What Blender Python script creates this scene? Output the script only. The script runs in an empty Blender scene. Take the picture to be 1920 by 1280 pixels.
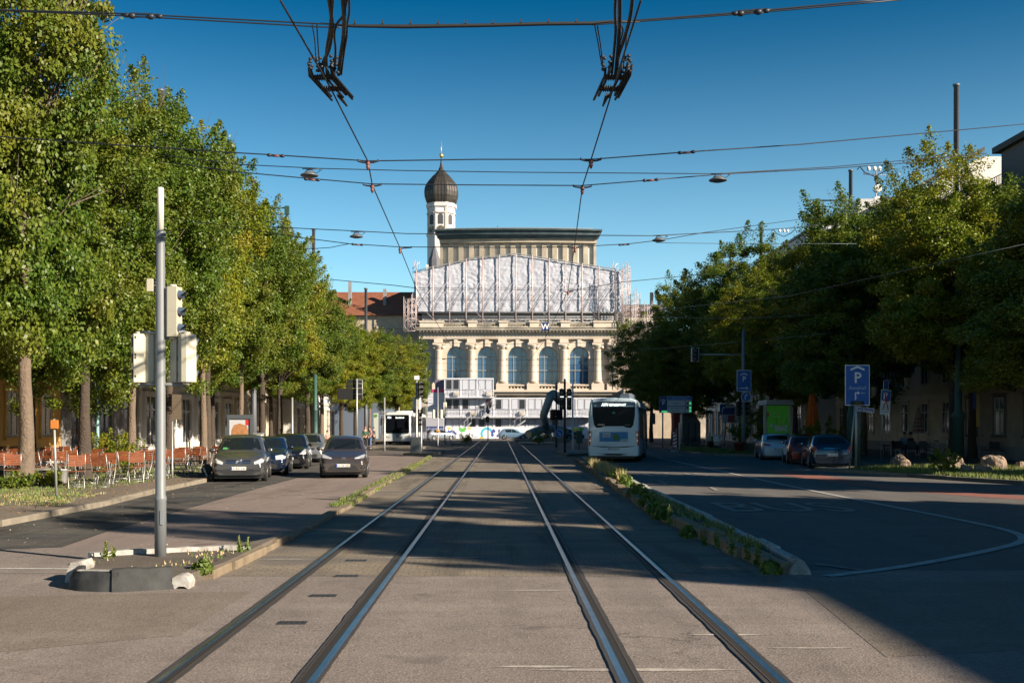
import bpy, math, random
import numpy as np
from mathutils import Vector, Matrix, noise
R = math.radians
rnd = random.Random(7)
SC = bpy.context.scene

# ---------------------------------------------------------------- camera, sky, sun, exposure
F, H, CX, CY = 2050.0, 1.8, 938.0, 798.0        # focal length and horizon in pixels of the 1920 px wide photograph
cam_d = bpy.data.cameras.new('camera'); cam = bpy.data.objects.new('camera', cam_d)
SC.collection.objects.link(cam); SC.camera = cam
cam_d.sensor_width = 36.0; cam_d.lens = 36.0*F/1920
cam_d.shift_x = (960-CX)/1920; cam_d.shift_y = (CY-640)/1920
cam_d.clip_start = 0.1; cam_d.clip_end = 3000
cam.location = (0, 0, H); cam.rotation_euler = (R(90), 0, 0)

SUN_AZ, SUN_EL = 122.0, 24.0                      # azimuth clockwise from +Y
W = bpy.data.worlds.new('World'); SC.world = W; W.use_nodes = True
nt = W.node_tree; nt.nodes.clear()
o_ = nt.nodes.new('ShaderNodeOutputWorld'); b_ = nt.nodes.new('ShaderNodeBackground')
s_ = nt.nodes.new('ShaderNodeTexSky'); s_.sky_type = 'NISHITA'; s_.sun_disc = False
s_.sun_elevation = R(SUN_EL); s_.sun_rotation = R(SUN_AZ)
s_.altitude = 500; s_.air_density = 1.0; s_.dust_density = 0.4; s_.ozone_density = 3.5
hs_ = nt.nodes.new('ShaderNodeHueSaturation'); hs_.inputs['Saturation'].default_value = 1.5
hs_.inputs['Hue'].default_value = 0.492
nt.links.new(s_.outputs[0], hs_.inputs['Color']); 
# the sky pales towards the horizon and deepens overhead
tc_ = nt.nodes.new('ShaderNodeTexCoord'); sx_ = nt.nodes.new('ShaderNodeSeparateXYZ'); nt.links.new(tc_.outputs['Generated'], sx_.inputs[0])
def mr_(lo, hi, a, b, ty='LINEAR'):
    m = nt.nodes.new('ShaderNodeMapRange'); m.interpolation_type = ty
    for i_, v_ in zip((1, 2, 3, 4), (lo, hi, a, b)): m.inputs[i_].default_value = v_
    nt.links.new(sx_.outputs[2], m.inputs[0]); return m.outputs[0]
dk_ = nt.nodes.new('ShaderNodeVectorMath'); dk_.operation = 'SCALE'; nt.links.new(hs_.outputs[0], dk_.inputs[0]); nt.links.new(mr_(0.14, 0.42, 1.0, 0.62), dk_.inputs['Scale'])
hz_c = nt.nodes.new('ShaderNodeVectorMath'); hz_c.operation = 'SCALE'; hz_c.inputs[0].default_value = (3.4, 4.4, 3.8); nt.links.new(mr_(-0.02, 0.38, 1.0, 0.0, 'SMOOTHSTEP'), hz_c.inputs['Scale'])
ad_ = nt.nodes.new('ShaderNodeVectorMath'); ad_.operation = 'ADD'; nt.links.new(dk_.outputs[0], ad_.inputs[0]); nt.links.new(hz_c.outputs[0], ad_.inputs[1])
nt.links.new(ad_.outputs[0], b_.inputs[0])
nt.links.new(b_.outputs[0], o_.inputs[0]); b_.inputs[1].default_value = 0.052
sd = bpy.data.lights.new('sun', 'SUN'); sun = bpy.data.objects.new('sun', sd); SC.collection.objects.link(sun)
sd.energy = 5.0; sd.angle = R(0.5); sd.color = (1.0, 0.86, 0.68)
az, el = R(SUN_AZ), R(SUN_EL)
sv = Vector((math.sin(az)*math.cos(el), math.cos(az)*math.cos(el), math.sin(el)))
sun.rotation_euler = sv.to_track_quat('Z', 'Y').to_euler()
sun.location = (60, -40, 60)
SC.view_settings.view_transform = 'Standard'; SC.view_settings.look = 'None'
SC.view_settings.exposure = 1.18; SC.view_settings.gamma = 1.0; SC.view_settings.use_curve_mapping = False
try:
    SC.cycles.max_bounces = 6; SC.cycles.diffuse_bounces = 3; SC.cycles.glossy_bounces = 3
    SC.cycles.transmission_bounces = 4; SC.cycles.transparent_max_bounces = 8
except Exception: pass

def G(px, py, z=0.0):                             # pixel on the ground plane -> point
    Z = F*(H-z)/(py-CY); return Vector(((px-CX)*Z/F, Z, z))
def P(px, py, Z): return Vector(((px-CX)*Z/F, Z, H+(CY-py)*Z/F))
def X(px, Z): return (px-CX)*Z/F
def HZ(py, Z): return H+(CY-py)*Z/F

# ---------------------------------------------------------------- materials
MATS = {}
def mat(name, col, rough=0.7, metal=0.0, var=0.0, vs=6.0, bump=0.0, bs=30.0, col2=None, spec=0.5, emit=None, coat=0.0, alpha=None, trans=0.0, bd=0.01):
    if name in MATS: return MATS[name]
    m = bpy.data.materials.new(name); m.use_nodes = True; MATS[name] = m
    n = m.node_tree.nodes; l = m.node_tree.links; p = n['Principled BSDF']
    c = tuple(col)+(1,)
    p.inputs['Base Color'].default_value = c; p.inputs['Roughness'].default_value = rough
    p.inputs['Metallic'].default_value = metal; p.inputs['Specular IOR Level'].default_value = spec
    if coat: p.inputs['Coat Weight'].default_value = coat; p.inputs['Coat Roughness'].default_value = 0.05
    if trans: p.inputs['Transmission Weight'].default_value = trans
    if emit: p.inputs['Emission Color'].default_value = tuple(emit[:3])+(1,); p.inputs['Emission Strength'].default_value = emit[3]
    if var or bump:
        tc = n.new('ShaderNodeTexCoord')
    if var:
        nz = n.new('ShaderNodeTexNoise'); nz.inputs['Scale'].default_value = vs; nz.inputs['Detail'].default_value = 8; nz.inputs['Roughness'].default_value = 0.65
        rp = n.new('ShaderNodeMapRange'); rp.inputs[1].default_value = 0.3; rp.inputs[2].default_value = 0.7
        mx = n.new('ShaderNodeMix'); mx.data_type = 'RGBA'
        c2 = tuple(col2)+(1,) if col2 else tuple(v*(1-var) for v in col)+(1,)
        mx.inputs[6].default_value = c; mx.inputs[7].default_value = c2
        l.new(tc.outputs['Object'], nz.inputs['Vector']); l.new(nz.outputs[0], rp.inputs[0]); l.new(rp.outputs[0], mx.inputs[0])
        l.new(mx.outputs[2], p.inputs['Base Color'])
    if bump:
        nb = n.new('ShaderNodeTexNoise'); nb.inputs['Scale'].default_value = bs; nb.inputs['Detail'].default_value = 6
        bp = n.new('ShaderNodeBump'); bp.inputs['Strength'].default_value = bump; bp.inputs['Distance'].default_value = bd
        l.new(tc.outputs['Object'], nb.inputs['Vector']); l.new(nb.outputs[0], bp.inputs['Height']); l.new(bp.outputs[0], p.inputs['Normal'])
    return m

def N(m, t): return m.node_tree.nodes.new(t)
def mixc(m, fac, a, b):
    x = N(m, 'ShaderNodeMix'); x.data_type = 'RGBA'; l = m.node_tree.links
    for s, v in ((x.inputs[0], fac), (x.inputs[6], a), (x.inputs[7], b)):
        if hasattr(v, 'links'): l.new(v, s)
        elif isinstance(v, tuple): s.default_value = v+(1,) if len(v) == 3 else v
        else: s.default_value = v
    return x.outputs[2]
def noise_fac(m, scale, lo, hi, vec=None, stretch=None, detail=6, rough=0.6):
    l = m.node_tree.links; tc = N(m, 'ShaderNodeTexCoord'); v = tc.outputs['Object']
    if stretch:
        mp = N(m, 'ShaderNodeMapping'); mp.inputs['Scale'].default_value = stretch; l.new(v, mp.inputs[0]); v = mp.outputs[0]
    nz = N(m, 'ShaderNodeTexNoise'); nz.inputs['Scale'].default_value = scale; nz.inputs['Detail'].default_value = detail; nz.inputs['Roughness'].default_value = rough
    l.new(v, nz.inputs['Vector']); r = N(m, 'ShaderNodeMapRange'); r.inputs[1].default_value = lo; r.inputs[2].default_value = hi
    l.new(nz.outputs[0], r.inputs[0]); return r.outputs[0]

def asphalt(name, c, c2, speck=0.5, streak=0.35, light=(0.30, 0.27, 0.24)):
    m = bpy.data.materials.new(name); m.use_nodes = True; MATS[name] = m
    p = m.node_tree.nodes['Principled BSDF']; l = m.node_tree.links
    base = mixc(m, noise_fac(m, 0.35, 0.35, 0.65), c, c2)
    base = mixc(m, noise_fac(m, 2.3, 0.45, 0.8), base, tuple(v*0.72 for v in c))
    base = mixc(m, noise_fac(m, 0.22, 0.5, 0.53, detail=1), base, tuple(v*0.86 for v in c2))
    base = mixc(m, noise_fac(m, 7, 0.62, 0.75, detail=3), base, tuple(v*0.6 for v in c))
    f = noise_fac(m, 0.9, 0.52, 0.74, stretch=(0.25, 1.6, 1), detail=5)
    mm = N(m, 'ShaderNodeMath'); mm.operation = 'MULTIPLY'; l.new(f, mm.inputs[0]); mm.inputs[1].default_value = streak
    base = mixc(m, mm.outputs[0], base, light)
    tc = N(m, 'ShaderNodeTexCoord')
    vo = N(m, 'ShaderNodeTexVoronoi'); vo.inputs['Scale'].default_value = 55.0; l.new(tc.outputs['Object'], vo.inputs['Vector'])
    sep = N(m, 'ShaderNodeSeparateColor'); l.new(vo.outputs['Color'], sep.inputs[0])
    r = N(m, 'ShaderNodeMapRange'); r.inputs[1].default_value = 0.25; r.inputs[2].default_value = 1.0; r.inputs[3].default_value = 0; r.inputs[4].default_value = speck
    l.new(sep.outputs[0], r.inputs[0])
    base = mixc(m, r.outputs[0], base, tuple(min(1, v*1.9) for v in c))
    r2 = N(m, 'ShaderNodeMapRange'); r2.inputs[1].default_value = 0.75; r2.inputs[2].default_value = 1.0; r2.inputs[4].default_value = speck
    l.new(sep.outputs[1], r2.inputs[0]); base = mixc(m, r2.outputs[0], base, tuple(v*0.35 for v in c))
    # cracks
    tk = noise_fac(m, 1.1, 0.45, 0.75, stretch=(1.3, .12, 1), detail=3); mt_ = N(m, 'ShaderNodeMath'); mt_.operation = 'MULTIPLY'; l.new(tk, mt_.inputs[0]); mt_.inputs[1].default_value = .45; base = mixc(m, mt_.outputs[0], base, tuple(v*0.62 for v in c))
    base = mixc(m, noise_fac(m, 0.8, 0.66, 0.72, detail=2), base, tuple(v*0.7 for v in c))
    cv = N(m, 'ShaderNodeTexVoronoi'); cv.feature = 'DISTANCE_TO_EDGE'; cv.inputs['Scale'].default_value = 0.4
    nzv = N(m, 'ShaderNodeTexNoise'); nzv.inputs['Scale'].default_value = 1.7; nzv.inputs['Detail'].default_value = 5; l.new(tc.outputs['Object'], nzv.inputs['Vector'])
    va = N(m, 'ShaderNodeVectorMath'); va.operation = 'ADD'; l.new(tc.outputs['Object'], va.inputs[0]); l.new(nzv.outputs['Color'], va.inputs[1])
    l.new(va.outputs[0], cv.inputs['Vector'])
    r3 = N(m, 'ShaderNodeMapRange'); r3.inputs[1].default_value = 0.0; r3.inputs[2].default_value = 0.010; r3.inputs[3].default_value = 0.5; r3.inputs[4].default_value = 0
    l.new(cv.outputs['Distance'], r3.inputs[0])
    mk = N(m, 'ShaderNodeMath'); mk.operation = 'MULTIPLY'; l.new(r3.outputs[0], mk.inputs[0]); l.new(noise_fac(m, 0.15, 0.5, 0.6), mk.inputs[1])
    base = mixc(m, mk.outputs[0], base, (0.02, 0.018, 0.016))
    l.new(base, p.inputs['Base Color']); p.inputs['Roughness'].default_value = 0.85; p.inputs['Specular IOR Level'].default_value = 0.3
    bp = N(m, 'ShaderNodeBump'); bp.inputs['Strength'].default_value = 0.5; bp.inputs['Distance'].default_value = 0.006
    l.new(vo.outputs['Distance'], bp.inputs['Height']); l.new(bp.outputs[0], p.inputs['Normal'])
    return m

def cobble(name, c, c2, joint, scale=8.0, bump=0.8):
    m = bpy.data.materials.new(name); m.use_nodes = True; MATS[name] = m
    p = m.node_tree.nodes['Principled BSDF']; l = m.node_tree.links
    tc = N(m, 'ShaderNodeTexCoord')
    nzv = N(m, 'ShaderNodeTexNoise'); nzv.inputs['Scale'].default_value = 3.0; l.new(tc.outputs['Object'], nzv.inputs['Vector'])
    sc_ = N(m, 'ShaderNodeVectorMath'); sc_.operation = 'SCALE'; sc_.inputs['Scale'].default_value = 0.12; l.new(nzv.outputs['Color'], sc_.inputs[0])
    va = N(m, 'ShaderNodeVectorMath'); va.operation = 'ADD'; l.new(tc.outputs['Object'], va.inputs[0]); l.new(sc_.outputs[0], va.inputs[1])
    br = N(m, 'ShaderNodeTexBrick'); br.inputs['Scale'].default_value = scale; br.inputs['Mortar Size'].default_value = 0.03; br.inputs['Mortar Smooth'].default_value = 0.6
    br.inputs['Color1'].default_value = (1, 1, 1, 1); br.inputs['Color2'].default_value = (0, 0, 0, 1); br.inputs['Mortar'].default_value = (.5, .5, .5, 1)
    br.inputs['Brick Width'].default_value = 1.15; br.inputs['Row Height'].default_value = 0.95
    l.new(va.outputs[0], br.inputs['Vector'])
    base = mixc(m, br.outputs['Color'], c, c2)
    base = mixc(m, noise_fac(m, 0.5, 0.35, 0.7), base, tuple(v*0.7 for v in c))
    base = mixc(m, noise_fac(m, 25, 0.4, 0.8), base, tuple(min(1, v*1.25) for v in c))
    base = mixc(m, noise_fac(m, 0.9, 0.42, 0.62, stretch=(.5, 1.4, 1)), base, tuple(v*w_ for v, w_ in zip(c2, (.78, .84, .98))))
    base = mixc(m, noise_fac(m, 1.2, 0.5, 0.72, stretch=(1.6, .15, 1)), base, tuple(v*.5 for v in c2))
    mk = N(m, 'ShaderNodeMath'); mk.operation = 'MULTIPLY'; l.new(br.outputs['Fac'], mk.inputs[0]); l.new(noise_fac(m, 1.4, 0.25, 0.6), mk.inputs[1])
    base = mixc(m, mk.outputs[0], base, joint)
    l.new(base, p.inputs['Base Color']); p.inputs['Roughness'].default_value = 0.85; p.inputs['Specular IOR Level'].default_value = 0.3
    inv = N(m, 'ShaderNodeMath'); inv.operation = 'SUBTRACT'; inv.inputs[0].default_value = 1; l.new(br.outputs['Fac'], inv.inputs[1])
    bp = N(m, 'ShaderNodeBump'); bp.inputs['Strength'].default_value = bump; bp.inputs['Distance'].default_value = 0.02
    l.new(inv.outputs[0], bp.inputs['Height']); l.new(bp.outputs[0], p.inputs['Normal'])
    return m

# ---------------------------------------------------------------- mesh helpers
class MB:
    def __init__(s): s.v = []; s.f = []; s.m = []; s.sm = []
    def add(s, vs, fs, mi=0, smooth=False, T=None):
        o = len(s.v)
        for p in vs:
            p = Vector(p); s.v.append(tuple(T @ p if T else p))
        for f in fs: s.f.append([i+o for i in f]); s.m.append(mi); s.sm.append(smooth)
        return s
    def box(s, x0, x1, y0, y1, z0, z1, mi=0, T=None, bev=0):
        if bev:
            b = min(bev, (x1-x0)/2.01, (y1-y0)/2.01)
            pr = [(x0+b, y0), (x1-b, y0), (x1, y0+b), (x1, y1-b), (x1-b, y1), (x0+b, y1), (x0, y1-b), (x0, y0+b)]
            return s.prism(pr, z0, z1, mi, T)
        vs = [(x0, y0, z0), (x1, y0, z0), (x1, y1, z0), (x0, y1, z0), (x0, y0, z1), (x1, y0, z1), (x1, y1, z1), (x0, y1, z1)]
        return s.add(vs, [(0, 3, 2, 1), (4, 5, 6, 7), (0, 1, 5, 4), (1, 2, 6, 5), (2, 3, 7, 6), (3, 0, 4, 7)], mi, False, T)
    def prism(s, poly, z0, z1, mi=0, T=None, smooth=False):       # polygon in xy, extruded along z
        n = len(poly); vs = [(x, y, z0) for x, y in poly]+[(x, y, z1) for x, y in poly]
        fs = [tuple(range(n-1, -1, -1)), tuple(range(n, 2*n))]
        s.add(vs, fs, mi, False, T)
        o = len(s.v)-2*n
        for i in range(n):
            j = (i+1) % n; s.f.append([o+i, o+j, o+n+j, o+n+i]); s.m.append(mi); s.sm.append(smooth)
        return s
    def prism_y(s, poly, y0, y1, mi=0, T=None, smooth=False):     # polygon in xz, extruded along y
        M = Matrix(((1, 0, 0, 0), (0, 0, 1, 0), (0, 1, 0, 0), (0, 0, 0, 1)))
        return s.prism(poly, y0, y1, mi, (T @ M) if T else M, smooth)
    def prism_x(s, poly, x0, x1, mi=0, T=None, smooth=False):     # polygon in yz, extruded along x
        M = Matrix(((0, 0, 1, 0), (1, 0, 0, 0), (0, 1, 0, 0), (0, 0, 0, 1)))
        return s.prism(poly, x0, x1, mi, (T @ M) if T else M, smooth)
    def tube(s, pts, r, n=6, mi=0, T=None, caps=True, smooth=True):
        pts = [Vector(p) for p in pts]; k = len(pts)
        rs = r if isinstance(r, (list, tuple)) else [r]*k
        vs = []; up = None
        for i, p in enumerate(pts):
            d = (pts[min(i+1, k-1)]-pts[max(i-1, 0)]).normalized()
            if up is None:
                up = Vector((0, 0, 1)) if abs(d.z) < 0.9 else Vector((1, 0, 0))
            a = d.cross(up)
            if a.length < 1e-5: a = d.cross(Vector((0, 1, 0)))
            a.normalize(); b = d.cross(a).normalized(); up = -b if b.dot(up) < 0 else b
            for j in range(n):
                t = 2*math.pi*j/n; vs.append(p+(a*math.cos(t)+b*math.sin(t))*rs[i])
        fs = [(i*n+j, i*n+(j+1) % n, (i+1)*n+(j+1) % n, (i+1)*n+j) for i in range(k-1) for j in range(n)]
        s.add(vs, fs, mi, smooth, T)
        if caps: 
            o = len(s.v)-k*n
            s.f.append([o+j for j in range(n)][::-1]); s.m.append(mi); s.sm.append(False)
            s.f.append([o+(k-1)*n+j for j in range(n)]); s.m.append(mi); s.sm.append(False)
        return s
    def lathe(s, prof, n=16, mi=0, T=None, smooth=True, c=(0, 0)):
        vs = [(c[0]+r*math.cos(2*math.pi*(j+.5)/n), c[1]+r*math.sin(2*math.pi*(j+.5)/n), z) for r, z in prof for j in range(n)]
        k = len(prof)
        fs = [(i*n+j, i*n+(j+1) % n, (i+1)*n+(j+1) % n, (i+1)*n+j) for i in range(k-1) for j in range(n)]
        s.add(vs, fs, mi, smooth, T); o = len(s.v)-k*n
        s.f.append([o+j for j in range(n)][::-1]); s.m.append(mi); s.sm.append(False)
        s.f.append([o+(k-1)*n+j for j in range(n)]); s.m.append(mi); s.sm.append(False)
        return s
    def ball(s, c, r, n=10, k=6, mi=0, T=None):
        rx, ry, rz = r if isinstance(r, (list, tuple)) else (r, r, r)
        vs = []
        for i in range(k+1):
            a = -math.pi/2+math.pi*i/k; q = max(math.cos(a), 0.02)
            for j in range(n): vs.append((c[0]+rx*q*math.cos(2*math.pi*j/n), c[1]+ry*q*math.sin(2*math.pi*j/n), c[2]+rz*math.sin(a)))
        fs = [(i*n+j, i*n+(j+1) % n, (i+1)*n+(j+1) % n, (i+1)*n+j) for i in range(k) for j in range(n)]
        return s.add(vs, fs, mi, True, T)
    def quad(s, a, b, c, d, mi=0, T=None): return s.add([a, b, c, d], [(0, 1, 2, 3)], mi, False, T)
    def grid(s, fn, nu, nv, mi=0, smooth=True, T=None):
        vs = [fn(i/nu, j/nv) for i in range(nu+1) for j in range(nv+1)]
        fs = [(i*(nv+1)+j, (i+1)*(nv+1)+j, (i+1)*(nv+1)+j+1, i*(nv+1)+j+1) for i in range(nu) for j in range(nv)]
        return s.add(vs, fs, mi, smooth, T)
    def mesh(s, name, mats):
        me = bpy.data.meshes.new(name); me.from_pydata(s.v, [], s.f)
        for m in (mats if isinstance(mats, (list, tuple)) else [mats]): me.materials.append(m)
        me.polygons.foreach_set('material_index', s.m); me.polygons.foreach_set('use_smooth', s.sm); me.update()
        return me
    def build(s, name, mats, parent=None, loc=None, rz=0):
        o = bpy.data.objects.new(name, s.mesh(name, mats)); SC.collection.objects.link(o)
        if parent: o.parent = parent
        if loc is not None: o.location = loc
        if rz: o.rotation_euler = (0, 0, rz)
        return o

def tag(o, label=None, cat=None, group=None, kind=None):
    if label: o['label'] = label
    if cat: o['category'] = cat
    if group: o['group'] = group
    if kind: o['kind'] = kind
    return o
def struct(mb, name, m, loc=None): return tag(mb.build(name, m, loc=loc), kind='structure')
def thing(name, label, cat, loc=(0, 0, 0), rz=0, group=None, sc=1.0):
    o = bpy.data.objects.new(name, None); SC.collection.objects.link(o); o.empty_display_size = 0.3
    o.location = loc; o.rotation_euler = (0, 0, rz); o.scale = (sc, sc, sc)
    return tag(o, label, cat, group)
def kids(o): return [c for c in SC.collection.objects if c.parent == o]
CH = {}
def copy_tree(o, loc=None, rz=None, label=None, parent=None, sc=None, ch=None):
    c = o.copy(); SC.collection.objects.link(c)
    if parent: c.parent = parent
    if loc is not None: c.location = loc
    if rz is not None: c.rotation_euler = (0, 0, rz)
    if sc is not None: c.scale = (sc, sc, sc) if not isinstance(sc, tuple) else sc
    if label: c['label'] = label
    for k in list(o.children): copy_tree(k, parent=c)
    return c

_tc = {}
def text_geo(txt, size, bold=False):                                 # outline of flat letters in xy, baseline at 0, left at 0
    key = (txt, size, bold)
    if key in _tc: return _tc[key]
    cu = bpy.data.curves.new('txt', 'FONT'); cu.body = txt; cu.size = size; cu.resolution_u = 2
    if bold: cu.offset = size*0.02
    ob = bpy.data.objects.new('txt', cu); SC.collection.objects.link(ob)
    bpy.context.view_layer.update()
    dg = bpy.context.evaluated_depsgraph_get(); me = ob.evaluated_get(dg).to_mesh()
    vs = [tuple(v.co) for v in me.vertices]; fs = [tuple(p.vertices) for p in me.polygons]
    ob.evaluated_get(dg).to_mesh_clear(); bpy.data.objects.remove(ob); bpy.data.curves.remove(cu)
    w = max((v[0] for v in vs), default=0); _tc[key] = (vs, fs, w); return _tc[key]
def text_on(mb, txt, size, cx, z, y, mi=0, T=None, bold=False, sx=1.0):   # text standing in the xz plane, facing -y, centred on cx
    vs, fs, w = text_geo(txt, size, bold)
    return mb.add([((p[0]-w/2)*sx+cx, y, z+p[1]) for p in vs], fs, mi, False, T)
# ---------------------------------------------------------------- ground, roads, kerbs, rails, markings
A_CROSS = asphalt('asphalt_crossing', (0.182, 0.154, 0.138), (0.222, 0.188, 0.168), 0.45, 0.5)
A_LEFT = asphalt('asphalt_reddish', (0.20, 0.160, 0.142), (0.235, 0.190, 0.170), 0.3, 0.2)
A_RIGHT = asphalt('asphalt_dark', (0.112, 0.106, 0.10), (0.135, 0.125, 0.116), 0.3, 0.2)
A_FAR = asphalt('asphalt_far', (0.11, 0.10, 0.09), (0.15, 0.13, 0.11), 0.3, 0.5)
C_TRACK = cobble('track_cobbles', (0.25, 0.208, 0.155), (0.185, 0.155, 0.118), (0.06, 0.048, 0.035), 7.5, 1.0)
C_PARK = cobble('parking_cobbles', (0.105, 0.098, 0.085), (0.07, 0.066, 0.06), (0.02, 0.018, 0.016), 9.0, 1.0)
C_WALK = asphalt('pavement_grit', (0.15, 0.125, 0.10), (0.19, 0.155, 0.12), 0.5, 0.2)
M_KERB = mat('kerb_stone', (0.26, 0.225, 0.175), 0.85, var=0.4, vs=4, bump=0.5, bs=40)
M_KERBY = mat('kerb_stone_yellowish', (0.25, 0.195, 0.13), 0.85, var=0.45, vs=3, bump=0.6, bs=40)
M_WHITEP = mat('road_paint', (0.55, 0.54, 0.50), 0.7, var=0.45, vs=14)
M_WORN = mat('worn_road_paint', (0.30, 0.285, 0.265), 0.8, var=0.45, vs=6)
M_TAR = mat('tar_joint', (0.05, 0.047, 0.045), 0.75, var=0.3, vs=3)
M_STEEL = mat('rail_steel', (0.45, 0.46, 0.48), 0.28, 1.0, var=0.35, vs=3)
M_GROOVE = mat('rail_groove', (0.012, 0.012, 0.012), 0.9)
M_RUST = mat('rail_lip', (0.14, 0.10, 0.07), 0.6, 0.6)
M_DIRT = mat('brown_dirt', (0.17, 0.115, 0.075), 0.95, var=0.5, vs=3, bump=0.8, bs=30, bd=0.03)

def sheet(name, poly, z, m):
    mb = MB(); mb.add([(x, y, z) for x, y in poly], [tuple(range(len(poly)))]); return struct(mb, name, m)
g = MB(); g.quad((-700, -300, -0.012), (700, -300, -0.012), (700, 1500, -0.012), (-700, 1500, -0.012)); struct(g, 'ground', A_FAR)
sheet('crossing_road', [(-60, -20), (60, -20), (60, 13.6), (3.4, 13.6), (3.35, 13.1), (-3.4, 13.1), (-3.4, 16.2), (-6.5, 16.2), (-60, 16.2)], 0.002, A_CROSS)
LKERB = [(-3.35, 12.8), (-3.28, 17), (-3.28, 24), (-3.77, 50), (-4.04, 66)]     # west edge of the track bed
RKERB = [(3.32, 13.3), (3.12, 18), (3.04, 22.2), (3.4, 40), (3.86, 58)]
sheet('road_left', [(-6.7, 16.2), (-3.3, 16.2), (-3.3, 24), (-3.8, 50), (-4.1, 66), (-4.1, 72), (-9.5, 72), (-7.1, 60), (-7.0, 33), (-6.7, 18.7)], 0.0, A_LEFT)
sheet('parking_lane', [(-12, 14.2), (-6.5, 16.2), (-6.7, 18.7), (-7.0, 33), (-7.1, 60), (-9.5, 72), (-10.5, 72), (-12, 40)], 0.004, C_PARK)
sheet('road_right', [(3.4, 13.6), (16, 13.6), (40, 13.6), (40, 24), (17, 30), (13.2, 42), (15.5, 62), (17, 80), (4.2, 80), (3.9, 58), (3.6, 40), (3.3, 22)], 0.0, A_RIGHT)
sheet('track_bed', [(-3.4, 13.1), (3.35, 13.1), (3.2, 18), (3.1, 22), (3.45, 40), (3.9, 58), (3.9, 66), (-4.1, 66), (-3.8, 50), (-3.3, 24), (-3.3, 17)], 0.004, C_TRACK)
# darker asphalt patches worn between the rails
A_BED = asphalt('asphalt_bed', (0.165, 0.142, 0.118), (0.195, 0.165, 0.135), 0.3, 0.3)
for x0, x1, y0, y1 in ((-1.05, 0.65, 21.5, 60), (-2.2, -1.5, 19.5, 36), (1.1, 1.8, 20.5, 33)):
    mb = MB(); pts = []; n = 30
    L = [(x0+0.05*noise.noise((i*.7, y0, 0)), y0+(y1-y0)*i/n) for i in range(n+1)]; Rr = [(x1+0.05*noise.noise((i*.7, y1, 5)), y0+(y1-y0)*i/n) for i in range(n+1)]
    mb.add([(x, y, 0.008) for x, y in L+Rr[::-1]], [tuple(range(2*n+2))]); struct(mb, 'road_patch', A_BED)
for poly in ([(-7, 7.0), (-2.75, 9.4), (-2.7, 11.9), (-7.2, 11.2)], [(3.0, 8.5), (6, 9.2), (7.5, 12.6), (3.4, 12.7)]):
    sheet('road_patch', poly, 0.0045, asphalt('asphalt_patch', (0.16, 0.135, 0.112), (0.19, 0.16, 0.132), 0.4, 0.3))

# pavements
WK = [(-40, 16.9), (-9.05, 19.5), (-8.98, 24.3), (-9.35, 27.5), (-9.9, 30.2), (-10.0, 34.5), (-9.55, 37), (-10.3, 60), (-12, 72), (-12, 150), (-40, 150)]
def raised(name, poly, z, m):
    mb = MB(); mb.prism(poly[::-1] if False else poly, -0.02, z, 0); return struct(mb, name, m)
WK = [(-40, 15.5), (-9.6, 17.8), (-9.05, 19.5), (-8.98, 24.3), (-9.4, 30.2), (-9.5, 34.8), (-10.6, 36.0), (-10.9, 60), (-12.4, 72), (-12.4, 140), (-40, 140)]
raised('pavement_left', WK, 0.11, C_WALK)
EK = [(17.6, 29), (15.5, 34.5), (13.1, 42.4), (12.8, 44.5), (16.6, 46.0), (16.8, 62), (16.2, 64), (13.0, 66.5), (12.4, 74), (13.6, 80), (14.5, 150), (60, 150), (60, 25), (30, 25)]
raised('pavement_right', EK[::-1], 0.11, mat('pavement_right_grit', (0.12, 0.11, 0.095), 0.9, var=0.4, vs=2, bump=0.4))
def kerb(name, pts, w, z, m, step=1.0, side=1, jit=0.01, z0=-0.02):
    mb = MB(); L = []
    for (a, b) in zip(pts[:-1], pts[1:]):
        a = Vector((a[0], a[1], 0)); b = Vector((b[0], b[1], 0)); d = b-a; n = max(1, int(d.length/step)); u = d.normalized(); q = Vector((-u.y, u.x, 0))*side
        for i in range(n):
            p0 = a+d*(i/n)+u*0.006; p1 = a+d*((i+1)/n)-u*0.006; j = q*rnd.uniform(-jit, jit); zz = z+rnd.uniform(-jit, jit)*0.7
            b4 = [p0+j, p1+j, p1+j+q*w, p0+j+q*w]; c4 = [p0+j+q*0.012, p1+j+q*0.012, p1+j+q*(w-0.012), p0+j+q*(w-0.012)]
            vs = [(p.x, p.y, z0) for p in b4]+[(p.x, p.y, zz-0.015) for p in b4]+[(p.x, p.y, zz) for p in c4]
            mb.add(vs, [(0, 1, 5, 4), (1, 2, 6, 5), (2, 3, 7, 6), (3, 0, 4, 7), (4, 5, 9, 8), (5, 6, 10, 9), (6, 7, 11, 10), (7, 4, 8, 11), (8, 9, 10, 11)])
    return struct(mb, name, m)
kerb('kerb_left', WK[1:9], 0.16, 0.125, M_KERB, side=-1)
kerb('kerb_right', EK[:11], 0.16, 0.125, M_KERB, side=-1)
kerb('kerb_track_left', LKERB, 0.2, 0.09, M_KERBY, side=1, jit=0.035, step=.8)
kerb('kerb_median', RKERB, 0.2, 0.17, M_KERBY, side=-1, jit=0.045, step=0.7)
kerb('kerb_median_road_side', [(3.62, 13.7), (3.72, 18), (3.8, 23), (4.05, 40), (4.3, 58)], 0.13, 0.16, mat('white_kerb', (0.5, 0.49, 0.46), 0.8, var=0.4, vs=8, bump=.4), side=-1, jit=0.02)
mb = MB(); mb.add([(x, y, 0.09) for x, y in [(3.4, 13.6), (3.3, 18), (3.22, 22), (3.55, 40), (4.0, 58), (4.35, 58), (4.1, 40), (3.84, 23), (3.76, 18), (3.66, 13.8)]], [tuple(range(10))]); struct(mb, 'median_soil', M_DIRT)
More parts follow.
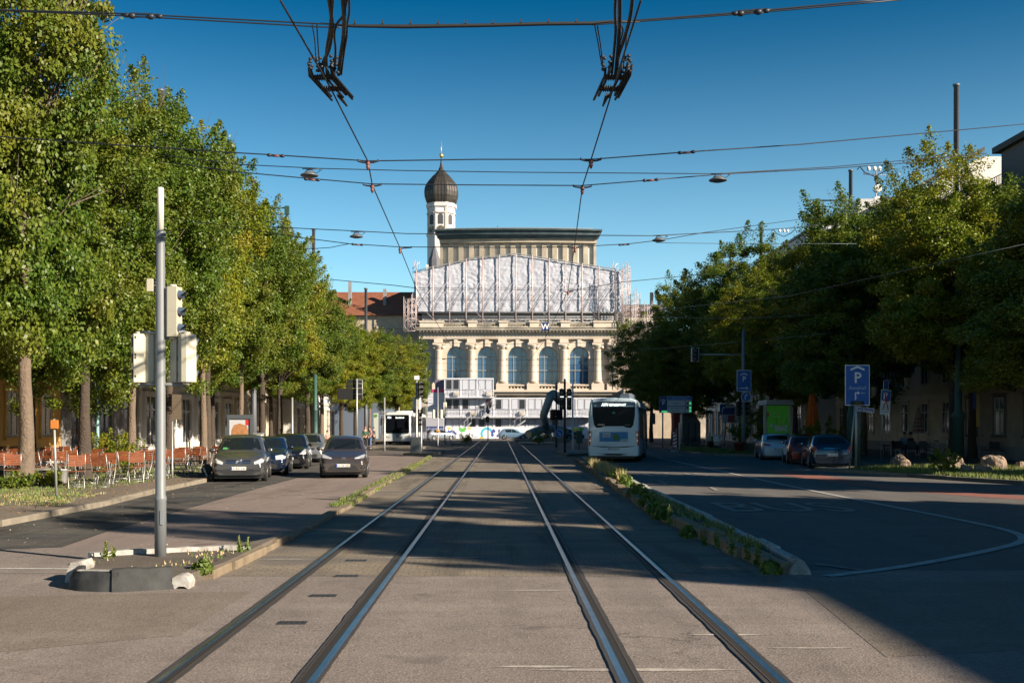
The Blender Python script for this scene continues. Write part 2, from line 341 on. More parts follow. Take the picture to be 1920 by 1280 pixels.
# far islands of the junction
for nm, pts in (('traffic_island', [(-5.9, 66.5), (-4.1, 65.5), (-3.7, 72), (-5.2, 72)]), ('traffic_island', [(-12.5, 86), (-6.0, 85), (-6.0, 88), (-12.5, 89)]), ('traffic_island', [(3.9, 64), (9.5, 74), (9.0, 77), (3.9, 76)]), ('traffic_island', [(-4.5, 104), (-2.9, 103), (-2.9, 113), (-4.5, 113)]), ('traffic_island', [(1.9, 103), (5.5, 103), (5.5, 115), (1.9, 115)])):
    mb = MB(); mb.prism(pts, -0.01, 0.14); struct(mb, nm, M_KERB)

# rails
RX = [-2.40, -1.325, 0.875, 1.98]
names = ['outer rail of the left tram track', 'inner rail of the left tram track', 'inner rail of the right tram track', 'outer rail of the right tram track']
for i, x in enumerate(RX):
    s = 1 if i in (0, 2) else -1                     # groove lies towards the middle of its track
    mb = MB()
    def strip(u0, u1, z, mi, jag=0.0):
        ys = [4+0.12*k for k in range(150)]+[22+.5*k for k in range(106)]+[75+5*k for k in range(13)]
        a = [(x+s*(u0-(jag*abs(noise.noise((y*1.3, i, 1)))+jag*0.8*abs(noise.noise((y*6, i, 2))) if y < 24 else 0)), y, z) for y in ys]
        b = [(x+s*(u1+(jag*abs(noise.noise((y*1.1, i, 3)))+jag*0.8*abs(noise.noise((y*7, i, 4))) if y < 24 else 0)), y, z) for y in ys]
        mb.add(a+b, [(k, k+1, len(ys)+k+1, len(ys)+k) for k in range(len(ys)-1)], mi)
    strip(-0.06, 0.125, 0.0122, 1, 0.016)
    strip(0.026, 0.082, 0.0145, 2); strip(0.081, 0.092, 0.0165, 3)
    mb.prism_y([(x+s*-0.032, 0.0), (x+s*-0.032, 0.013), (x+s*-0.02, 0.018), (x+s*0.02, 0.018), (x+s*0.03, 0.012), (x+s*0.03, 0.0)], 4, 135, 0)
    tag(mb.build('tram_rail', [M_STEEL, M_TAR, M_GROOVE, M_RUST]), 'steel grooved '+names[i]+' with ragged tar edges', 'rail', 'tram rails set in the road')

# drain grates between the left rails
for px, py, w in ((548, 1168, 0.26), (606, 1117, 0.28), (650, 1080, 0.28), (668, 1051, 0.28)):
    p = G(px, py); mb = MB()
    mb.box(p.x-w/2, p.x+w/2, p.y-0.07, p.y+0.07, 0.002, 0.0105, 0)
    for k in range(5): mb.box(p.x-w/2+0.02+k*w/5.2, p.x-w/2+0.02+k*w/5.2+w/13, p.y-0.055, p.y+0.055, 0.0107, 0.0118, 1)
    tag(mb.build('drain_grate', [mat('cast_iron', (0.06, 0.06, 0.062), 0.55, 0.5), M_GROOVE]), 'small dark iron drain grate in the road at pixel row %s of the left track' % {1168: 'nearest', 1117: 'second', 1080: 'third', 1051: 'farthest'}[py] if False else {1168: 'small dark iron drain grate, the nearest one between the left rails', 1117: 'dark iron drain grate just past the nearest one between the left rails', 1080: 'worn drain grate at the near edge of the cobbles between the left rails', 1051: 'farthest drain grate, set among the cobbles between the left rails'}[py], 'drain')

# markings
def mark(name, polys, m=None, z=0.0125, lab=None):
    mb = MB()
    for q in polys: mb.add([(x, y, z) for x, y in q], [tuple(range(len(q)))])
    return struct(mb, name, m or M_WHITEP)
def line(pts, w):
    out = []
    for a, b in zip(pts[:-1], pts[1:]):
        a = Vector(a); b = Vector(b); d = (b-a).normalized(); q = Vector((-d.y, d.x))*w/2
        out.append([tuple(a-q), tuple(b-q), tuple(b+q), tuple(a+q)])
    return out
def ribbon(name, pts, w, m, z=0.0125):
    mb = MB(); vs = []; k = len(pts)
    for i, p in enumerate(pts):
        a = Vector(pts[max(i-1, 0)]); b = Vector(pts[min(i+1, k-1)]); d = (b-a).normalized(); q = Vector((-d.y, d.x))*w/2; p = Vector(p)
        vs += [(p.x-q.x, p.y-q.y, z), (p.x+q.x, p.y+q.y, z)]
    mb.add(vs, [(2*i, 2*i+2, 2*i+3, 2*i+1) for i in range(k-1)]); return struct(mb, name, m)
cv = [(8.9, 62), (8.75, 45), (8.6, 31.5), (8.7, 24), (8.78, 20.6), (8.75, 19.0), (8.55, 17.9), (8.1, 16.9), (7.2, 15.9), (6.2, 14.9), (5.0, 13.8), (3.9, 13.05)]
def smoothc(pts, it=2):
    for _ in range(it):
        q = [pts[0]]
        for a, b in zip(pts[:-1], pts[1:]): q += [(a[0]*.75+b[0]*.25, a[1]*.75+b[1]*.25), (a[0]*.25+b[0]*.75, a[1]*.25+b[1]*.75)]
        pts = q+[pts[-1]]
    return pts
M_LINE = mat('lane_paint', (0.48, 0.48, 0.45), 0.75, var=0.5, vs=5)
ribbon('lane_marking', smoothc(cv), 0.16, M_LINE)
vs, fs, w = text_geo('BUS', 1.0)
mb = MB(); mb.add([(4.75+p[0]*2.85/w, 22.9+p[1]*3.9, 0.0125) for p in vs], fs); struct(mb, 'bus_lane_marking', M_WORN)
mb = MB(); mb.add([(5.2+p[0]*2.6/w, 38.4+p[1]*4.6, 0.0125) for p in vs], fs); struct(mb, 'bus_lane_marking', M_WORN)
mark('lane_marking', line([(6.0, 30.3), (6.15, 32)], 0.12)+line([(5.1, 33.5), (5.2, 36)], 0.12)+line([(6.4, 13.2), (7.1, 12.5)], 0.12)+line([(3.6, 15.3), (3.9, 14.6)], 0.1)+line([(4.1, 14.2), (4.5, 13.6)], 0.1), M_WORN)
mark('stop_line', line([(-13, 14.05), (-5.35, 13.75)], 0.10), M_WHITEP, z=0.006)
mark('stop_line', line([(-13, 13.55), (-5.3, 13.35)], 0.05), M_WORN, z=0.006)
mark('crossing_marking', [[(-3.6, y), (3.8, y), (3.8, y+0.5), (-3.6, y+0.5)] for y in (84, 96, 116)], mat('pale_paint', (0.40, 0.37, 0.33), 0.8, var=0.3))
# pale scuffs across the setts: bits of worn paint
sc = []
for (px0, px1, py, t) in ((940, 1060, 1107, .03), (700, 910, 1045, .035), (1000, 1390, 1256, .04), (1290, 1440, 1190, .03), (930, 1090, 1250, .03), (480, 590, 1048, .03), (1440, 1600, 1215, .02)):
    a = G(px0, py); b = G(px1, py); n = 9; lo = []; hi = []
    for k in range(n+1):
        u = k/n; q = t*math.sin(math.pi*u)**0.6+0.004; xx = a.x+(b.x-a.x)*u; yy = a.y+(b.y-a.y)*u+0.02*noise.noise((k, py, 0)); lo.append((xx, yy-q)); hi.append((xx, yy+q))
    sc.append(lo+hi[::-1])
mark('worn_marking', sc, mat('scuffed_paint', (0.52, 0.48, 0.42), 0.85, var=0.8, vs=9, col2=(.19, .16, .145)), z=0.0062)
M_REDL = mat('red_lane', (0.27, 0.10, 0.075), 0.85, var=0.3, vs=4)
ribbon('cycle_lane', smoothc([(10.9, 44), (11.2, 34), (12.0, 29), (14.5, 25.5), (19, 23), (28, 21.5)]), 1.3, M_REDL, z=0.004)
# ---------------------------------------------------------------- street facades behind the trees
M_GLASSW = mat('window_glass', (0.035, 0.045, 0.055), 0.08, spec=0.9)
M_FRAMEW = mat('window_frame_white', (0.55, 0.54, 0.50), 0.6)
M_ROOFD = mat('roof_slate', (0.07, 0.065, 0.065), 0.8, var=0.3, vs=2)
_wm = {}
def win_mesh(w, h, key):
    if key in _wm: return _wm[key]
    a = MB()                                                             # surround, facing -y, centre bottom at origin
    t = 0.12
    a.box(-w/2-t, -w/2, -0.08, 0.0, -0.02, h+t); a.box(w/2, w/2+t, -0.08, 0, -0.02, h+t); a.box(-w/2, w/2, -0.08, 0, h, h+t); a.box(-w/2-t*1.6, w/2+t*1.6, -0.16, 0, -t-0.02, -0.02)
    a.box(-w/2-t*1.3, w/2+t*1.3, -0.14, 0, h+t+.003, h+t*1.9)
    b = MB(); b.box(-w/2+0.01, w/2-0.01, -0.02, -0.005, 0.0, h-0.01, 0)
    c = MB(); f = 0.05
    for x in (-w/2+f, 0, w/2-f): c.box(x-f*.8, x+f*.8, -0.045, -0.023, 0.0, h-0.01)
    for z in (0.03, h*0.66, h-0.06): c.box(-w/2+0.02, w/2-0.02, -0.044, -0.0235, z, z+0.06)
    _wm[key] = (a, b, c); return _wm[key]
def street_house(name, label, side, xf, z0, z1, h, base_mat, wall_mat, trim_mat, floors, bay, ground='shop', roof=True, depth=13, gh=4.2, win=(1.15, 1.9)):
    L = z1-z0
    # local frame: x runs along the facade, -y points to the street
    if side < 0: loc, rz = (xf, z0, 0), R(90)       # local x -> +Y, local -y -> +X
    else: loc, rz = (xf, z1, 0), R(-90)             # local x -> -Y, local -y -> -X
    t = thing(name, label, 'building', loc, rz)
    m = MB(); m.box(0.003, L-0.003, 0.003, depth, 0, h); m.build('wall', wall_mat, t)
    m = MB(); m.box(0, L, -0.35, 0.0, h-0.45, h-0.1); m.box(0, L, -0.22, 0.0, h-0.75, h-0.45); m.box(0, L, -0.12, 0, gh-0.15, gh+0.15); m.build('cornice', trim_mat, t)
    m = MB(); m.box(0, L, -0.10, 0, 0, 0.75); m.build('plinth', base_mat, t)
    if roof:
        m = MB(); m.prism_x([(-0.5, h-0.1), (-0.5, h+0.05), (depth*0.5, h+3.4), (depth+0.3, h+0.05), (depth+.3, h-0.1)], 0.0, L, 0); m.build('roof', M_ROOFD, t)
    nb = max(1, int(L/bay)); fh = (h-gh-0.9)/floors
    key = (win, name); first = None
    a, b, c = win_mesh(win[0], win[1], key)
    for k in range(nb):
        cx = (k+0.5)*L/nb
        for f in range(floors):
            z = gh+0.75+f*fh
            if first is None:
                first = a.build('window', trim_mat, t, (cx, 0, z)); b.build('pane', M_GLASSW, first); c.build('window_frame', M_FRAMEW, first)
            else: copy_tree(first, loc=(cx, 0, z), parent=t)
    gf = None
    for k in range(nb):
        cx = (k+0.5)*L/nb; w = bay*0.62
        if ground == 'shop':
            if gf is None:
                m = MB(); m.box(-w/2-.25, -w/2, -.17, 0, 0.02, gh-0.7); m.box(w/2, w/2+.25, -.17, 0, 0.02, gh-0.7); m.box(-w/2-.3, w/2+.3, -.22, 0, gh-.697, gh-.4)
                gf = m.build('shopfront', trim_mat, t, (cx, 0, 0))
                m = MB(); m.box(-w/2, w/2, -.03, 0, 0.55, gh-.7); m.build('pane', M_GLASSW, gf)
                m = MB(); m.box(-w/2, w/2, -.11, -.0, 0.03, .547); m.box(-.05, .05, -.07, -.032, .55, gh-.7); m.box(-w/2, w/2, -.065, -.032, gh-1.5, gh-1.42); m.build('window_frame', base_mat, gf)
            else: copy_tree(gf, loc=(cx, 0, 0), parent=t)
        else:
            if gf is None:
                gf = a.build('window', trim_mat, t, (cx, 0, 1.35)); b.build('pane', M_GLASSW, gf); c.build('window_frame', M_FRAMEW, gf)
            else: copy_tree(gf, loc=(cx, 0, 1.35), parent=t)
    return t
mY = mat('plaster_yellow', (0.62, 0.36, 0.10), 0.85, var=0.25, vs=1.2); mYt = mat('trim_grey', (0.30, 0.29, 0.28), 0.8, var=.2)
mG = mat('plaster_grey', (0.25, 0.25, 0.26), 0.85, var=0.3, vs=1); mGd = mat('shop_dark', (0.09, 0.09, 0.10), 0.5)
mC = mat('plaster_cream', (0.56, 0.50, 0.40), 0.85, var=0.25, vs=1.2); mCt = mat('trim_cream', (0.62, 0.57, 0.48), 0.8, var=.2)
mW = mat('plaster_white', (0.66, 0.64, 0.60), 0.85, var=0.2, vs=1.2); mB = mat('plaster_beige', (0.42, 0.35, 0.27), 0.85, var=0.3, vs=1.2)
LX = -20.5
street_house('corner_house', 'tall yellow plastered house behind the beer garden chairs at the left edge', -1, LX, 20, 51, 15.8, mW, mY, mY, 3, 3.3, ground='win')
street_house('town_house', 'grey rendered house with dark shopfronts just past the yellow house', -1, LX, 51.1, 62, 16.2, mGd, mG, mYt, 3, 3.4)
street_house('town_house', 'bright white house with pale ground floor pillars seen between the left tree trunks', -1, LX, 62.1, 80, 15.2, mW, mW, mW, 3, 3.2, depth=12)
street_house('town_house', 'cream house with shadowed shopfronts behind the advert billboard', -1, LX, 80.1, 103, 14.6, mCt, mC, mCt, 3, 3.6)
street_house('town_house', 'far pale house at the end of the left row, behind the pedestrians', -1, LX+1, 103.1, 128, 13.0, mC, mW, mCt, 3, 3.4)
street_house('low_building', 'flat dark blue-grey building behind the oncoming white bus', -1, -14.5, 132, 150, 6.0, mGd, mat('blue_grey_wall', (0.10, 0.13, 0.18), .7), mGd, 1, 4.0, roof=False, gh=3.4, depth=26)
RXF = 27.0
street_house('apartment_house', 'dark terraced house with rooftop railing at the upper right corner', 1, 25.6, 41, 61, 11.2, mG, mB, mat('trim_dark', (0.13, 0.12, 0.12), .8), 3, 3.3, roof=False, ground='win')
street_house('town_house', 'beige house with grey gutter behind the blue parking sign on the right', 1, RXF, 61.1, 88, 11.6, mG, mC, mCt, 4, 3.2, ground='win', gh=3.6)
street_house('town_house', 'white stepped house beyond the dark onion-shaped lamp on the right', 1, RXF-1.5, 88.1, 112, 12.0, mG, mW, mW, 4, 3.4, roof=False, ground='shop')
street_house('town_house', 'far right-hand house behind the traffic information board', 1, RXF-1, 112.1, 138, 12.5, mG, mW, mCt, 3, 3.4)
# off to the right of the camera: unseen houses added and gapped to band the street with shade
street_house('town_house', 'lower grey unseen house added right of the camera to cast shade', 1, 27, -0.7, 12.1, 13.0, mG, mG, mYt, 3, 3.4, ground='win', depth=5, roof=False)
street_house('town_house', 'narrow beige unseen house added on the right to cast shade between two gaps', 1, 27, 20.3, 24.6, 15.5, mG, mB, mYt, 4, 3.4, ground='win', depth=3, roof=False)
street_house('town_house', 'beige unseen house behind the camera on the right, sized for its shadow edge', 1, 27, -32, -1.9, 12.4, mG, mB, mYt, 3, 3.4, ground='win', roof=False, depth=6)
street_house('town_house', 'narrow grey unseen house added on the right to cast shade by the second gap', 1, 27, 30.0, 33.6, 13.0, mG, mB, mYt, 3, 3.4, ground='win', depth=3, roof=False)
# rooftop pieces that show above the right trees
t = thing('rooftop_terrace', 'dark rooftop storey with iron railing at the top right edge', 'building', (0, 0, 0))
m = MB(); m.box(25.3, 34, 51.5, 55.2, 11.21, 15.6); m.build('wall', mat('terrace_wall', (0.12, 0.11, 0.12), .8, var=.2), t)
m = MB(); m.box(25.0, 34.4, 51.2, 55.6, 15.6, 15.9); m.build('roof', M_ROOFD, t)
m = MB()
for k in range(28): m.tube([(25.5, 55.4+k*.2, 13.6), (25.5, 55.4+k*.2, 14.6)], 0.02, 4)
m.box(25.3, 34, 55.203, 61, 11.3, 13.6)
for z in (14.1, 14.6): m.tube([(25.5, 55.4, z), (25.5, 60.5, z)], 0.025, 4)
m.build('railing', mat('iron_dark', (0.03, 0.03, 0.035), .5, .5), t)
t = thing('stepped_roof_house', 'white setback penthouse floors with dark slanting roof above the right trees', 'building', (0, 0, 0))
m = MB(); m.box(25.7, 33, 93, 112, 12.02, 17.0); m.box(27.3, 34, 97, 112, 17.0, 19.0); m.box(29.5, 34, 99, 110, 19.0, 20.2); m.build('wall', mat('penthouse_white', (0.50, 0.50, 0.52), .8, var=.15), t)
m = MB(); m.box(25.5, 33.2, 92.6, 112.1, 17.003, 17.2); m.box(27.1, 34.2, 96.6, 112.1, 19.003, 19.2); m.build('parapet', mat('parapet_blue_grey', (0.16, 0.18, 0.22), .6), t)
m = MB(); m.prism_y([(27.6, 17.2), (34, 17.2), (34, 21.0), (32.0, 21.0)], 92.0, 96.0); m.build('roof', M_ROOFD, t)
t = thing('rooftop_antenna', 'mast with two white satellite dishes and an aerial on the right roof', 'antenna', P(1643, 395, 84))
m = MB(); m.tube([(0, 0, 0-1), (0, 0, 3.1)], 0.05, 6); m.build('mast', mat('galvanised', (0.35, 0.36, 0.37), .5, .6), t)
m = MB()
for k in range(6): m.tube([(-0.9+.35*k, -.2, 2.55+.03*k), (-.9+.35*k, .2, 2.95)], 0.02, 4)
m.tube([(-1, 0, 2.8), (1.1, 0, 2.72)], 0.025, 4); m.build('aerial', MATS['galvanised'], t)
for z, r in ((1.7, .33), (0.65, .45)):
    m = MB(); m.lathe([(0.02, .12), (r*.6, .05), (r, 0), (r, -.03), (.02, -.02)], 14, T=Matrix.Translation((0.08, -.1, z)) @ Matrix.Rotation(R(82), 4, 'X')); m.build('dish', mat('dish_white', (.7, .7, .7), .5), t)
t = thing('gabled_house', 'gabled roof edge with a gutter rising behind the right trees', 'building', (0, 0, 0)); m = MB(); m.prism_y([(28.2, 12), (38, 12), (38, 20.5), (33.5, 20.5), (28.2, 17.6)], 76, 90); m.build('wall', mW, t); m = MB(); m.prism_y([(27.8, 17.5), (33.5, 20.8), (33.5, 21.1), (27.8, 17.8)], 75.6, 90); m.build('roof', M_ROOFD, t)
m = MB(); m.box(26.2, 28.4, 80, 84, 13.4, 18.4); tag(m.build('lift_housing', MATS['penthouse_white']), 'pale box-shaped roof housing next to the satellite dishes', 'building')
t = thing('orange_roofed_house', 'long low house with an orange tiled roof left of the theatre', 'building', (0, 0, 0))
m = MB(); m.box(-40, -12.5, 170, 190, 0, 19.0); m.build('wall', mB, t)
m = MB(); m.prism_x([(169.2, 18.9), (170, 19.0), (176, 23.3), (190, 19)], -40.5, -12.3); m.build('roof', mat('roof_orange', (0.24, 0.085, 0.045), .85, var=.35, vs=1.5), t)
for x in (-31, -24, -18.5):
    m = MB(); m.box(x, x+.5, 172.5, 173.2, 20.5, 24.6 if x < -20 else 23.4); m.build('chimney', mG, t)

# ---------------------------------------------------------------- theatre
TZ = 165.0; S = TZ/F
def tx(px): return (px-CX)*S
def tz(py): return H+(CY-py)*S
M_ST = mat('theatre_stone', (0.45, 0.415, 0.365), 0.85, var=0.35, vs=0.5, bump=0.4, bs=6, col2=(0.34, 0.28, 0.22), bd=.05)
M_STL = mat('theatre_stone_light', (0.51, 0.475, 0.425), 0.85, var=0.3, vs=0.8, col2=(0.52, 0.42, 0.32))
M_STD = mat('theatre_stone_weathered', (0.44, 0.39, 0.32), 0.9, var=0.5, vs=0.7, col2=(0.16, 0.15, 0.13))
M_TG = mat('theatre_glass', (0.03, 0.08, 0.17), 0.05, spec=1.0)
M_TF = mat('theatre_window_bars', (0.25, 0.27, 0.28), 0.5)
th = thing('theatre', 'sandstone theatre with five arched windows and half columns, closing the street', 'building', (0, TZ, 0))
wc = [855, 913, 970.5, 1028, 1086]; ww = 35*S; zs = tz(668); zb = tz(720); ztop = tz(640); r_ = ww/2
edges = [tx(822)]+[tx((wc[i]+wc[i+1])/2) for i in range(4)]+[tx(1115)]
m = MB()
for i, c in enumerate(wc):
    cx = tx(c); a, b = edges[i], edges[i+1]; n = 14
    m.quad((a, 0, zb-1.2), (cx-r_, 0, zb-1.2), (cx-r_, 0, zs), (a, 0, zs)); m.quad((cx+r_, 0, zb-1.2), (b, 0, zb-1.2), (b, 0, zs), (cx+r_, 0, zs))
    m.quad((cx-r_, 0, zb-1.2), (cx+r_, 0, zb-1.2), (cx+r_, 0, zb), (cx-r_, 0, zb))
    arc = [(cx-r_*math.cos(math.pi*k/n), zs+r_*math.sin(math.pi*k/n)) for k in range(n+1)]
    for k in range(n):
        (x0, z0_), (x1, z1_) = arc[k], arc[k+1]
        u0 = a+(b-a)*k/n; u1 = a+(b-a)*(k+1)/n
        if k == 0: u0 = a
        m.quad((x0, 0, z0_), (x1, 0, z1_), (u1, 0, ztop), (u0, 0, ztop))
        m.quad((x0, 0, z0_), (x0, .7, z0_), (x1, .7, z1_), (x1, 0, z1_))
    m.add([(a, 0, zs), (cx-r_, 0, zs), (a, 0, ztop)], [(0, 1, 2)]); m.add([(b, 0, zs), (cx+r_, 0, zs), (b, 0, ztop)], [(0, 2, 1)])
    m.quad((cx-r_, 0, zb), (cx-r_, .7, zb), (cx-r_, .7, zs), (cx-r_, 0, zs)); m.quad((cx+r_, 0, zb), (cx+r_, .7, zb), (cx+r_, .7, zs), (cx+r_, 0, zs))
xl, xr = tx(786), tx(1168)
for a, b in ((xl, edges[0]), (edges[-1], xr)): m.quad((a, 0, zb-1.2), (b, 0, zb-1.2), (b, 0, ztop), (a, 0, ztop))
m.box(xl, xr, 0.0, 1.2, ztop, tz(608)); m.box(xl, xr, 0, 1.2, 0, zb-1.2)
m.box(xl, xr, 1.3, 30, 0, tz(608)-.05); m.box(tx(1166.5), xr, .01, 1.3, zb-1.1, ztop); m.box(xl, tx(787), .01, 1.3, zb-1.1, ztop)
m.build('wall', M_ST, th)
for i, c in enumerate(wc):                                                   # archivolts, windows
    cx = tx(c); n = 18; ro, ri = r_+0.95, r_+.08; mm = MB(); vs = []
    for k in range(n+1):
        ca, sa = math.cos(math.pi*k/n), math.sin(math.pi*k/n)
        vs += [(cx-ri*ca, -.02, zs+ri*sa), (cx-ri*ca, -.3, zs+ri*sa), (cx-ro*ca, -.3, zs+ro*sa), (cx-ro*ca, -.02, zs+ro*sa)]
    mm.add(vs, [(4*k+j, 4*k+(j+1) % 4, 4*k+4+(j+1) % 4, 4*k+4+j) for k in range(n) for j in range(4)])
    mm.box(cx-.28, cx+.28, -.5, -.02, zs+ri, zs+ro+.25)
    for s in (-1, 1): mm.box(cx+s*(r_+.5)-.5, cx+s*(r_+.5)+.5, -.34, -.01, zs-.35, zs); mm.box(cx+s*(r_+.42)-.34, cx+s*(r_+.42)+.34, -.16, -.01, zb, zs-.35)
    mm.build('arch_moulding', M_STL, th)
    n = 14; g_ = MB(); g_.add([(cx+r_, .55, zb), (cx-r_, .55, zb)][::-1]+[(cx+r_*math.cos(math.pi*k/n), .55, zs+r_*math.sin(math.pi*k/n)) for k in range(n+1)][0:], [tuple([0]+[1]+list(range(2, n+3)))])
    w_ = g_.build('window', M_TG, th)
    f_ = MB(); bw = .05
    for x in (-r_*.42, r_*.42): f_.box(cx+x-bw, cx+x+bw, .44, .53, zb, zs+r_*.9)
    for z in (zs-.05, (zb+zs)/2): f_.box(cx-r_, cx+r_, .45, .52, z-bw, z+bw)
    f_.box(cx-r_, cx+r_, .445, .535, zb, zb+.12); f_.build('window_frame', M_TF, w_)
for px in (822.5, 884, 942, 999.5, 1057, 1120, 1149):                        # engaged columns on pedestals
    cx = tx(px); m = MB()
    zc0, zc1 = tz(717), tz(647)
    m.box(cx-.95, cx+.95, -1.0, 0, tz(731), tz(719), bev=0); m.box(cx-.8, cx+.8, -.9, 0, tz(719), zc0)
    m.lathe([(.72, zc0), (.72, zc0+.18), (.6, zc0+.3), (.6, zc0+.5), (.55, zc0+2), (.5, zc1-.9), (.56, zc1-.8), (.5, zc1-.7)], 14, T=Matrix.Translation((cx, -.45, 0)))
    m.lathe([(.5, zc1-.7), (.55, zc1-.35), (.85, zc1-.1), (.85, zc1)], 8, T=Matrix.Translation((cx, -.45, 0)))
    for s in (-1, 1): m.ball((cx+s*.68, -.62, zc1-.35), (.27, .3, .27), 8, 5)
    m.box(cx-.85, cx+.85, -1.15, 0, zc1, zc1+.3); m.box(cx-.65, cx+.65, -1.0, 0, zc1+.3, tz(636))
    m.build('column', M_STL, th)
m = MB(); z1 = tz(636)
m.box(xl, xr, -.6, 0, z1, z1+.55); m.box(xl, xr, -.5, 0, z1+.55, z1+1.0); m.build('architrave', M_ST, th)
m = MB(); m.box(xl-.1, xr+.1, -1.0, 0, z1+1.0, z1+1.25); m.box(xl-.3, xr+.3, -1.5, 0, z1+1.25, z1+1.6)
for k in range(60): x = xl+(xr-xl)*(k+.5)/60; m.box(x-.13, x+.13, -1.35, -1.0, z1+1.02, z1+1.22)
m.box(xl-.4, xr+.4, -1.6, 0, z1+1.603, z1+1.72); m.build('cornice', M_STD, th)
zb0, zb1 = z1+1.73, tz(606)
def balus(cx0, cx1, z0, z1, y, r=.13):
    m = MB(); n = int((cx1-cx0)/.46)
    m.box(cx0, cx1, y-.28, y+.28, z0, z0+.2); m.box(cx0, cx1, y-.28, y+.28, z1-.2, z1)
    for k in range(n):
        x = cx0+(k+.5)*(cx1-cx0)/n; hh = z1-z0-.4
        m.lathe([(r*.6, z0+.2), (r*1.15, z0+.2+hh*.3), (r*.45, z0+.2+hh*.75), (r*.8, z1-.2)], 6, c=(x, y))
    return m
for a, b in ((832, 878), (894, 936), (952, 993), (1010, 1051), (1068, 1112)): balus(tx(a), tx(b), zb0, zb1, -.6).build('balustrade', M_STD, th)
for a, b in ((788, 832), (878, 894), (936, 952), (993, 1010), (1051, 1068), (1112, 1158)):
    m = MB(); m.box(tx(a)+.003, tx(b)-.003, -1.05, .2, zb0, zb1+.05); m.box(tx(a)-.1, tx(b)+.1, -1.2, .3, zb1+.053, zb1+.28); m.build('parapet_pier', M_STL, th)
for i in range(5): balus(tx(wc[i])-1.75, tx(wc[i])+1.75, tz(731), tz(721), -.45).build('balustrade', M_STL, th)
m = MB(); m.box(xl, xr, -1.3, 0, tz(735), tz(731)-.01); m.box(xl, xr, -.9, 0, tz(740), tz(735))
m.build('string_course', M_STL, th)
m = MB()
for c in wc+[823, 1136]:
    cx = tx(c); m.box(cx-1.5, cx+1.5, -.4, 0, tz(755), tz(752)); m.add([(cx-1.7, -.6, tz(752)), (cx+1.7, -.6, tz(752)), (cx, -.6, tz(746)), (cx-1.7, 0, tz(752)), (cx+1.7, 0, tz(752)), (cx, 0, tz(746))], [(0, 1, 2), (0, 2, 5, 3), (1, 4, 5, 2), (0, 3, 4, 1)])
for k in range(9): z = 1.0+k*.62; m.box(xl, xr, -.18, 0, z, z+.55)
m.build('lower_storey', M_ST, th)
# stage house behind
SZ = 190.0; s2 = SZ/F
def ux(px): return (px-CX)*s2
def uz(py): return H+(CY-py)*s2
t = thing('stage_tower', 'pale boxy stage tower with vertical ribs and dark copper cornice above the tarpaulin', 'building', (0, SZ, 0))
xa, xb = ux(826), ux(1117)
def bow(x): u = (x-(xa+xb)/2)/((xb-xa)/2); return -1.0*(1-u*u)
def bowbox(m, x0, x1, dy, th_, z0, z1, n=1, mi=0):
    for k in range(n):
        p, q = x0+(x1-x0)*k/n, x0+(x1-x0)*(k+1)/n
        vs = [(p, bow(p)+dy, z0), (q, bow(q)+dy, z0), (q, bow(q)+dy+th_, z0), (p, bow(p)+dy+th_, z0)]; vs += [(v[0], v[1], z1) for v in vs]
        m.add(vs, [(0, 3, 2, 1), (4, 5, 6, 7), (0, 1, 5, 4), (2, 3, 7, 6)]+([(3, 0, 4, 7)] if k == 0 else [])+([(1, 2, 6, 5)] if k == n-1 else []), mi)
m = MB(); bowbox(m, xa, xb, 0, 20, 10, uz(452), 24); m.build('wall', mat('stage_wall', (0.58, 0.55, 0.50), .85, var=.2, vs=.7), t)
m = MB(); nr = 15
for k in range(nr+1):
    x = xa+(xb-xa)*k/nr; bowbox(m, max(x-.42, xa-.05), min(x+.42, xb+.05), -.55, .55, 10, uz(458))
m.build('ribs', mat('stage_ribs', (0.40, 0.35, 0.27), .85, var=.4, vs=.5, col2=(.24, .21, .17)), t)
m = MB(); bowbox(m, xa-.1, xb+.1, -1.1, 1.2, uz(458)+.003, uz(451), 24); m.build('lintel', MATS['stage_ribs'], t)
m = MB()
bowbox(m, xa-.3, xb+.3, -1.8, 3, uz(449), uz(445), 24); bowbox(m, xa-.6, xb+.6, -2.3, 3.8, uz(445), uz(438), 24); bowbox(m, xa-.9, xb+.9, -2.8, 4.8, uz(438), uz(435), 24)
bowbox(m, xa-.2, xb+.2, -1.6, 2, uz(451)+.002, uz(449), 24); m.build('cornice', mat('copper_dark', (0.05, 0.09, 0.10), .6, .3, var=.6, vs=.8, col2=(.02, .03, .04)), t)
m = MB(); bowbox(m, xa+1, xb-.6, -1.2, 20, uz(435), uz(430.5), 24); m.build('roof', mat('roof_pale_blue', (0.22, 0.27, 0.31), .5, .3), t)
m = MB(); m.box(ux(930), ux(1003), -.5, 5, uz(430.5), uz(428)); m.tube([(ux(933), 0, uz(429)), (ux(933), 0, uz(423))], .05); m.build('roof_hatch', MATS['iron_dark'], t)
m = MB(); m.box(xa-12, xb+14, 22, 40, 0, uz(600)); m.build('rear_wing', M_ST, t)

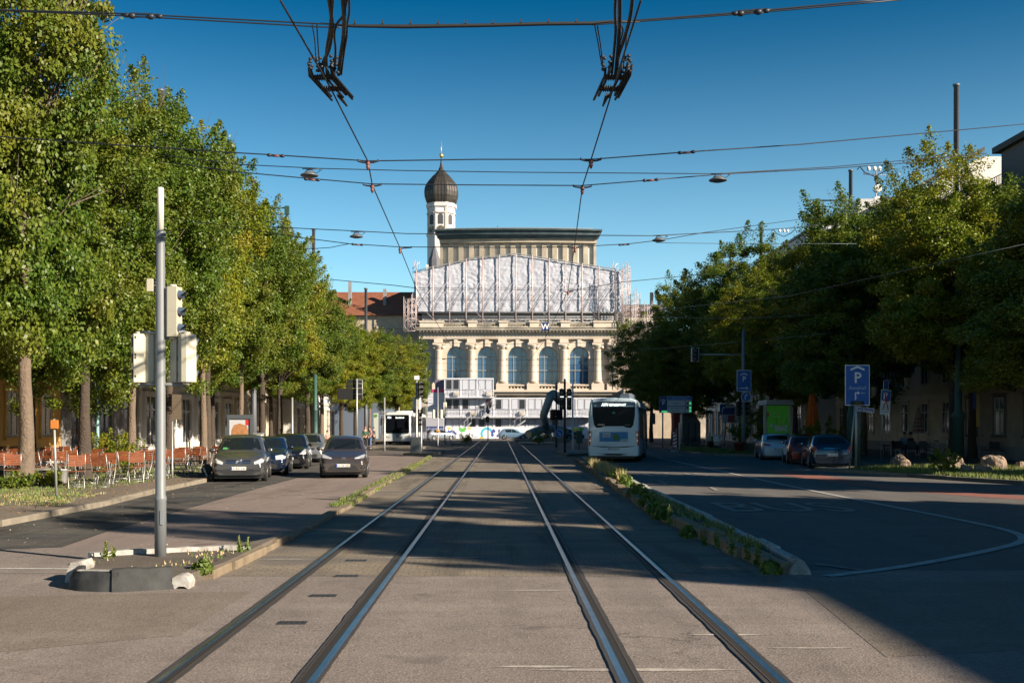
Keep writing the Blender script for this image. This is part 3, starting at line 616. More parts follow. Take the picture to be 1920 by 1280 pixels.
# church tower
KZ = 240.0; s3 = KZ/F
def vz(py): return H+(CY-py)*s3
t = thing('church_tower', 'slim white octagonal church tower with a dark onion dome and gilded ball', 'tower', (X(827.5, KZ), KZ, 0))
hw = 26.5*s3
m = MB(); m.box(-hw*1.02, hw*1.02, -hw, hw, 0, vz(500)); m.lathe([(hw*1.05, vz(500)), (hw*1.05, vz(445)), (hw*1.12, vz(444)), (hw*1.12, vz(441)), (hw, vz(440)), (hw, vz(392)), (hw*1.12, vz(391)), (hw*1.16, vz(386)), (hw*1.02, vz(385)), (hw*1.02, vz(382))], 8, smooth=False)
m.build('shaft', mat('church_white', (0.68, 0.66, 0.64), .8, var=.2, vs=.6), t)
m = MB()
for k in range(8):
    a = math.pi*2*(k)/8; T_ = Matrix.Rotation(a, 4, 'Z')
    apo = hw*math.cos(math.pi/8)
    for s in (-1, 1): m.box(s*hw*.34-.14, s*hw*.34+.14, -apo-.15, -apo, vz(440), vz(393), T=T_)
    m.box(-hw*.3, hw*.3, -apo-.3, -apo, vz(402)-.15, vz(401), T=T_)
m.build('pilasters', mat('church_trim', (0.50, 0.44, 0.42), .8), t)
for k in (0, 1, 7, 6, 2):
    a = math.pi*2*k/8; T_ = Matrix.Rotation(a, 4, 'Z'); apo = hw*math.cos(math.pi/8)
    m = MB(); wv = .55; m.prism_y([(-wv, vz(424)), (wv, vz(424)), (wv, vz(409)), (wv*.7, vz(406)), (0, vz(405)), (-wv*.7, vz(406)), (-wv, vz(409))], -apo-.08, -apo-.01, T=T_); m.build('belfry_window', mat('louvre_dark', (.05, .05, .06), .7), t)
for k in (7, 0):
    T_ = Matrix.Rotation(math.pi*2*k/8, 4, 'Z'); m = MB(); m.lathe([(.85, -.05), (.85, .05)], 20, T=T_ @ Matrix.Translation((0, -apo-.06, vz(434))) @ Matrix.Rotation(R(90), 4, 'X')); ck = m.build('clock_face', mat('clock_dark', (.06, .06, .07), .6), t)
    m = MB()
    for j in range(12):
        q = math.pi*j/6; m.box(-.04, .04, -.02, 0, .55, .75, T=T_ @ Matrix.Translation((0, -apo-.12, vz(434))) @ Matrix.Rotation(q, 4, 'Y'))
    m.box(-.04, .04, -.02, 0, 0, .6, T=T_ @ Matrix.Translation((0, -apo-.13, vz(434))) @ Matrix.Rotation(.4, 4, 'Y')); m.build('clock_hands', mat('gilding', (.75, .5, .15), .35, .8), ck)
on = [(27, 383), (29.5, 378), (31.8, 370), (32.5, 362), (31.5, 354), (28.5, 347), (23.5, 340), (17, 332), (11, 326), (6, 320), (3.2, 313), (1.8, 305), (1.0, 297)]
prof = [(r*s3*1.0, vz(y)) for r, y in on]
m = MB(); m.lathe(prof, 8, smooth=True)
dome = None
m = MB(); n = 64; vs = []
for r, z in prof:
    for j in range(n):
        a = 2*math.pi*j/n; q = (a+math.pi/8) % (math.pi/4)-math.pi/8; f = math.cos(math.pi/8)/math.cos(q)*1.04
        rr = r*f*(1+(0.012 if j % 2 else 0)); vs.append((rr*math.cos(a), rr*math.sin(a), z))
m.add(vs, [(i*n+j, i*n+(j+1) % n, (i+1)*n+(j+1) % n, (i+1)*n+j) for i in range(len(prof)-1) for j in range(n)], 0, False)
m.build('onion_dome', mat('dome_metal', (0.022, 0.022, 0.022), .5, .3, var=.5, vs=.8, col2=(.06, .052, .045)), t)
m = MB(); m.tube([(0, 0, vz(298)), (0, 0, vz(262))], [.12, .04], 6); m.ball((0, 0, vz(292)), .5); m.build('finial_ball', MATS['gilding'], t)
m = MB(); c0 = (X(811, 225)-t.location.x, -14, 0)
m.lathe([(1.35, vz(498)-6), (1.35, vz(498)), (.9, vz(490)), (.75, vz(484)), (.05, vz(470))], 8, smooth=False, c=(c0[0], -8)); m.build('side_turret', mat('turret_dark', (.12, .12, .14), .6, var=.3), t)

# ---------------------------------------------------------------- tarpaulin and scaffolding in front of the gable
M_TARP = mat('tarp_white', (0.42, 0.44, 0.51), 0.75, var=0.15, vs=.8, bump=0.3, bs=3.5, bd=.06)
AY = TZ+1.0; sA = AY/F
def ax(px): return (px-CX)*sA
def azz(py): return H+(CY-py)*sA
top = [(776, 512), (800, 505), (850, 495), (885, 486), (930, 482), (968, 478), (1010, 484), (1060, 492), (1110, 500), (1150, 506), (1164, 509)]
def topy(px):
    for (a, ya), (b, yb) in zip(top[:-1], top[1:]):
        if px <= b: return ya+(yb-ya)*(px-a)/(b-a)
    return top[-1][1]
UP = [781+k*31 for k in range(13)]
def tarp(u, v):
    px = 776+(1164-776)*u; pyb = 584; pxl = px+(8*(1-v)*(1-u)**12); py = pyb+(topy(px)-pyb)*v
    x = ax(pxl); z = azz(py)
    ph = ((px-781) % 31)/31; lift = (px-900)/260
    am = .55+.9*abs(noise.noise(Vector((x*.16, z*.2, 11)))+.35*lift)
    d = 0.05*math.sin(math.pi*ph)*(.6+.4*noise.noise((px*.05, v*4, 3)))
    q = Vector((x*.9, z*.9, 0)); lift = (px-900)/260
    d += .06*noise.noise(q*.8)+.075*noise.noise(Vector((x*1.1+z*.7*lift, z*2.6-x*.5*lift, 7)))+.04*noise.noise(Vector((x*2.2+z*1.4*lift, z*5.2-x*1.2*lift, 1)))
    d += .045*abs(noise.noise(Vector((x*3.1, z*3.3, 9))))
    if v > .97: z += .15*noise.noise((x*2, 0, 5))
    return (x, -d*1.7*am, z)
tp = thing('tarpaulin', 'huge crumpled white tarpaulin wrapped round the theatre gable', 'tarpaulin', (0, AY, 0))
m = MB(); m.grid(tarp, 210, 60); m.build('sheet', M_TARP, tp)
m = MB(); m.add([(ax(776), .5, azz(584)), (ax(1164), .5, azz(584))]+[(ax(a), .5, azz(b)+-.1) for a, b in top[::-1]]+[(ax(778), 14, azz(584)), (ax(1164), 14, azz(584))]+[(ax(a), 14, azz(b)-.1) for a, b in top[::-1]], [tuple(range(13)), tuple(range(13, 26))]+[(k, k+1, k+14, k+13) for k in range(12)]+[(12, 0, 13, 25)]); m.build('rear_sheet', M_TARP, tp)
sc_ = thing('scaffolding', 'steel tube scaffolding standing on the theatre roof in front of the white tarpaulin', 'scaffolding', (0, AY-.42, 0))
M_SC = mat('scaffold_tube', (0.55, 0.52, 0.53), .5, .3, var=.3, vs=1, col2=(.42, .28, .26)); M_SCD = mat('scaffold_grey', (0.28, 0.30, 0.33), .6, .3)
for px in UP+[1166]:
    m = MB(); m.tube([(ax(px), 0, azz(607)), (ax(px), 0, azz(topy(min(px, 1164))-3))], .105, 6); m.build('upright', M_SC, sc_)
m = MB()
for py in (586, 594, 598, 604): m.tube([(ax(760), 0.1, azz(py)), (ax(1170), .1, azz(py))], .07, 5)
for py in (540, 560): m.tube([(ax(776), 0.1, azz(py)), (ax(1166), .1, azz(py))], .035, 5)
m.tube([(ax(a), 0.05, azz(b)+.12) for a, b in top], .08, 5); m.build('ledgers', M_SCD, sc_)
m = MB(); n = 52
for k in range(n):
    a = ax(765+(1165-765)*k/n); b = ax(765+(1165-765)*(k+1)/n); z0, z1_ = (azz(604), azz(598)) if k % 2 else (azz(598), azz(604)); m.tube([(a, .1, z0), (b, .1, z1_)], .05, 4)
m.build('lattice_girder', M_SCD, sc_)
m = MB()
for px in UP[:-1]: m.tube([(ax(px+1), .05, azz(582)), (ax(px+30), .05, azz(538))], .045, 4); m.tube([(ax(px+1), .05, azz(586)), (ax(px+15), .05, azz(565))], .035, 4); m.tube([(ax(px+1), .05, azz(566)), (ax(px+30), .05, azz(524))], .04, 4)
for px in (UP[1], UP[4], UP[8], UP[11]): m.tube([(ax(px-12), .05, azz(586)), (ax(px+5), .05, azz(602))], .05, 4)
m.build('braces', mat('brace_shadow_grey', (.30, .29, .34), .7), sc_)  # tubes coloured dark to stand in for diagonal shadows on the tarpaulin
m = MB(); m.box(ax(790), ax(1160), 1.5, 6, azz(600), azz(585)); m.build('deck', mat('boarding_grey', (.25, .23, .22), .9, var=.3), sc_)
m = MB(); m.box(ax(778), ax(1164), .3, 4, azz(608.5), azz(606.5)); m.build('toe_board', M_SCD, sc_)
def cage(name, label, px0, px1, py0, py1, y, nx, nz, r=.06, dx=2.0):
    t = thing(name, label, 'scaffolding', (0, y, 0)); s = y/F; fx = lambda p: (p-CX)*s; fz = lambda p: H+(CY-p)*s
    m = MB()
    for i in range(nx+1):
        for d in (0, dx): m.tube([(fx(px0+(px1-px0)*i/nx), d, fz(py1)), (fx(px0+(px1-px0)*i/nx), d, fz(py0)+rnd.uniform(-.5, 1.2))], r, 5)
    m.build('uprights', M_SC, t)
    m = MB()
    for j in range(nz+1):
        for d in (0, dx): m.tube([(fx(px0), d, fz(py0+(py1-py0)*j/nz)), (fx(px1), d, fz(py0+(py1-py0)*j/nz))], r*.8, 5)
    m.build('ledgers', M_SC, t)
    m = MB()
    for i in range(nx):
        for j in range(nz):
            a, b = px0+(px1-px0)*i/nx, px0+(px1-px0)*(i+1)/nx; c, d_ = py0+(py1-py0)*j/nz, py0+(py1-py0)*(j+1)/nz
            if (i+j) % 2: a, b = b, a
            m.tube([(fx(a), 0, fz(c)), (fx(b), 0, fz(d_))], r*.6, 4)
    m.build('braces', M_SC, t); return t
cage('scaffolding', 'dense scaffold frames right of the white tarpaulin, reaching towards the trees', 1168, 1182, 500, 612, 163, 3, 9, .05)
cage('scaffolding', 'lower scaffold bay stepping down to the right of the theatre', 1182, 1200, 552, 640, 163, 3, 7, .05)
cage('scaffolding', 'small scaffold tower at the far right end beside the tree tops', 1200, 1226, 575, 650, 163, 3, 5, .05)
cage('scaffolding', 'scaffold bay at the left end of the tarpaulin by the orange roof', 757, 779, 560, 620, 163, 3, 5, .05)
cage('scaffolding', 'tall scaffold standing down the right side wall of the theatre', 1170, 1200, 640, 720, 163, 3, 7, .05)
for p, (a, b) in (('left', (780, 506)), ('right', (1152, 508))):
    m = MB(); T_ = P(a, b, AY)
    for k in range(3): m.tube([(T_.x-.5+.5*k, AY, T_.z-.5), (T_.x-.1+.3*k, AY, T_.z+1.6-.3*k)], .05, 4)
    m.tube([(T_.x-.6, AY, T_.z+.2), (T_.x+.6, AY, T_.z+1.2)], .05, 4); tag(m.build('scaffold_stub', M_SC), 'loose scaffold tubes sticking up above the %s end of the tarpaulin' % p, 'scaffold tubes')
t = thing('side_wing', 'brownish side wing of the theatre behind the right scaffolding', 'building', (0, 0, 0))
m = MB(); m.box(X(1169, 172), X(1240, 172), 172, 190, 0, HZ(585, 172)); m.build('wall', M_STD, t)
m = MB(); m.box(X(1169, 172), X(1245, 172), 171, 191, HZ(585, 172), HZ(572, 172)); m.build('roof', MATS['shop_dark'], t)
for px in (1222, 1236, 1247):
    m = MB(); m.box(X(px, 178)-.25, X(px, 178)+.25, 178, 178.5, HZ(575, 178), HZ(548 if px == 1222 else 551, 178)); m.build('chimney', MATS['iron_dark'], t)
# station sign W hung on the span wire in front of the balustrade
w_ = thing('w_signal_board', 'square blue board with a white letter W hanging before the theatre balustrade', 'sign', P(1022.5, 612, 60))
m = MB(); m.box(-.2, .2, -.02, .02, -.2, .2); m.build('board', mat('sign_blue', (0.008, 0.035, 0.16), .45), w_)
m = MB(); text_on(m, 'W', .42, 0, -.15, -.024, bold=True); m.build('lettering', mat('sign_white', (.75, .75, .75), .5), w_)
m = MB(); m.tube([(0, 0, .2), (0, 0, .7)], .012, 4); m.build('hanger', mat('cable_black', (.02, .02, .022), .6), w_)
# ---------------------------------------------------------------- trees
def leaf_mat(name, g1, g2, yel, yamt=0.5):
    m = bpy.data.materials.new(name); m.use_nodes = True; MATS[name] = m
    p = m.node_tree.nodes['Principled BSDF']; l = m.node_tree.links
    ge = N(m, 'ShaderNodeNewGeometry'); oi = N(m, 'ShaderNodeObjectInfo'); tc = N(m, 'ShaderNodeTexCoord')
    base = mixc(m, ge.outputs['Random Per Island'], g1, g2)
    va = N(m, 'ShaderNodeVectorMath'); va.operation = 'ADD'; l.new(tc.outputs['Object'], va.inputs[0]); l.new(oi.outputs['Location'], va.inputs[1])
    nz = N(m, 'ShaderNodeTexNoise'); nz.inputs['Scale'].default_value = 0.45; nz.inputs['Detail'].default_value = 4; l.new(va.outputs[0], nz.inputs['Vector'])
    r = N(m, 'ShaderNodeMapRange'); r.inputs[1].default_value = .45; r.inputs[2].default_value = .68; r.inputs[4].default_value = yamt; l.new(nz.outputs[0], r.inputs[0])
    base = mixc(m, r.outputs[0], base, yel); l.new(base, p.inputs['Base Color'])
    p.inputs['Roughness'].default_value = 0.45; p.inputs['Specular IOR Level'].default_value = 0.35
    tr = N(m, 'ShaderNodeBsdfTranslucent'); l.new(mixc(m, 0.35, base, (0.16, 0.22, 0.01)), tr.inputs['Color'])
    mx = N(m, 'ShaderNodeMixShader'); mx.inputs[0].default_value = .32
    out = [n for n in m.node_tree.nodes if n.type == 'OUTPUT_MATERIAL'][0]
    l.new(p.outputs[0], mx.inputs[1]); l.new(tr.outputs[0], mx.inputs[2]); l.new(mx.outputs[0], out.inputs[0])
    return m
L1 = leaf_mat('lime_leaves', (0.042, 0.10, 0.011), (0.13, 0.185, 0.02), (0.25, 0.22, 0.026))
L2 = leaf_mat('dark_leaves', (0.055, 0.115, 0.016), (0.15, 0.20, 0.024), (0.28, 0.24, 0.02), 0.5)
L3 = leaf_mat('yellowing_leaves', (0.10, 0.16, 0.012), (0.22, 0.25, 0.02), (0.34, 0.25, 0.02), .55)
M_BARK = mat('bark', (0.07, 0.052, 0.038), 0.95, var=0.6, vs=5, bump=1.0, bs=14, col2=(.05, .038, .03), bd=.06)
M_BARKL = mat('bark_pale', (0.17, 0.125, 0.09), 0.95, var=0.5, vs=5, bump=1.0, bs=14, col2=(.13, .10, .075), bd=.05)
def leaves_mesh(name, cen, nrm, size, mt, seed):
    rs = np.random.RandomState(seed); n = len(cen)
    d = rs.normal(size=(n, 3)); d -= (d*nrm).sum(1)[:, None]*nrm; d /= np.linalg.norm(d, axis=1)[:, None]+1e-9
    e = np.cross(nrm, d); s = size[:, None]
    fold = nrm*s*0.18
    v = np.stack([cen-d*s, cen+e*s*0.62+fold, cen+d*s, cen-e*s*0.62+fold], 1).reshape(-1, 3)
    me = bpy.data.meshes.new(name); me.vertices.add(4*n); me.vertices.foreach_set('co', v.astype(np.float32).ravel())
    me.loops.add(4*n); me.loops.foreach_set('vertex_index', np.arange(4*n, dtype=np.int32))
    me.polygons.add(n); me.polygons.foreach_set('loop_start', np.arange(0, 4*n, 4, dtype=np.int32)); me.polygons.foreach_set('loop_total', np.full(n, 4, dtype=np.int32))
    me.materials.append(mt); me.update(calc_edges=True); return me
def crown_mesh(name, rx, rz, zc, nleaf, ncl, seed, mt, leaf=0.105, shell=0.62, spikes=30, lob=.44):
    rs = np.random.RandomState(seed); cen = []; nr = []; cl = []
    ph = rs.uniform(0, 6.28, 8); 
    def rad(d):
        return 1+lob*(.5*np.sin(d[0]*3.1+ph[0]+d[2]*2)+.4*np.sin(d[1]*3.7+ph[1]-d[2]*2.3)+.35*np.sin(d[2]*5+ph[2]+d[0]*3)+.25*np.sin(d[0]*8+d[1]*7+ph[3]))*.6
    per = nleaf//(ncl+spikes)
    for k in range(ncl):
        d = rs.normal(size=3); d /= np.linalg.norm(d)
        r = shell+(1-shell)*rs.uniform()**.7 if rs.uniform() < .85 else rs.uniform(.2, shell)
        r *= rad(d); flat = 1.0 if d[2] > -.3 else .85
        hz_ = math.hypot(d[0], d[1])+1e-6; ww_ = (1-abs(d[2])**2.6)**(1/2.6)/hz_; c = np.array([d[0]*rx*r*ww_, d[1]*rx*r*ww_, zc+d[2]*rz*r*flat]); cr = rs.uniform(.3, .72)
        q = rs.normal(size=(per, 3)); q /= np.linalg.norm(q, axis=1)[:, None]; q *= (rs.uniform(size=(per, 1))**.45)*cr*np.array([1, 1, .75])
        cen.append(c+q); nn = q/cr*.7+d*.35+np.array([0, 0, .35])+rs.normal(size=(per, 3))*.7; nr.append(nn); cl.append(c)
    for k in range(spikes):                                     # upright sprays that break the outline
        d = rs.normal(size=3); d[2] = abs(d[2])*1.1; d /= np.linalg.norm(d); r = rad(d)*.98
        c = np.array([d[0]*rx*r, d[1]*rx*r, zc+d[2]*rz*r]); ax_ = d*.5+np.array([0, 0, .6]); ax_ /= np.linalg.norm(ax_); ln = rs.uniform(.7, 1.7)
        t = rs.uniform(size=(per, 1))**.8; q = c+ax_*t*ln+rs.normal(size=(per, 3))*(.30*(1.1-t))
        cen.append(q); nr.append(rs.normal(size=(per, 3))*.7+d*.4+np.array([0, 0, .3])); cl.append(c)
    cen = np.concatenate(cen); nr = np.concatenate(nr); nr /= np.linalg.norm(nr, axis=1)[:, None]+1e-9
    sz = rs.uniform(.6, 1.25, len(cen))*leaf
    return leaves_mesh(name, cen, nr, sz, mt, seed+99), cl
def trunk_mesh(hgt, r, seed, cl, lean=0.0, fork=None):
    rr = random.Random(seed); m = MB(); n = 9
    pts = []; rad = []
    for k in range(n+1):
        u = k/n; z = u*hgt; pts.append((lean*u*u*2+.12*noise.noise((seed, z*.4, 0))*min(1, z), .12*noise.noise((seed+5, z*.4, 2))*min(1, z), z)); rad.append(r*(1.35 if k == 0 else 1.1 if k == 1 else 1)*(1-.6*u)+.0)
    # gnarled surface: denser ring with noise
    P_ = [Vector(p) for p in pts]; rings = 46; seg = 14; vs = []
    for i in range(rings+1):
        u = i/rings*n; k = min(int(u), n-1); f = u-k; c = P_[k].lerp(P_[k+1], f); q = rad[k]*(1-f)+rad[k+1]*f
        for j in range(seg):
            a = 2*math.pi*j/seg; w = 1+.16*noise.noise((math.cos(a)*1.3, math.sin(a)*1.3, c.z*1.1+seed))+.07*noise.noise((math.cos(a)*4, math.sin(a)*4, c.z*3+seed))
            vs.append((c.x+q*w*math.cos(a), c.y+q*w*math.sin(a), c.z-.05 if i == 0 else c.z))
    m.add(vs, [(i*seg+j, i*seg+(j+1) % seg, (i+1)*seg+(j+1) % seg, (i+1)*seg+j) for i in range(rings) for j in range(seg)], 0, True)
    cs = sorted(rr.sample(range(len(cl)), min(34, len(cl))))
    for q in cs:
        e = Vector(cl[q]); z0 = rr.uniform(.33, .9)*hgt
        if e.z < z0: z0 = max(hgt*.3, e.z-.8)
        k = min(int(z0/hgt*n), n-1); s = P_[k].lerp(P_[k+1], z0/hgt*n-k); mid = s.lerp(e, .45)+Vector((rr.uniform(-.3, .3), rr.uniform(-.3, .3), rr.uniform(.0, .7)))
        q0 = r*.30*(1-z0/hgt*.5); m.tube([s, s.lerp(mid, .5)+Vector((0, 0, .1)), mid, e], [q0, q0*.7, q0*.45, q0*.12], 6)
        for _ in range(2): m.tube([mid, mid.lerp(e, .5)+Vector((rr.uniform(-.8, .8), rr.uniform(-.8, .8), rr.uniform(.2, 1)))], [q0*.3, q0*.08], 4)
    return m
VAR = []
for k, (mt, sd_) in enumerate(((L1, 3), (L1, 14), (L3, 25), (L2, 36), (L2, 47), (L1, 58), (L3, 69))):
    cm, cl = crown_mesh('crown', 3.1, 5.4, 9.0, 170000, 560, sd_, mt, leaf=.062, spikes=46)
    tm = trunk_mesh(11.5, .20, sd_, cl).mesh('trunk', M_BARKL if k in (1, 6, 5) else M_BARK)
    VAR.append((cm, tm))
def tree(x, y, h, var, label, rx=3.1, bottom=3.7, tr=1.0, group=None, name='street_tree', rot=None, tm=None, off=(0, 0), zb=0.1, dy=.5):
    bottom -= 1.5
    t = thing(name, label, 'tree', (x, y, zb), 0, group)
    cm, tmm = VAR[var]; a = rnd.choice((0, math.pi))+rnd.uniform(-.4, .4) if rot is None else rot
    sz = (h-bottom)/12.2
    c = bpy.data.objects.new('crown', cm); SC.collection.objects.link(c); c.parent = t; c.location = (off[0], off[1], h-.6-14.4*sz); c.scale = ((rx-.2)/3.1, (rx+dy)/3.1, sz); c.rotation_euler = (0, 0, a)
    k = bpy.data.objects.new('trunk', tm or tmm); SC.collection.objects.link(k); k.parent = t; k.scale = (tr, tr, (h-1.0)/11.5*.9); k.rotation_euler = (0, 0, a)
    return t
GL = 'trees lining the left pavement'; GR = 'trees lining the right side'
left = [(-15.5, 22.5, 15.5, 0, 'big tree at the left edge, cut off by the photo frame', 3.4, 4.6),
 (-13.3, 30.6, 16.8, 5, 'tall green tree behind the orange-topped post, its crown leaving the top left corner', 2.9, 2.6),
 (-13.6, 35.8, 12.6, 0, 'gnarled tree with a forked trunk above the beer garden chairs', 3.2, 3.0),
 (-13.4, 39.8, 13.6, 1, 'straight pale-barked tree behind the left traffic signal boxes', 3.1, 3.1),
 (-13.1, 43.2, 15.0, 0, 'tree whose trunk shows just right of the grey signal mast', 3.3, 3.6),
 (-13.2, 48.6, 14.4, 6, 'leaning pale-trunked tree left of the silver-grey hatchback', 3.2, 4.2),
 (-13.8, 51.5, 13.6, 3, 'dark-trunked tree close behind the leaning pale one', 3.0, 3.9),
 (-13.4, 56.5, 14.2, 1, 'green tree directly behind the advert billboard', 3.2, 4.6),
 (-13.3, 61, 14.2, 0, 'tree with yellow tinged crown past the billboard', 3.3, 4.6),
 (-13.6, 67.5, 13.8, 2, 'yellow-green tree midway along the left row', 3.3, 4.4),
 (-13.2, 75, 12.6, 3, 'green tree with a wide low fork behind the parked silver car', 3.2, 4.2),
 (-13.3, 81.5, 11.8, 5, 'tree above the green lamp pillar on the left', 3.1, 4.2),
 (-12.8, 88, 11.6, 2, 'small yellowish tree behind the dark traffic board', 3.0, 4.4),
 (-12.6, 95, 11.6, 2, 'bright yellow-green tree right of the dark traffic board', 3.3, 4.2),
 (-12.2, 102, 11.5, 1, 'bright tree over the three waiting pedestrians', 3.3, 4.4),
 (-10.3, 110, 11.2, 2, 'golden-green tree above the oncoming bus', 3.0, 4.2),
 (-10.0, 122, 12.2, 4, 'dark green tree at the end of the left row, against the theatre', 3.3, 4.2)]
for (x, y, h, v, lab, rx, bt) in left: tree(x, y, h-(.7 if y > 54 else 0), v, lab, rx, bt, tr=.98 if y < 37 else (.75 if v in (1, 6) else .95), group=GL, off=(-.75, 0), dy=.4 if y < 32 else -.35)
for (x, y, h, v, lab) in ((-17.6, 41, 14, 0, 'second-row tree behind the beer garden'), (-17.4, 66, 13.5, 3, 'second-row tree in front of the white house'), (-17.2, 82, 12.5, 0, 'second-row tree before the cream house'), (-17, 98, 12, 2, 'second-row tree before the last left house')):
    tree(x, y, h, v, lab, 3.0, 4.6, tr=.8, group='second row of trees on the left')
right = [(22.6, 42.5, 12.3, 3, 'tree with sunlit leaves at the right edge, behind the rocks', 3.6, 4.2),
 (21.5, 26.6, 13.0, 0, 'unseen tree added by the narrow house on the right to cast shade', 2.6, 4.2),  # this and the next three: unseen trees added to shape the road shadows
 (20.5, 11.8, 12.0, 3, 'second unseen tree added right of the camera to cast shade', 3.0, 3.2),
 (20.5, 16.2, 11.0, 0, 'third unseen tree added right of the camera to cast shade', 2.2, 3.2),
 (20.0, 4.8, 15.0, 3, 'tall unseen tree added right of the camera to cast shade', 2.3, 3.2),
 (21.3, 51.5, 13.3, 2, 'tall gold-topped tree in front of the thin pole on the right', 3.5, 4.4),
 (24.6, 57, 13.8, 4, 'dark tree behind the tall one at the right', 3.3, 4.2),
 (21.9, 66, 15.2, 1, 'rounded tree with a sunlit top above the blue parking sign', 3.5, 4.4),
 (19.0, 60, 12.2, 4, 'dark shaded tree between the two blue parking signs', 3.2, 4.6),
 (18.8, 76, 11.4, 2, 'yellow-leaved shaded tree behind the mast with the signal arm', 3.2, 4.4),
 (21.6, 80, 13.4, 3, 'dark green tree behind the green poster shelter', 3.4, 4.4),
 (19.8, 90, 16.4, 0, 'tall green tree with sunlit top left of the white stepped house', 3.7, 4.6),
 (17.6, 101, 14.2, 4, 'dark tree above the traffic information board', 3.6, 4.2),
 (15.6, 113, 12.6, 3, 'dark tree over the bus roof at the left end of the right row', 3.3, 4.0),
 (15.2, 96, 9.8, 4, 'low dark tree in front of the end of the right row', 2.9, 3.8)]
for (x, y, h, v, lab, rx, bt) in right: tree(x, y, h+(.5 if y > 45 else 0), v, lab, rx+(.5 if y > 55 else .1), bt-(.6 if y > 40 else 0), tr=.95, group=GR)
# ---------------------------------------------------------------- vehicles
from mathutils.bvhtree import BVHTree
M_TYRE = mat('tyre_rubber', (0.018, 0.018, 0.018), .85, var=.3, vs=20); M_RIM = mat('alloy_rim', (0.45, 0.46, 0.48), .3, .9)
M_CARGL = mat('car_glass', (0.010, 0.014, 0.016), .06, spec=0.4); M_BLACKP = mat('black_plastic', (0.02, 0.02, 0.021), .5)
M_LAMP = mat('headlamp_glass', (0.80, 0.82, 0.84), .15, .3, spec=1, var=.45, vs=18); M_TAIL = mat('tail_lamp_red', (0.30, 0.015, 0.012), .15, spec=.9)
M_PLATE = mat('plate_white', (0.62, 0.62, 0.58), .5); M_PLTXT = mat('plate_black', (.02, .02, .02), .6); M_CHROME = mat('chrome', (.7, .7, .72), .15, 1.0)
M_PBLUE = mat('plate_blue', (.02, .06, .35), .5)
def lerp_tab(tab, y):
    if y <= tab[0][0]: return tab[0][1]
    for (a, va), (b, vb) in zip(tab[:-1], tab[1:]):
        if y <= b:
            t = (y-a)/(b-a); return va+(vb-va)*t
    return tab[-1][1]
def smooth_tab(tab, y, r=.09): return sum(lerp_tab(tab, y+d*r) for d in (-2, -1, 0, 1, 2))/5
def car_body(L, Wd, top, belt, nose=.62, flare=.0, tw=.30, lo=.20):
    st = [0, .02, .05, .1, .17, .26]+[.36+(L-.72)*k/38 for k in range(39)]+[L-.26, L-.17, L-.1, L-.05, L-.02, L]
    hw = Wd/2; vs = []; NP = 11
    for y in st:
        e = min(y, L-y); q = max(0, 1-e/.75); w = hw*(1-.13*q**2.2)-(.05*max(0, 1-e/.1)**2)
        zr = smooth_tab(top, y) if .2 < y < L-.2 else lerp_tab(top, y); ext = max(0, 1-e/.14)
        zb = min(lerp_tab(belt, y), zr-.03); gz = zr-zb; wt = w*.93-max(0, gz-.03)*tw
        z0 = lo+.05*ext
        half = [(0, z0), (w*.86, z0), (w*.97, z0+.08), (w*1.0, .42), (w*1.0, zb-.22 if zb > .7 else (zb+.42)/2), (w*.985, zb-.09), (w*.945, zb), (wt+.012, zr-.09*min(1, gz/.3)), (wt-.07, zr-.03*min(1, gz/.3)), (wt*.6, zr+.008), (0, zr+.018)]
        for s_, rng in ((1, range(NP)), (-1, range(NP-2, 0, -1))):
            for k in rng: vs.append((s_*half[k][0], y, half[k][1]))
    n = 2*NP-2; k = len(st)
    fs = [(i*n+j, (i+1)*n+j, (i+1)*n+(j+1) % n, i*n+(j+1) % n) for i in range(k-1) for j in range(n)]+[tuple(range(n)), tuple((k-1)*n+j for j in range(n))[::-1]]
    m = MB(); m.add(vs, fs, 0, True); m.sm[-1] = m.sm[-2] = False; return m
class Decal:
    def __init__(s, mb): s.t = BVHTree.FromPolygons([Vector(v) for v in mb.v], mb.f)
    def cast(s, o, d):
        h = s.t.ray_cast(Vector(o), Vector(d)); return h[0]
    def patch(s, outline, view, off=.006, rings=4, sub=4, thick=.0):
        # outline in (x,z) for view 'f'/'r' (from front / rear) or (y,z) for 'l'/'s' (from -x / +x)
        pts = []
        for a, b in zip(outline, outline[1:]+outline[:1]):
            for k in range(sub): pts.append((a[0]+(b[0]-a[0])*k/sub, a[1]+(b[1]-a[1])*k/sub))
        cx = sum(p[0] for p in pts)/len(pts); cz = sum(p[1] for p in pts)/len(pts)
        D = {'f': (0, 1, 0), 'r': (0, -1, 0), 'l': (1, 0, 0), 's': (-1, 0, 0)}[view]; D = Vector(D)
        vs = []; n = len(pts)
        def proj(a, z):
            o = Vector((a, -5, z)) if view == 'f' else Vector((a, 12, z)) if view == 'r' else Vector((-5, a, z)) if view == 'l' else Vector((5, a, z))
            h = s.cast(o, D)
            return (h-D*off) if h else None
        last = None
        for r in range(rings+1):
            f = 1-r/(rings+.0) if r < rings else 0.001
            for (a, z) in pts:
                p = proj(cx+(a-cx)*f, cz+(z-cz)*f)
                if p is None: p = last or Vector((cx, 0, cz))
                last = p; vs.append(p)
        m = MB(); m.add(vs, [(r*n+j, r*n+(j+1) % n, (r+1)*n+(j+1) % n, (r+1)*n+j) for r in range(rings) for j in range(n)], 0, False)
        return m
def mirror_o(o): return [(-a, z) for a, z in o]
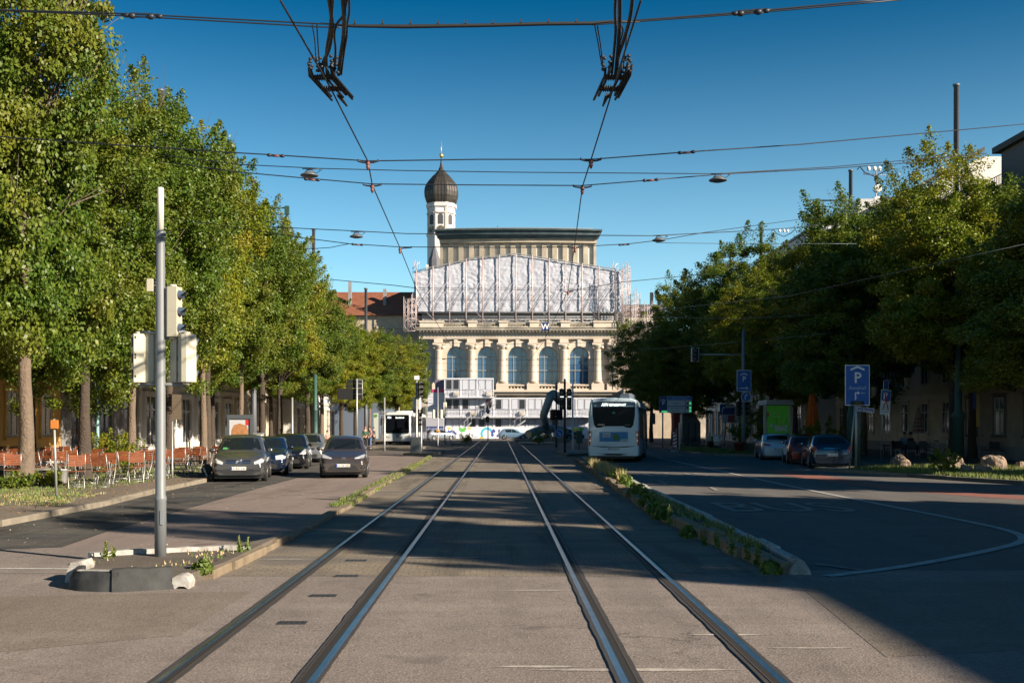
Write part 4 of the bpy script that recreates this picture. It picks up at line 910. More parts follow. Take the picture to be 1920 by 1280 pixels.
def wheel(t, x, y, r=.31, w=.2, rimm=None, spokes=5):
    sgn = 1 if x > 0 else -1; T_ = Matrix.Translation((x, y, r)) @ Matrix.Rotation(R(90)*sgn, 4, 'Y')
    m = MB(); m.lathe([(r*.66, -w), (r*.93, -w), (r, -w*.85), (r, -w*.15), (r*.93, 0), (r*.68, .004)], 24, T=T_)
    ty = m.build('wheel', M_TYRE, t)
    m = MB(); m.lathe([(r*.68, -.03), (r*.70, .006), (r*.64, .010), (r*.60, -.02)], 20, T=T_)
    for k in range(spokes): m.box(-.035, .035, .03, r*.63, -.02, .008, T=T_ @ Matrix.Rotation(2*math.pi*k/spokes, 4, 'Z'))
    m.lathe([(.06, -.02), (.055, .014)], 10, T=T_); m.build('rim', rimm or M_RIM, ty)
def plate(t, txt, x, y, z, w=.50, facing='f'):
    T_ = Matrix.Translation((x, y, z)) @ (Matrix.Identity(4) if facing == 'f' else Matrix.Rotation(math.pi, 4, 'Z'))
    m = MB(); m.box(-w/2, w/2, -.014, .0, -.055, .055, T=T_); p = m.build('number_plate', M_PLATE, t)
    m = MB(); m.box(-w/2+.004, -w/2+.045, -.017, -.0145, -.05, .05, T=T_); m.build('plate_band', M_PBLUE, p)
    m = MB(); text_on(m, txt, .105, .02, -.037, -.0165, T=T_); m.build('plate_text', M_PLTXT, p)
def make_car(name, label, loc, rz, paint, L=4.2, Wd=1.76, top=None, belt=None, kind='hatch', front='f', txt='', head=None, grille='bars', tail=None, wheels=(.82, 3.5), r=.31, sticker=False, ws=None, rw=None, sw=None, gm=None, group=None, mirrors=1.05):
    t = thing(name, label, 'car', loc, rz, group)
    t.scale = (.95,)*3
    b = car_body(L, Wd, top, belt); b.build('body', paint, t); D = Decal(b)
    def dp(nm, out, v, m, off=.006, par=None, **k): return D.patch(out, v, off, **k).build(nm, m, par or t)
    w = Wd/2
    dp('windscreen', ws, 'f', M_CARGL, rings=6); dp('rear_window', rw, 'r', M_CARGL, rings=6)
    for o in sw:
        for v in ('l', 's'): dp('side_window', o, v, M_CARGL)
    for o in (head, mirror_o(head)): dp('headlight', o, 'f', M_LAMP, .01)
    for o in (tail, mirror_o(tail)): dp('tail_light', o, 'r', M_TAIL, .01)
    for v in ('l', 's'):
        for y in wheels:
            arc = [(y+(r+.055)*math.cos(math.pi*k/10), r+(r+.055)*math.sin(math.pi*k/10)) for k in range(11)]+[(y-r-.05, .21), (y+r+.05, .21)]
            dp('wheel_arch', arc, v, M_BLACKP, .003, sub=1, rings=2)
        dp('door_seam', [(L*.50, .35), (L*.505, .35), (L*.505, .88), (L*.50, .88)], v, M_BLACKP, .003, rings=1, sub=3)
    for y in wheels:
        for s in (-1, 1): wheel(t, s*(w+.012), y, r)
    for s in (-1, 1):
        m = MB(); T_ = Matrix.Translation((s*(w+.07), ws[0][2] if len(ws[0]) > 2 else L*.33, mirrors))
        m.ball((0, 0, 0), (.115, .07, .075), 10, 6, T=T_); m.tube([(-s*.17, .02, -.05), (0, 0, -.03)], .025, 6, T=T_)
        mo = m.build('wing_mirror', paint, t)
        m = MB(); m.ball((0, .03, 0), (.09, .045, .055), 8, 5, T=T_); m.build('mirror_glass', M_CHROME, mo)
    dp('lower_intake', [(-w*.55, .27), (w*.55, .27), (w*.62, .36), (w*.52, .45), (-w*.52, .45), (-w*.62, .36)], 'f', M_BLACKP, .006)
    m = MB(); m.box(-w+.1, w-.1, .15, L-.15, .14, .24); m.build('underbody', M_BLACKP, t)
    py = D.cast((0, -5, .47), (0, 1, 0)); plate(t, txt, 0, py.y-.012, .47)
    py = D.cast((0, 12, .62 if kind != 'suv' else .7), (0, -1, 0)); plate(t, txt, 0, py.y+.012, .62, facing='r')
    return t, D, dp
paint = lambda n, c, me=.4, ro=.22: mat(n, c, ro, me, coat=1.0, var=.08, vs=2)
P_GREY = paint('paint_graphite', (0.085, 0.085, 0.09)); P_BLUE = paint('paint_dark_blue', (0.012, 0.022, 0.05)); P_BLACK = paint('paint_black', (0.012, 0.013, 0.015)); P_SILV = paint('paint_silver', (0.30, 0.31, 0.33), .6)
P_BROWN = paint('paint_brown_grey', (0.11, 0.09, 0.085), .6); P_WHITE = paint('paint_white_blue', (0.50, 0.58, 0.64), .1); P_RED = paint('paint_dark_red', (0.22, 0.02, 0.012), .3); P_LBLUE = paint('paint_light_blue', (.15, .25, .36), .3)
HT = [(0, .56), (.03, .66), (.10, .74), (.5, .86), (1.0, .95), (1.12, .98), (1.95, 1.44), (2.4, 1.51), (3.0, 1.50), (3.55, 1.42), (3.95, 1.05), (4.12, .9), (4.2, .62)]
HB = [(0, .55), (.3, .78), (1.1, .92), (4.2, .98)]
HS = [[(1.55, .97), (2.35, .97), (2.35, 1.38), (1.95, 1.34)], [(2.42, .97), (3.2, 1.0), (3.3, 1.34), (2.42, 1.38)]]
HWS = [(-.66, 1.03), (.66, 1.03), (.52, 1.38), (.3, 1.42), (-.3, 1.42), (-.52, 1.38)]
HRW = [(-.6, 1.02), (.6, 1.02), (.5, 1.33), (-.5, 1.33)]
def grille_bars(t, D, x, z0, z1, n, m=None):
    g_ = D.patch([(-x, z1), (-x*.85, z0), (x*.85, z0), (x, z1)], 'f', .008).build('grille', M_BLACKP, t)
    for k in range(n):
        z = z0+(z1-z0)*(k+.5)/n; D.patch([(-x*.93, z-.010), (x*.93, z-.010), (x*.93, z+.014), (-x*.93, z+.014)], 'f', .018, rings=1, sub=6).build('grille_bar', m or M_CHROME, g_)
    return g_
def star(t, D, z, r):
    h = D.cast((0, -5, z), (0, 1, 0)); T_ = Matrix.Translation((0, h.y-.03, z)) @ Matrix.Rotation(R(90), 4, 'X')
    m = MB(); n = 18
    m.tube([(r*math.cos(2*math.pi*k/n), r*math.sin(2*math.pi*k/n), 0) for k in range(n+1)], .011, 5, T=T_)
    for k in range(3): a = math.pi/2+k*2*math.pi/3; m.tube([(0, 0, 0), (r*math.cos(a), r*math.sin(a), 0)], [.016, .005], 5, T=T_)
    m.build('emblem', M_CHROME, t)
# front-left corner positions come from the photograph; rz rotates about the middle of the front bumper
c1, D, dp = make_car('parked_car', 'graphite compact van-like car parked at the front of the row by the billboard', (X(450, 35), 34.8, 0), R(9.5), P_GREY, 4.25, 1.80, [(a, b*1.045) for a, b in HT[:-1]]+[(4.25, .65)], HB, head=[(.52, .60), (.80, .66), (.84, .76), (.74, .80), (.50, .68)], tail=[(.55, .75), (.8, .75), (.82, 1.0), (.66, 1.0)], txt='A BX 346', ws=[(-.70, 1.07), (.70, 1.07), (.56, 1.44), (.3, 1.48), (-.3, 1.48), (-.56, 1.44)], rw=HRW, sw=HS)
grille_bars(c1, D, .42, .62, .76, 2); star(c1, D, .70, .085)
for o in ([(.48, .34), (.74, .36), (.76, .46), (.5, .42)],):
    for q in (o, mirror_o(o)): dp('fog_light_recess', q, 'f', M_BLACKP, .009)
m = D.patch([(-.62, 1.09), (-.45, 1.09), (-.47, 1.15), (-.6, 1.15)], 'f', .012, rings=1); m.build('green_badge', mat('badge_green', (.08, .35, .10), .5, emit=None), c1)
SED = [(0, .56), (.03, .68), (.12, .76), (.6, .88), (1.25, .96), (1.4, .99), (2.2, 1.38), (2.7, 1.44), (3.3, 1.40), (3.9, 1.12), (4.1, 1.03), (4.5, .99), (4.6, .62)]
c2, D, dp = make_car('parked_car', 'dark blue saloon with upright chrome grille, second in the parked row', (X(496, 39.6), 39.4, 0), R(8), P_BLUE, 4.6, 1.77, [(a, b*1.03) for a, b in SED], [(0, .55), (.3, .8), (1.3, .94), (4.6, .97)], head=[(.46, .60), (.80, .64), (.84, .76), (.66, .80), (.44, .76)], tail=[(.5, .7), (.8, .7), (.8, .9), (.5, .9)], wheels=(.85, 3.7), txt='A MK 71', ws=[(-.64, 1.05), (.64, 1.05), (.52, 1.34), (.3, 1.37), (-.3, 1.37), (-.52, 1.34)], rw=[(-.55, 1.12), (.55, 1.12), (.48, 1.33), (-.48, 1.33)], sw=[[(1.8, 1.0), (2.6, 1.0), (2.6, 1.32), (2.25, 1.3)], [(2.67, 1.0), (3.5, 1.02), (3.3, 1.28), (2.67, 1.32)]])
grille_bars(c2, D, .26, .58, .80, 4); star(c2, D, .70, .06)
c3, D, dp = make_car('parked_car', 'black five-door hatchback with a pale triangular headlight, third in the parked row', (X(541, 45.4), 45.2, 0), R(7.5), P_BLACK, 4.1, 1.74, [(a*.976, b*1.02) for a, b in HT], HB, head=[(.5, .66), (.78, .66), (.80, .86), (.70, .88)], tail=[(.55, .75), (.8, .75), (.82, 1.0), (.66, 1.0)], txt='A LR 208', ws=HWS, rw=HRW, sw=HS, wheels=(.8, 3.3))
grille_bars(c3, D, .35, .60, .66, 1)
c4, D, dp = make_car('parked_car', 'pale silver estate car at the far end of the left parked row', (X(577, 53.5), 53.3, 0), R(6.5), P_SILV, 4.4, 1.76, [(0, .56), (.03, .7), (.12, .8), (.6, .9), (1.2, .99), (2.0, 1.44), (2.5, 1.5), (3.9, 1.47), (4.25, 1.05), (4.4, .65)], HB, head=[(.5, .64), (.82, .66), (.82, .8), (.5, .78)], tail=[(.6, .75), (.8, .75), (.8, 1.1), (.66, 1.1)], txt='A EG 52', ws=HWS, rw=HRW, sw=HS, wheels=(.85, 3.6))
grille_bars(c4, D, .4, .66, .76, 2, M_BLACKP)
c5, D, dp = make_car('moving_car', 'brown-grey small hatchback driving towards the camera on the left road', (X(645, 37.6), 37.4, 0), R(6), P_BROWN, 3.95, 1.70, [(a*.94, b*.985+(.03 if a > 1 else 0)) for a, b in HT], HB, head=[(.42, .70), (.74, .74), (.82, .84), (.72, .86), (.40, .74)], tail=[(.55, .75), (.8, .75), (.8, .95), (.6, .95)], txt='A GE 293', ws=[(-.64, 1.04), (.64, 1.04), (.52, 1.38), (.3, 1.41), (-.3, 1.41), (-.52, 1.38)], rw=HRW, sw=[[(1.45, .98), (2.2, .98), (2.2, 1.36), (1.85, 1.33)], [(2.27, .98), (3.0, 1.0), (3.05, 1.32), (2.27, 1.36)]], wheels=(.76, 3.25))
gr = D.patch([(-.12, .62), (.12, .62), (.50, .36), (.56, .28), (-.56, .28), (-.50, .36)], 'f', .009).build('grille', M_BLACKP, c5)
h = D.cast((0, -5, .72), (0, 1, 0)); m = MB(); T_ = Matrix.Translation((0, h.y-.02, .72)) @ Matrix.Rotation(R(90), 4, 'X')
for a_, b_, dz in ((.085, .05, 0), (.035, .05, 0), (.07, .02, .025)): m.tube([(a_*math.cos(2*math.pi*k/16), b_*math.sin(2*math.pi*k/16)+dz, 0) for k in range(17)], .007, 4, T=T_)
m.build('emblem', M_CHROME, c5)
plate(c5, 'A GE 293', 0, h.y-.03, .50)
for s in (-1, 1): D.patch([(s*.62, .36), (s*.74, .34), (s*.72, .48), (s*.66, .46)], 'f', .009).build('fog_light_recess', M_BLACKP, c5)
# right side: rears towards the camera
def rear_car(*a, **k):
    L = k.get('L', 4.2); loc = a[2]; an = a[3]
    o = make_car(*a, **k); t = o[0]; t.rotation_euler = (0, 0, an+math.pi)
    d = Vector((math.sin(an), -math.cos(an)))*0
    t.location = (loc[0]-math.sin(an)*L, loc[1]+math.cos(an)*L, loc[2]); return o
SUVT = [(0, .6), (.04, .78), (.14, .86), (.7, .96), (1.3, 1.03), (1.4, 1.06), (2.2, 1.46), (2.7, 1.52), (4.2, 1.49), (4.62, 1.08), (4.75, .95), (4.78, .65)]
c6, D, dp = rear_car('parked_car', 'pale blue-white fastback saloon with slim red tail lights, parked by the shrub planter', (X(1462, 57), 57, 0), R(-8), P_WHITE, L=4.85, Wd=1.86, top=[(a*1.054, b*1.03) for a, b in SED], belt=[(0, .55), (.3, .8), (1.3, .95), (4.4, 1.0), (4.9, 1.0)], head=[(.5, .64), (.82, .66), (.82, .76), (.5, .74)], tail=[(.42, .80), (.84, .80), (.86, .92), (.5, .88)], txt='A YD 817', ws=[(-.64, 1.05), (.64, 1.05), (.52, 1.36), (-.52, 1.36)], rw=[(-.66, 1.10), (.66, 1.10), (.52, 1.36), (-.52, 1.36)], sw=[[(1.9, 1.02), (2.7, 1.02), (2.7, 1.36), (2.35, 1.33)], [(2.77, 1.02), (3.75, 1.05), (3.5, 1.3), (2.77, 1.36)]], wheels=(.9, 3.9), r=.34)
c7, D, dp = rear_car('parked_car', 'dark red small car half hidden behind the dark blue estate car', (X(1513, 50.5), 50.5, 0), R(-10), P_RED, L=4.1, Wd=1.72, top=[(a*.976, b*.98) for a, b in HT], belt=HB, head=[(.5, .66), (.78, .66), (.80, .8), (.70, .8)], tail=[(.58, .72), (.8, .72), (.82, .96), (.66, .96)], txt='A TS 44', ws=HWS, rw=HRW, sw=HS, wheels=(.8, 3.3))
c8, D, dp = rear_car('parked_car', 'dark blue estate car with a chrome strip, parked nearest beside the big parking sign', (X(1562, 45.3), 45.3, 0), R(-10), P_BLUE, L=4.6, Wd=1.84, top=[(a*.962, b) for a, b in SUVT], belt=[(0, .55), (.3, .84), (1.3, .98), (4.7, 1.03)], head=[(.5, .64), (.82, .66), (.82, .8), (.5, .78)], tail=[(.62, .78), (.86, .78), (.86, 1.02), (.68, 1.02)], txt='A WD 602', ws=[(-.64, 1.08), (.64, 1.08), (.52, 1.40), (-.52, 1.40)], rw=[(-.64, 1.10), (.64, 1.10), (.52, 1.40), (-.52, 1.40)], sw=[[(1.75, 1.06), (2.6, 1.06), (2.6, 1.42), (2.2, 1.39)], [(2.67, 1.06), (3.4, 1.06), (3.4, 1.42), (2.67, 1.42)], [(3.47, 1.08), (4.0, 1.1), (3.85, 1.38), (3.47, 1.41)]], wheels=(.85, 3.65), r=.34)
D.patch([(-.36, .90), (.36, .90), (.36, .925), (-.36, .925)], 'r', .016, rings=1).build('chrome_strip', M_CHROME, c8)
# far cars by the hoarding
def far_car(px, y, an, pt, lab, L=4.2, wagon=False):
    kw = dict(L=L, Wd=1.76, top=[(a*L/4.2, b) for a, b in HT] if not wagon else [(a*L/4.78, b) for a, b in SUVT], belt=HB, head=[(.5, .64), (.82, .66), (.82, .8), (.5, .78)], tail=[(.56, .75), (.82, .75), (.82, .92), (.6, .92)], txt='A UL 15', ws=HWS, rw=HRW, sw=HS, wheels=(.8, L-.8))
    t, D, dp = make_car('distant_car', lab, (X(px, y), y, 0), R(an), pt, **kw); return t
far_car(851, 139, 118, paint('paint_silver_blue', (.28, .32, .38)), 'silver coupe turning in front of the white hoarding', 4.1)
far_car(1040, 138, 185, paint('paint_beige', (.34, .31, .26)), 'pale beige estate car right of the lying sculpture tube', 4.5, True)
far_car(990, 146, 95, P_LBLUE, 'light blue car partly hidden by the sculpture tube', 4.2)
far_car(1075, 139, 100, P_BLACK, 'black car half hidden behind the round blue arrow sign', 4.2)
far_car(1094, 144, 100, P_BLUE, 'dark car just left of the big bus, far away', 4.2)

# ---------------------------------------------------------------- buses
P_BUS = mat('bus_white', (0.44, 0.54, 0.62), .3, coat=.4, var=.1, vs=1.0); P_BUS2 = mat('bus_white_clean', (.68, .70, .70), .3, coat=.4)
M_BUSGL = mat('bus_glass', (.004, .005, .008), .3, spec=.1)
M_LED = mat('led_text', (.6, .65, .6), .6, emit=(.75, .85, .75, 1.2)); M_ADB = mat('ad_blue', (.03, .19, .42), .5); M_ADW = mat('ad_white', (.45, .5, .52), .5); M_GRN = mat('ad_green', (.10, .25, .06), .6, var=.4, vs=4)
def bus_shell(L, Wd, Hh, z0=.32):
    prof = [(-Wd/2+.02, z0), (-Wd/2, z0+.15), (-Wd/2, 1.1), (-Wd/2+.02, 2.3), (-Wd/2+.09, Hh-.22), (-Wd/2+.2, Hh-.06), (-Wd/2+.42, Hh), (0, Hh+.03)]
    prof = prof+[(-x, z) for x, z in prof[-2::-1]]
    m = MB(); n = len(prof); vs = []
    st = [(0, .93, .06), (.04, .975, .02), (.16, 1, 0), (L*.5, 1, 0), (L-.16, 1, 0), (L-.04, .975, .02), (L, .93, .06)]
    for y, f, dz in st:
        for x, z in prof: vs.append((x*f, y+ (.10*(z-z0)/(Hh) if y < .2 else (-.18*(z-z0)/Hh if y > L-.2 else 0)), z if z < Hh-.3 else z-dz))
    fs = [(i*n+j, (i+1)*n+j, (i+1)*n+(j+1) % n, i*n+(j+1) % n) for i in range(len(st)-1) for j in range(n)]+[tuple(range(n)), tuple((len(st)-1)*n+j for j in range(n))[::-1]]
    m.add(vs, fs, 0, False); return m
# bus seen from behind (rear at y=0, front at +y)
t = thing('city_bus', 'white city bus seen from behind, in tree shade, with lit destination text and blue advert', 'bus', (X(1150.5, 54.0), 54.0, 0), R(-9.5))
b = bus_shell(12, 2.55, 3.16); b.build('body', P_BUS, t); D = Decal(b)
D.patch([(-1.06, 3.0), (1.06, 3.0), (1.04, 2.3), (.97, 1.85), (.86, 1.70), (.62, 1.72), (.5, 1.78), (-.5, 1.78), (-.62, 1.72), (-.86, 1.70), (-.97, 1.85), (-1.04, 2.3)], 'f', .01).build('rear_window', M_BUSGL, t)
m = D.patch([(-1.04, 2.98), (1.04, 2.98), (1.04, 2.72), (-1.04, 2.72)], 'f', .018, rings=2); dsp = m.build('destination_display', mat('display_band', (.008, .02, .05), .3), t)
def yat(x, z): h = D.cast((x, -5, z), (0, 1, 0)); return h.y
m = MB(); text_on(m, 'AVV', .22, -.43, 2.77, yat(0, 2.85)-.03, bold=True, sx=.8); text_on(m, '- BETRIEBSFAHRT', .16, .16, 2.78, yat(0, 2.85)-.03, bold=True, sx=.72); m.build('display_text', M_LED, dsp)
m = MB(); m.box(.6, .98, yat(0, 2.8)-.03, yat(0, 2.8)-.02, 2.745, 2.80); m.box(-.95, -.86, yat(0, 2.8)-.03, yat(0, 2.8)-.02, 2.76, 2.84); m.build('display_strip', mat('strip_pale', (.12, .25, .33), .5), dsp)
m = MB(); m.box(-.07, .07, yat(0, 2.45)-.03, yat(0, 2.45)-.02, 2.40, 2.49); m.build('exit_pictogram', mat('exit_green', (.02, .22, .13), .5), t)
m = MB(); text_on(m, 'STADTBUS', .075, -.62, 1.83, yat(0, 1.85)-.03); text_on(m, 'Ihr Mobil', .065, .68, 1.83, yat(0, 1.85)-.03); 
# small lettering along the lower edge of the rear window
bpy_txt = m.build('window_lettering', M_ADW, t)
m = D.patch([(-.70, 1.50), (.70, 1.50), (.70, 1.02), (-.70, 1.02)], 'f', .012, rings=2); ad = m.build('advert_panel', M_ADB, t)
ya = yat(0, 1.25)-.03
m = MB(); m.box(-.55, -.15, ya, ya+.01, 1.23, 1.46); m.build('advert_text_panel', M_ADW, ad)
m = MB(); m.box(.38, .69, ya, ya+.01, 1.0, 1.15); m.prism_y([(.3, 1.0), (.38, 1.0), (.38, 1.15)], ya, ya+.01); m.build('advert_text_panel', M_ADW, ad)
m = MB()
for k in range(3): m.box(-.52, -.2, ya-.008, ya-.002, 1.27+.06*k, 1.295+.06*k)
for k in range(4): m.box(.43+.05*k, .465+.05*k, ya-.008, ya-.002, 1.06, 1.10)
m.build('advert_text', mat('ad_text_grey', (.16, .24, .3), .6), ad)
m = MB(); m.ball((.12, ya+.02, 1.22), (.16, .03, .17), 12, 6); m.ball((.08, ya+.01, 1.34), (.08, .03, .09), 10, 5); m.build('advert_figure', M_GRN, ad)
for s in (-1, 1):
    tl = D.patch([(s*1.08, 1.55), (s*1.24, 1.55), (s*1.25, .82), (s*1.14, .82), (s*1.10, 1.0)], 'f', .014, rings=3).build('tail_light', M_TAIL, t)
    for z in (1.36, 1.08):
        y = yat(s*1.15, z)-.03; m = MB(); m.box(s*1.16-.04, s*1.16+.04, y, y+.02, z-.045, z+.045); m.build('reversing_lamp', M_LAMP, tl)
D.patch([(-1.1, .80), (-.6, .74), (.6, .74), (1.1, .80), (1.1, .81), (.6, .75), (-.6, .75), (-1.1, .81)], 'f', .006, rings=1).build('bumper_seam', M_BLACKP, t)
plate(t, 'FDB BS 201', 0, yat(0, .66)-.03, .66, w=.52)
D.patch([(-1.2, .34), (1.2, .34), (1.2, .44), (-1.2, .44)], 'f', .006, rings=1).build('rear_skirt', M_BLACKP, t)
for v in ('l', 's'): D.patch([(.35, 2.75), (11.6, 2.75), (11.7, .95), (8, .92), (.4, 1.25)], v, .01, rings=5, sub=12).build('side_windows', M_BUSGL, t)
for y in (1.9, 4.8, 6.1, 7.4, 10.0):
    D.patch([(y, 1.0), (y+.12, 1.0), (y+.12, 2.74), (y, 2.74)], 's', .02, rings=1).build('window_post', M_BLACKP, t)
for y in (4.9, 9.9):
    d_ = D.patch([(y, .42), (y+1.2, .42), (y+1.2, 2.5), (y, 2.5)], 's', .024, rings=2).build('door', M_BLACKP, t)
    D.patch([(y+.08, .5), (y+1.1, .5), (y+1.1, 2.4), (y+.08, 2.4)], 's', .03, rings=2).build('door_glass', mat('door_glass_pale', (.12, .16, .18), .15), d_)
for y in (2.9, 9.0):
    for s in (-1, 1): wheel(t, s*1.27, y, .48, .28)
m = MB(); m.box(-1.05, 1.05, .4, 11.4, .18, .40); m.build('underbody', M_BLACKP, t)
m = MB(); m.box(.1, .95, .5, 2.6, 3.15, 3.36, bev=.2); m.box(.2, .85, .7, 2.4, 3.36, 3.42, bev=.15); m.build('roof_unit', mat('roof_unit_dark', (.06, .08, .11), .5), t)
m = MB(); m.box(-.7, .7, 5, 8, 3.14, 3.33, bev=.2); m.build('air_conditioner', P_BUS, t)
m = MB(); m.tube([(1.25, 11.9, 2.7), (1.55, 12.15, 2.7), (1.62, 12.2, 2.5)], .035, 6); m.box(1.5, 1.74, 12.1, 12.24, 1.9, 2.55, bev=.04); m.build('wing_mirror', M_BLACKP, t)
# oncoming bus
t = thing('city_bus', 'oncoming white bus with a large dark windscreen beside the pedestrians on the left', 'bus', (X(746, 106), 105.5, 0), R(-3.5))
b = bus_shell(12, 2.6, 3.12); b.build('body', P_BUS2, t); D = Decal(b)
D.patch([(-1.12, 2.86), (1.12, 2.86), (1.14, 1.2), (1.05, 1.06), (-1.05, 1.06), (-1.14, 1.2)], 'f', .012).build('windscreen', M_BUSGL, t)
y = D.cast((0, -5, 2.6), (0, 1, 0)).y-.03
m = MB(); text_on(m, '501', .26, -.8, 2.52, y, bold=True); text_on(m, 'Stadtbad', .24, .22, 2.52, y); m.build('display_text', M_LED, t)
D.patch([(-.8, .92), (.8, .98), (.8, 1.03), (-.8, .99)], 'f', .012, rings=1).build('blue_stripe', mat('stripe_teal', (.02, .30, .45), .4), t)
for s in (-1, 1): D.patch([(s*.7, .62), (s*1.12, .66), (s*1.14, .86), (s*.8, .84)], 'f', .014, rings=2).build('headlight', M_LAMP, t)
m = MB(); T_ = Matrix.Translation((0, D.cast((0, -5, .8), (0, 1, 0)).y-.03, .8)) @ Matrix.Rotation(R(90), 4, 'X'); m.tube([(.13*math.cos(k*math.pi/8), .13*math.sin(k*math.pi/8), 0) for k in range(17)], .02, 5, T=T_)
for k in range(3): a = math.pi/2+k*2*math.pi/3; m.tube([(0, 0, 0), (.13*math.cos(a), .13*math.sin(a), 0)], .018, 5, T=T_)
m.build('emblem', M_BLACKP, t)
for v in ('l', 's'): D.patch([(.5, 2.7), (11.6, 2.7), (11.6, 1.15), (.5, 1.15)], v, .01, rings=4, sub=8).build('side_windows', M_BUSGL, t)
for yy in (2.7, 8.7):
    for s in (-1, 1): wheel(t, s*1.29, yy, .48, .28)
m = MB(); m.box(-1.1, 1.1, .3, 11.6, .16, .36); m.build('underbody', M_BLACKP, t)
m = MB(); m.box(-.7, .7, 3, 6, 3.12, 3.3, bev=.2); m.tube([(0, 1, 3.1), (0, 1.2, 3.6)], .03, 5); m.build('roof_unit', P_BUS2, t)
for s in (-1, 1): m = MB(); m.tube([(s*1.2, .1, 2.7), (s*1.5, -.25, 2.75), (s*1.5, -.3, 2.5)], .03, 5); m.box(s*1.5-.1, s*1.5+.1, -.36, -.26, 1.85, 2.5, bev=.03); m.build('wing_mirror', M_BLACKP, t)
# ---------------------------------------------------------------- traffic island with the grey mast
M_MAST = mat('mast_grey', (0.19, 0.205, 0.22), .5, .1, var=.2, vs=3); M_MASTL = mat('mast_cream', (0.62, 0.60, 0.52), .5); M_HEADC = mat('signal_housing_cream', (0.50, 0.465, 0.36), .5, var=.12, vs=3)
M_GALV = mat('galvanised_pole', (0.42, 0.43, 0.43), .45, .5, var=.2, vs=4); M_DARKG = mat('dark_green_iron', (0.03, 0.07, 0.055), .5, .2); M_GREENP = mat('lamp_pillar_green', (0.04, 0.10, 0.085), .55, .1, var=.25, vs=4)
M_SIGB = mat('signal_black', (0.012, 0.013, 0.014), .6); M_LENS = mat('lens_dark', (.03, .02, .02), .2); M_CAB = MATS['cable_black']
M_ISL = asphalt('island_asphalt', (0.10, 0.085, 0.07), (0.13, 0.11, 0.09), .4, .2)
isl = thing('kerb_island', 'small raised island with black rubber kerb and white painted ends under the grey mast', 'traffic island', (0, 0, 0))
A = [(-4.8, 12.3), (-4.15, 11.95), (-3.55, 12.15), (-3.38, 13.4), (-3.36, 16.6), (-3.75, 15.3), (-5.35, 14.35)]
m = MB(); m.prism(A, 0, .13); m.build('island_surface', M_ISL, isl)
M_RUB = mat('rubber_kerb', (0.010, 0.011, 0.013), .8, var=.7, vs=2.5, col2=(.05, .053, .053), bump=.4, bs=12); M_WCH = mat('white_kerb_paint', (.50, .49, .46), .7, var=.6, vs=7, col2=(.22, .20, .18), bump=.6, bs=18)
def slab(pts, z0, z1, w, mt, nm, lean=.06):
    pts = smoothc(pts, 3) if len(pts) > 2 else smoothc(pts, 3); z1_ = z1
    m = MB(); vs = []; n = len(pts)
    for i, p in enumerate(pts):
        a = Vector(pts[max(i-1, 0)]); b = Vector(pts[min(i+1, n-1)]); d = (b-a).normalized(); q = Vector((-d.y, d.x)); p = Vector(p)
        z1 = z1_+.018*noise.noise((p.x*5, p.y*5, 2)) if z0 < .01 else z1_; o = p-q*(.014*noise.noise((p.x*7, p.y*7, 4))); vs += [(o.x, o.y, z0), (o.x+q.x*lean*.4, o.y+q.y*lean*.4, z0+(z1-z0)*.6), (o.x+q.x*lean, o.y+q.y*lean, z1-.01), (o.x+q.x*(lean+.02), o.y+q.y*(lean+.02), z1), (o.x+q.x*(lean+w), o.y+q.y*(lean+w), z1), (o.x+q.x*(lean+w), o.y+q.y*(lean+w), z0)]
    k = 6; m.add(vs, [(i*k+j, (i+1)*k+j, (i+1)*k+(j+1) % k, i*k+(j+1) % k) for i in range(n-1) for j in range(k)], 0, False); m.f += [];  m.add([], [])
    o0 = 0; m.add(vs[:k]+vs[-k:], [tuple(range(k)), tuple(range(2*k-1, k-1, -1))], 0, False); return m.build(nm, mt, isl)
    m.add(vs, []+[tuple(range(k)), tuple((n-1)*k+j for j in range(k))[::-1]], 0, False)
    return m.build(nm, mt, isl)
slab([(-4.88, 12.5), (-4.80, 12.1), (-4.66, 11.92), (-4.45, 11.86), (-4.16, 11.84)], 0, .21, .08, M_RUB, 'rubber_kerb')
slab([(-4.20, 11.82), (-3.9, 11.92), (-3.60, 12.05)], 0, .24, .08, M_RUB, 'rubber_kerb', .09)
slab([(-4.64, 11.98), (-4.16, 11.93)], .21, .222, .09, M_WCH, 'white_strip', .0)
m = MB(); m.prism_y([(-3.62, 0.03), (-3.59, .0), (-3.55, .03), (-3.49, .03), (-3.44, .0), (-3.43, .07), (-3.46, .13), (-3.51, .155), (-3.57, .15), (-3.62, .12)], 12.06, 12.3); m.build('white_block', M_WCH, isl)
m = MB(); m.prism_y([(-5.0, 0.0), (-4.84, .0), (-4.80, .17), (-4.84, .24), (-4.93, .23), (-4.98, .12)], 12.55, 12.95); m.build('white_block', M_WCH, isl)
slab([(-3.42, 14.85), (-3.9, 14.8), (-4.6, 14.45), (-5.3, 14.05)], 0.0, .19, .12, M_WCH, 'white_kerb_strip', .02)
bx, by = -4.36, 14.08-.05
ms = thing('signal_mast', 'grey signal mast with cream housings seen from behind, standing on the left island', 'traffic light', (bx, by, .12))
m = MB(); m.lathe([(.075, 0), (.073, .72), (.078, .73), (.078, .76), (.065, .80), (.062, 2.6), (.055, 4.05), (.055, 4.12)], 20); m.build('pole', M_MAST, ms)
m = MB(); m.lathe([(.068, 4.08), (.07, 4.1), (.07, 4.16), (.068, 4.17)], 20); m.build('collar', M_MAST, ms)
m = MB(); m.lathe([(.042, 4.16), (.042, 4.72), (.035, 4.735)], 16); m.build('antenna_tube', M_MASTL, ms)
m = MB(); m.box(.02, .06, -.082, -.07, .42, .60); m.build('service_door', mat('mast_door', (.24, .26, .28), .5, .2), ms)
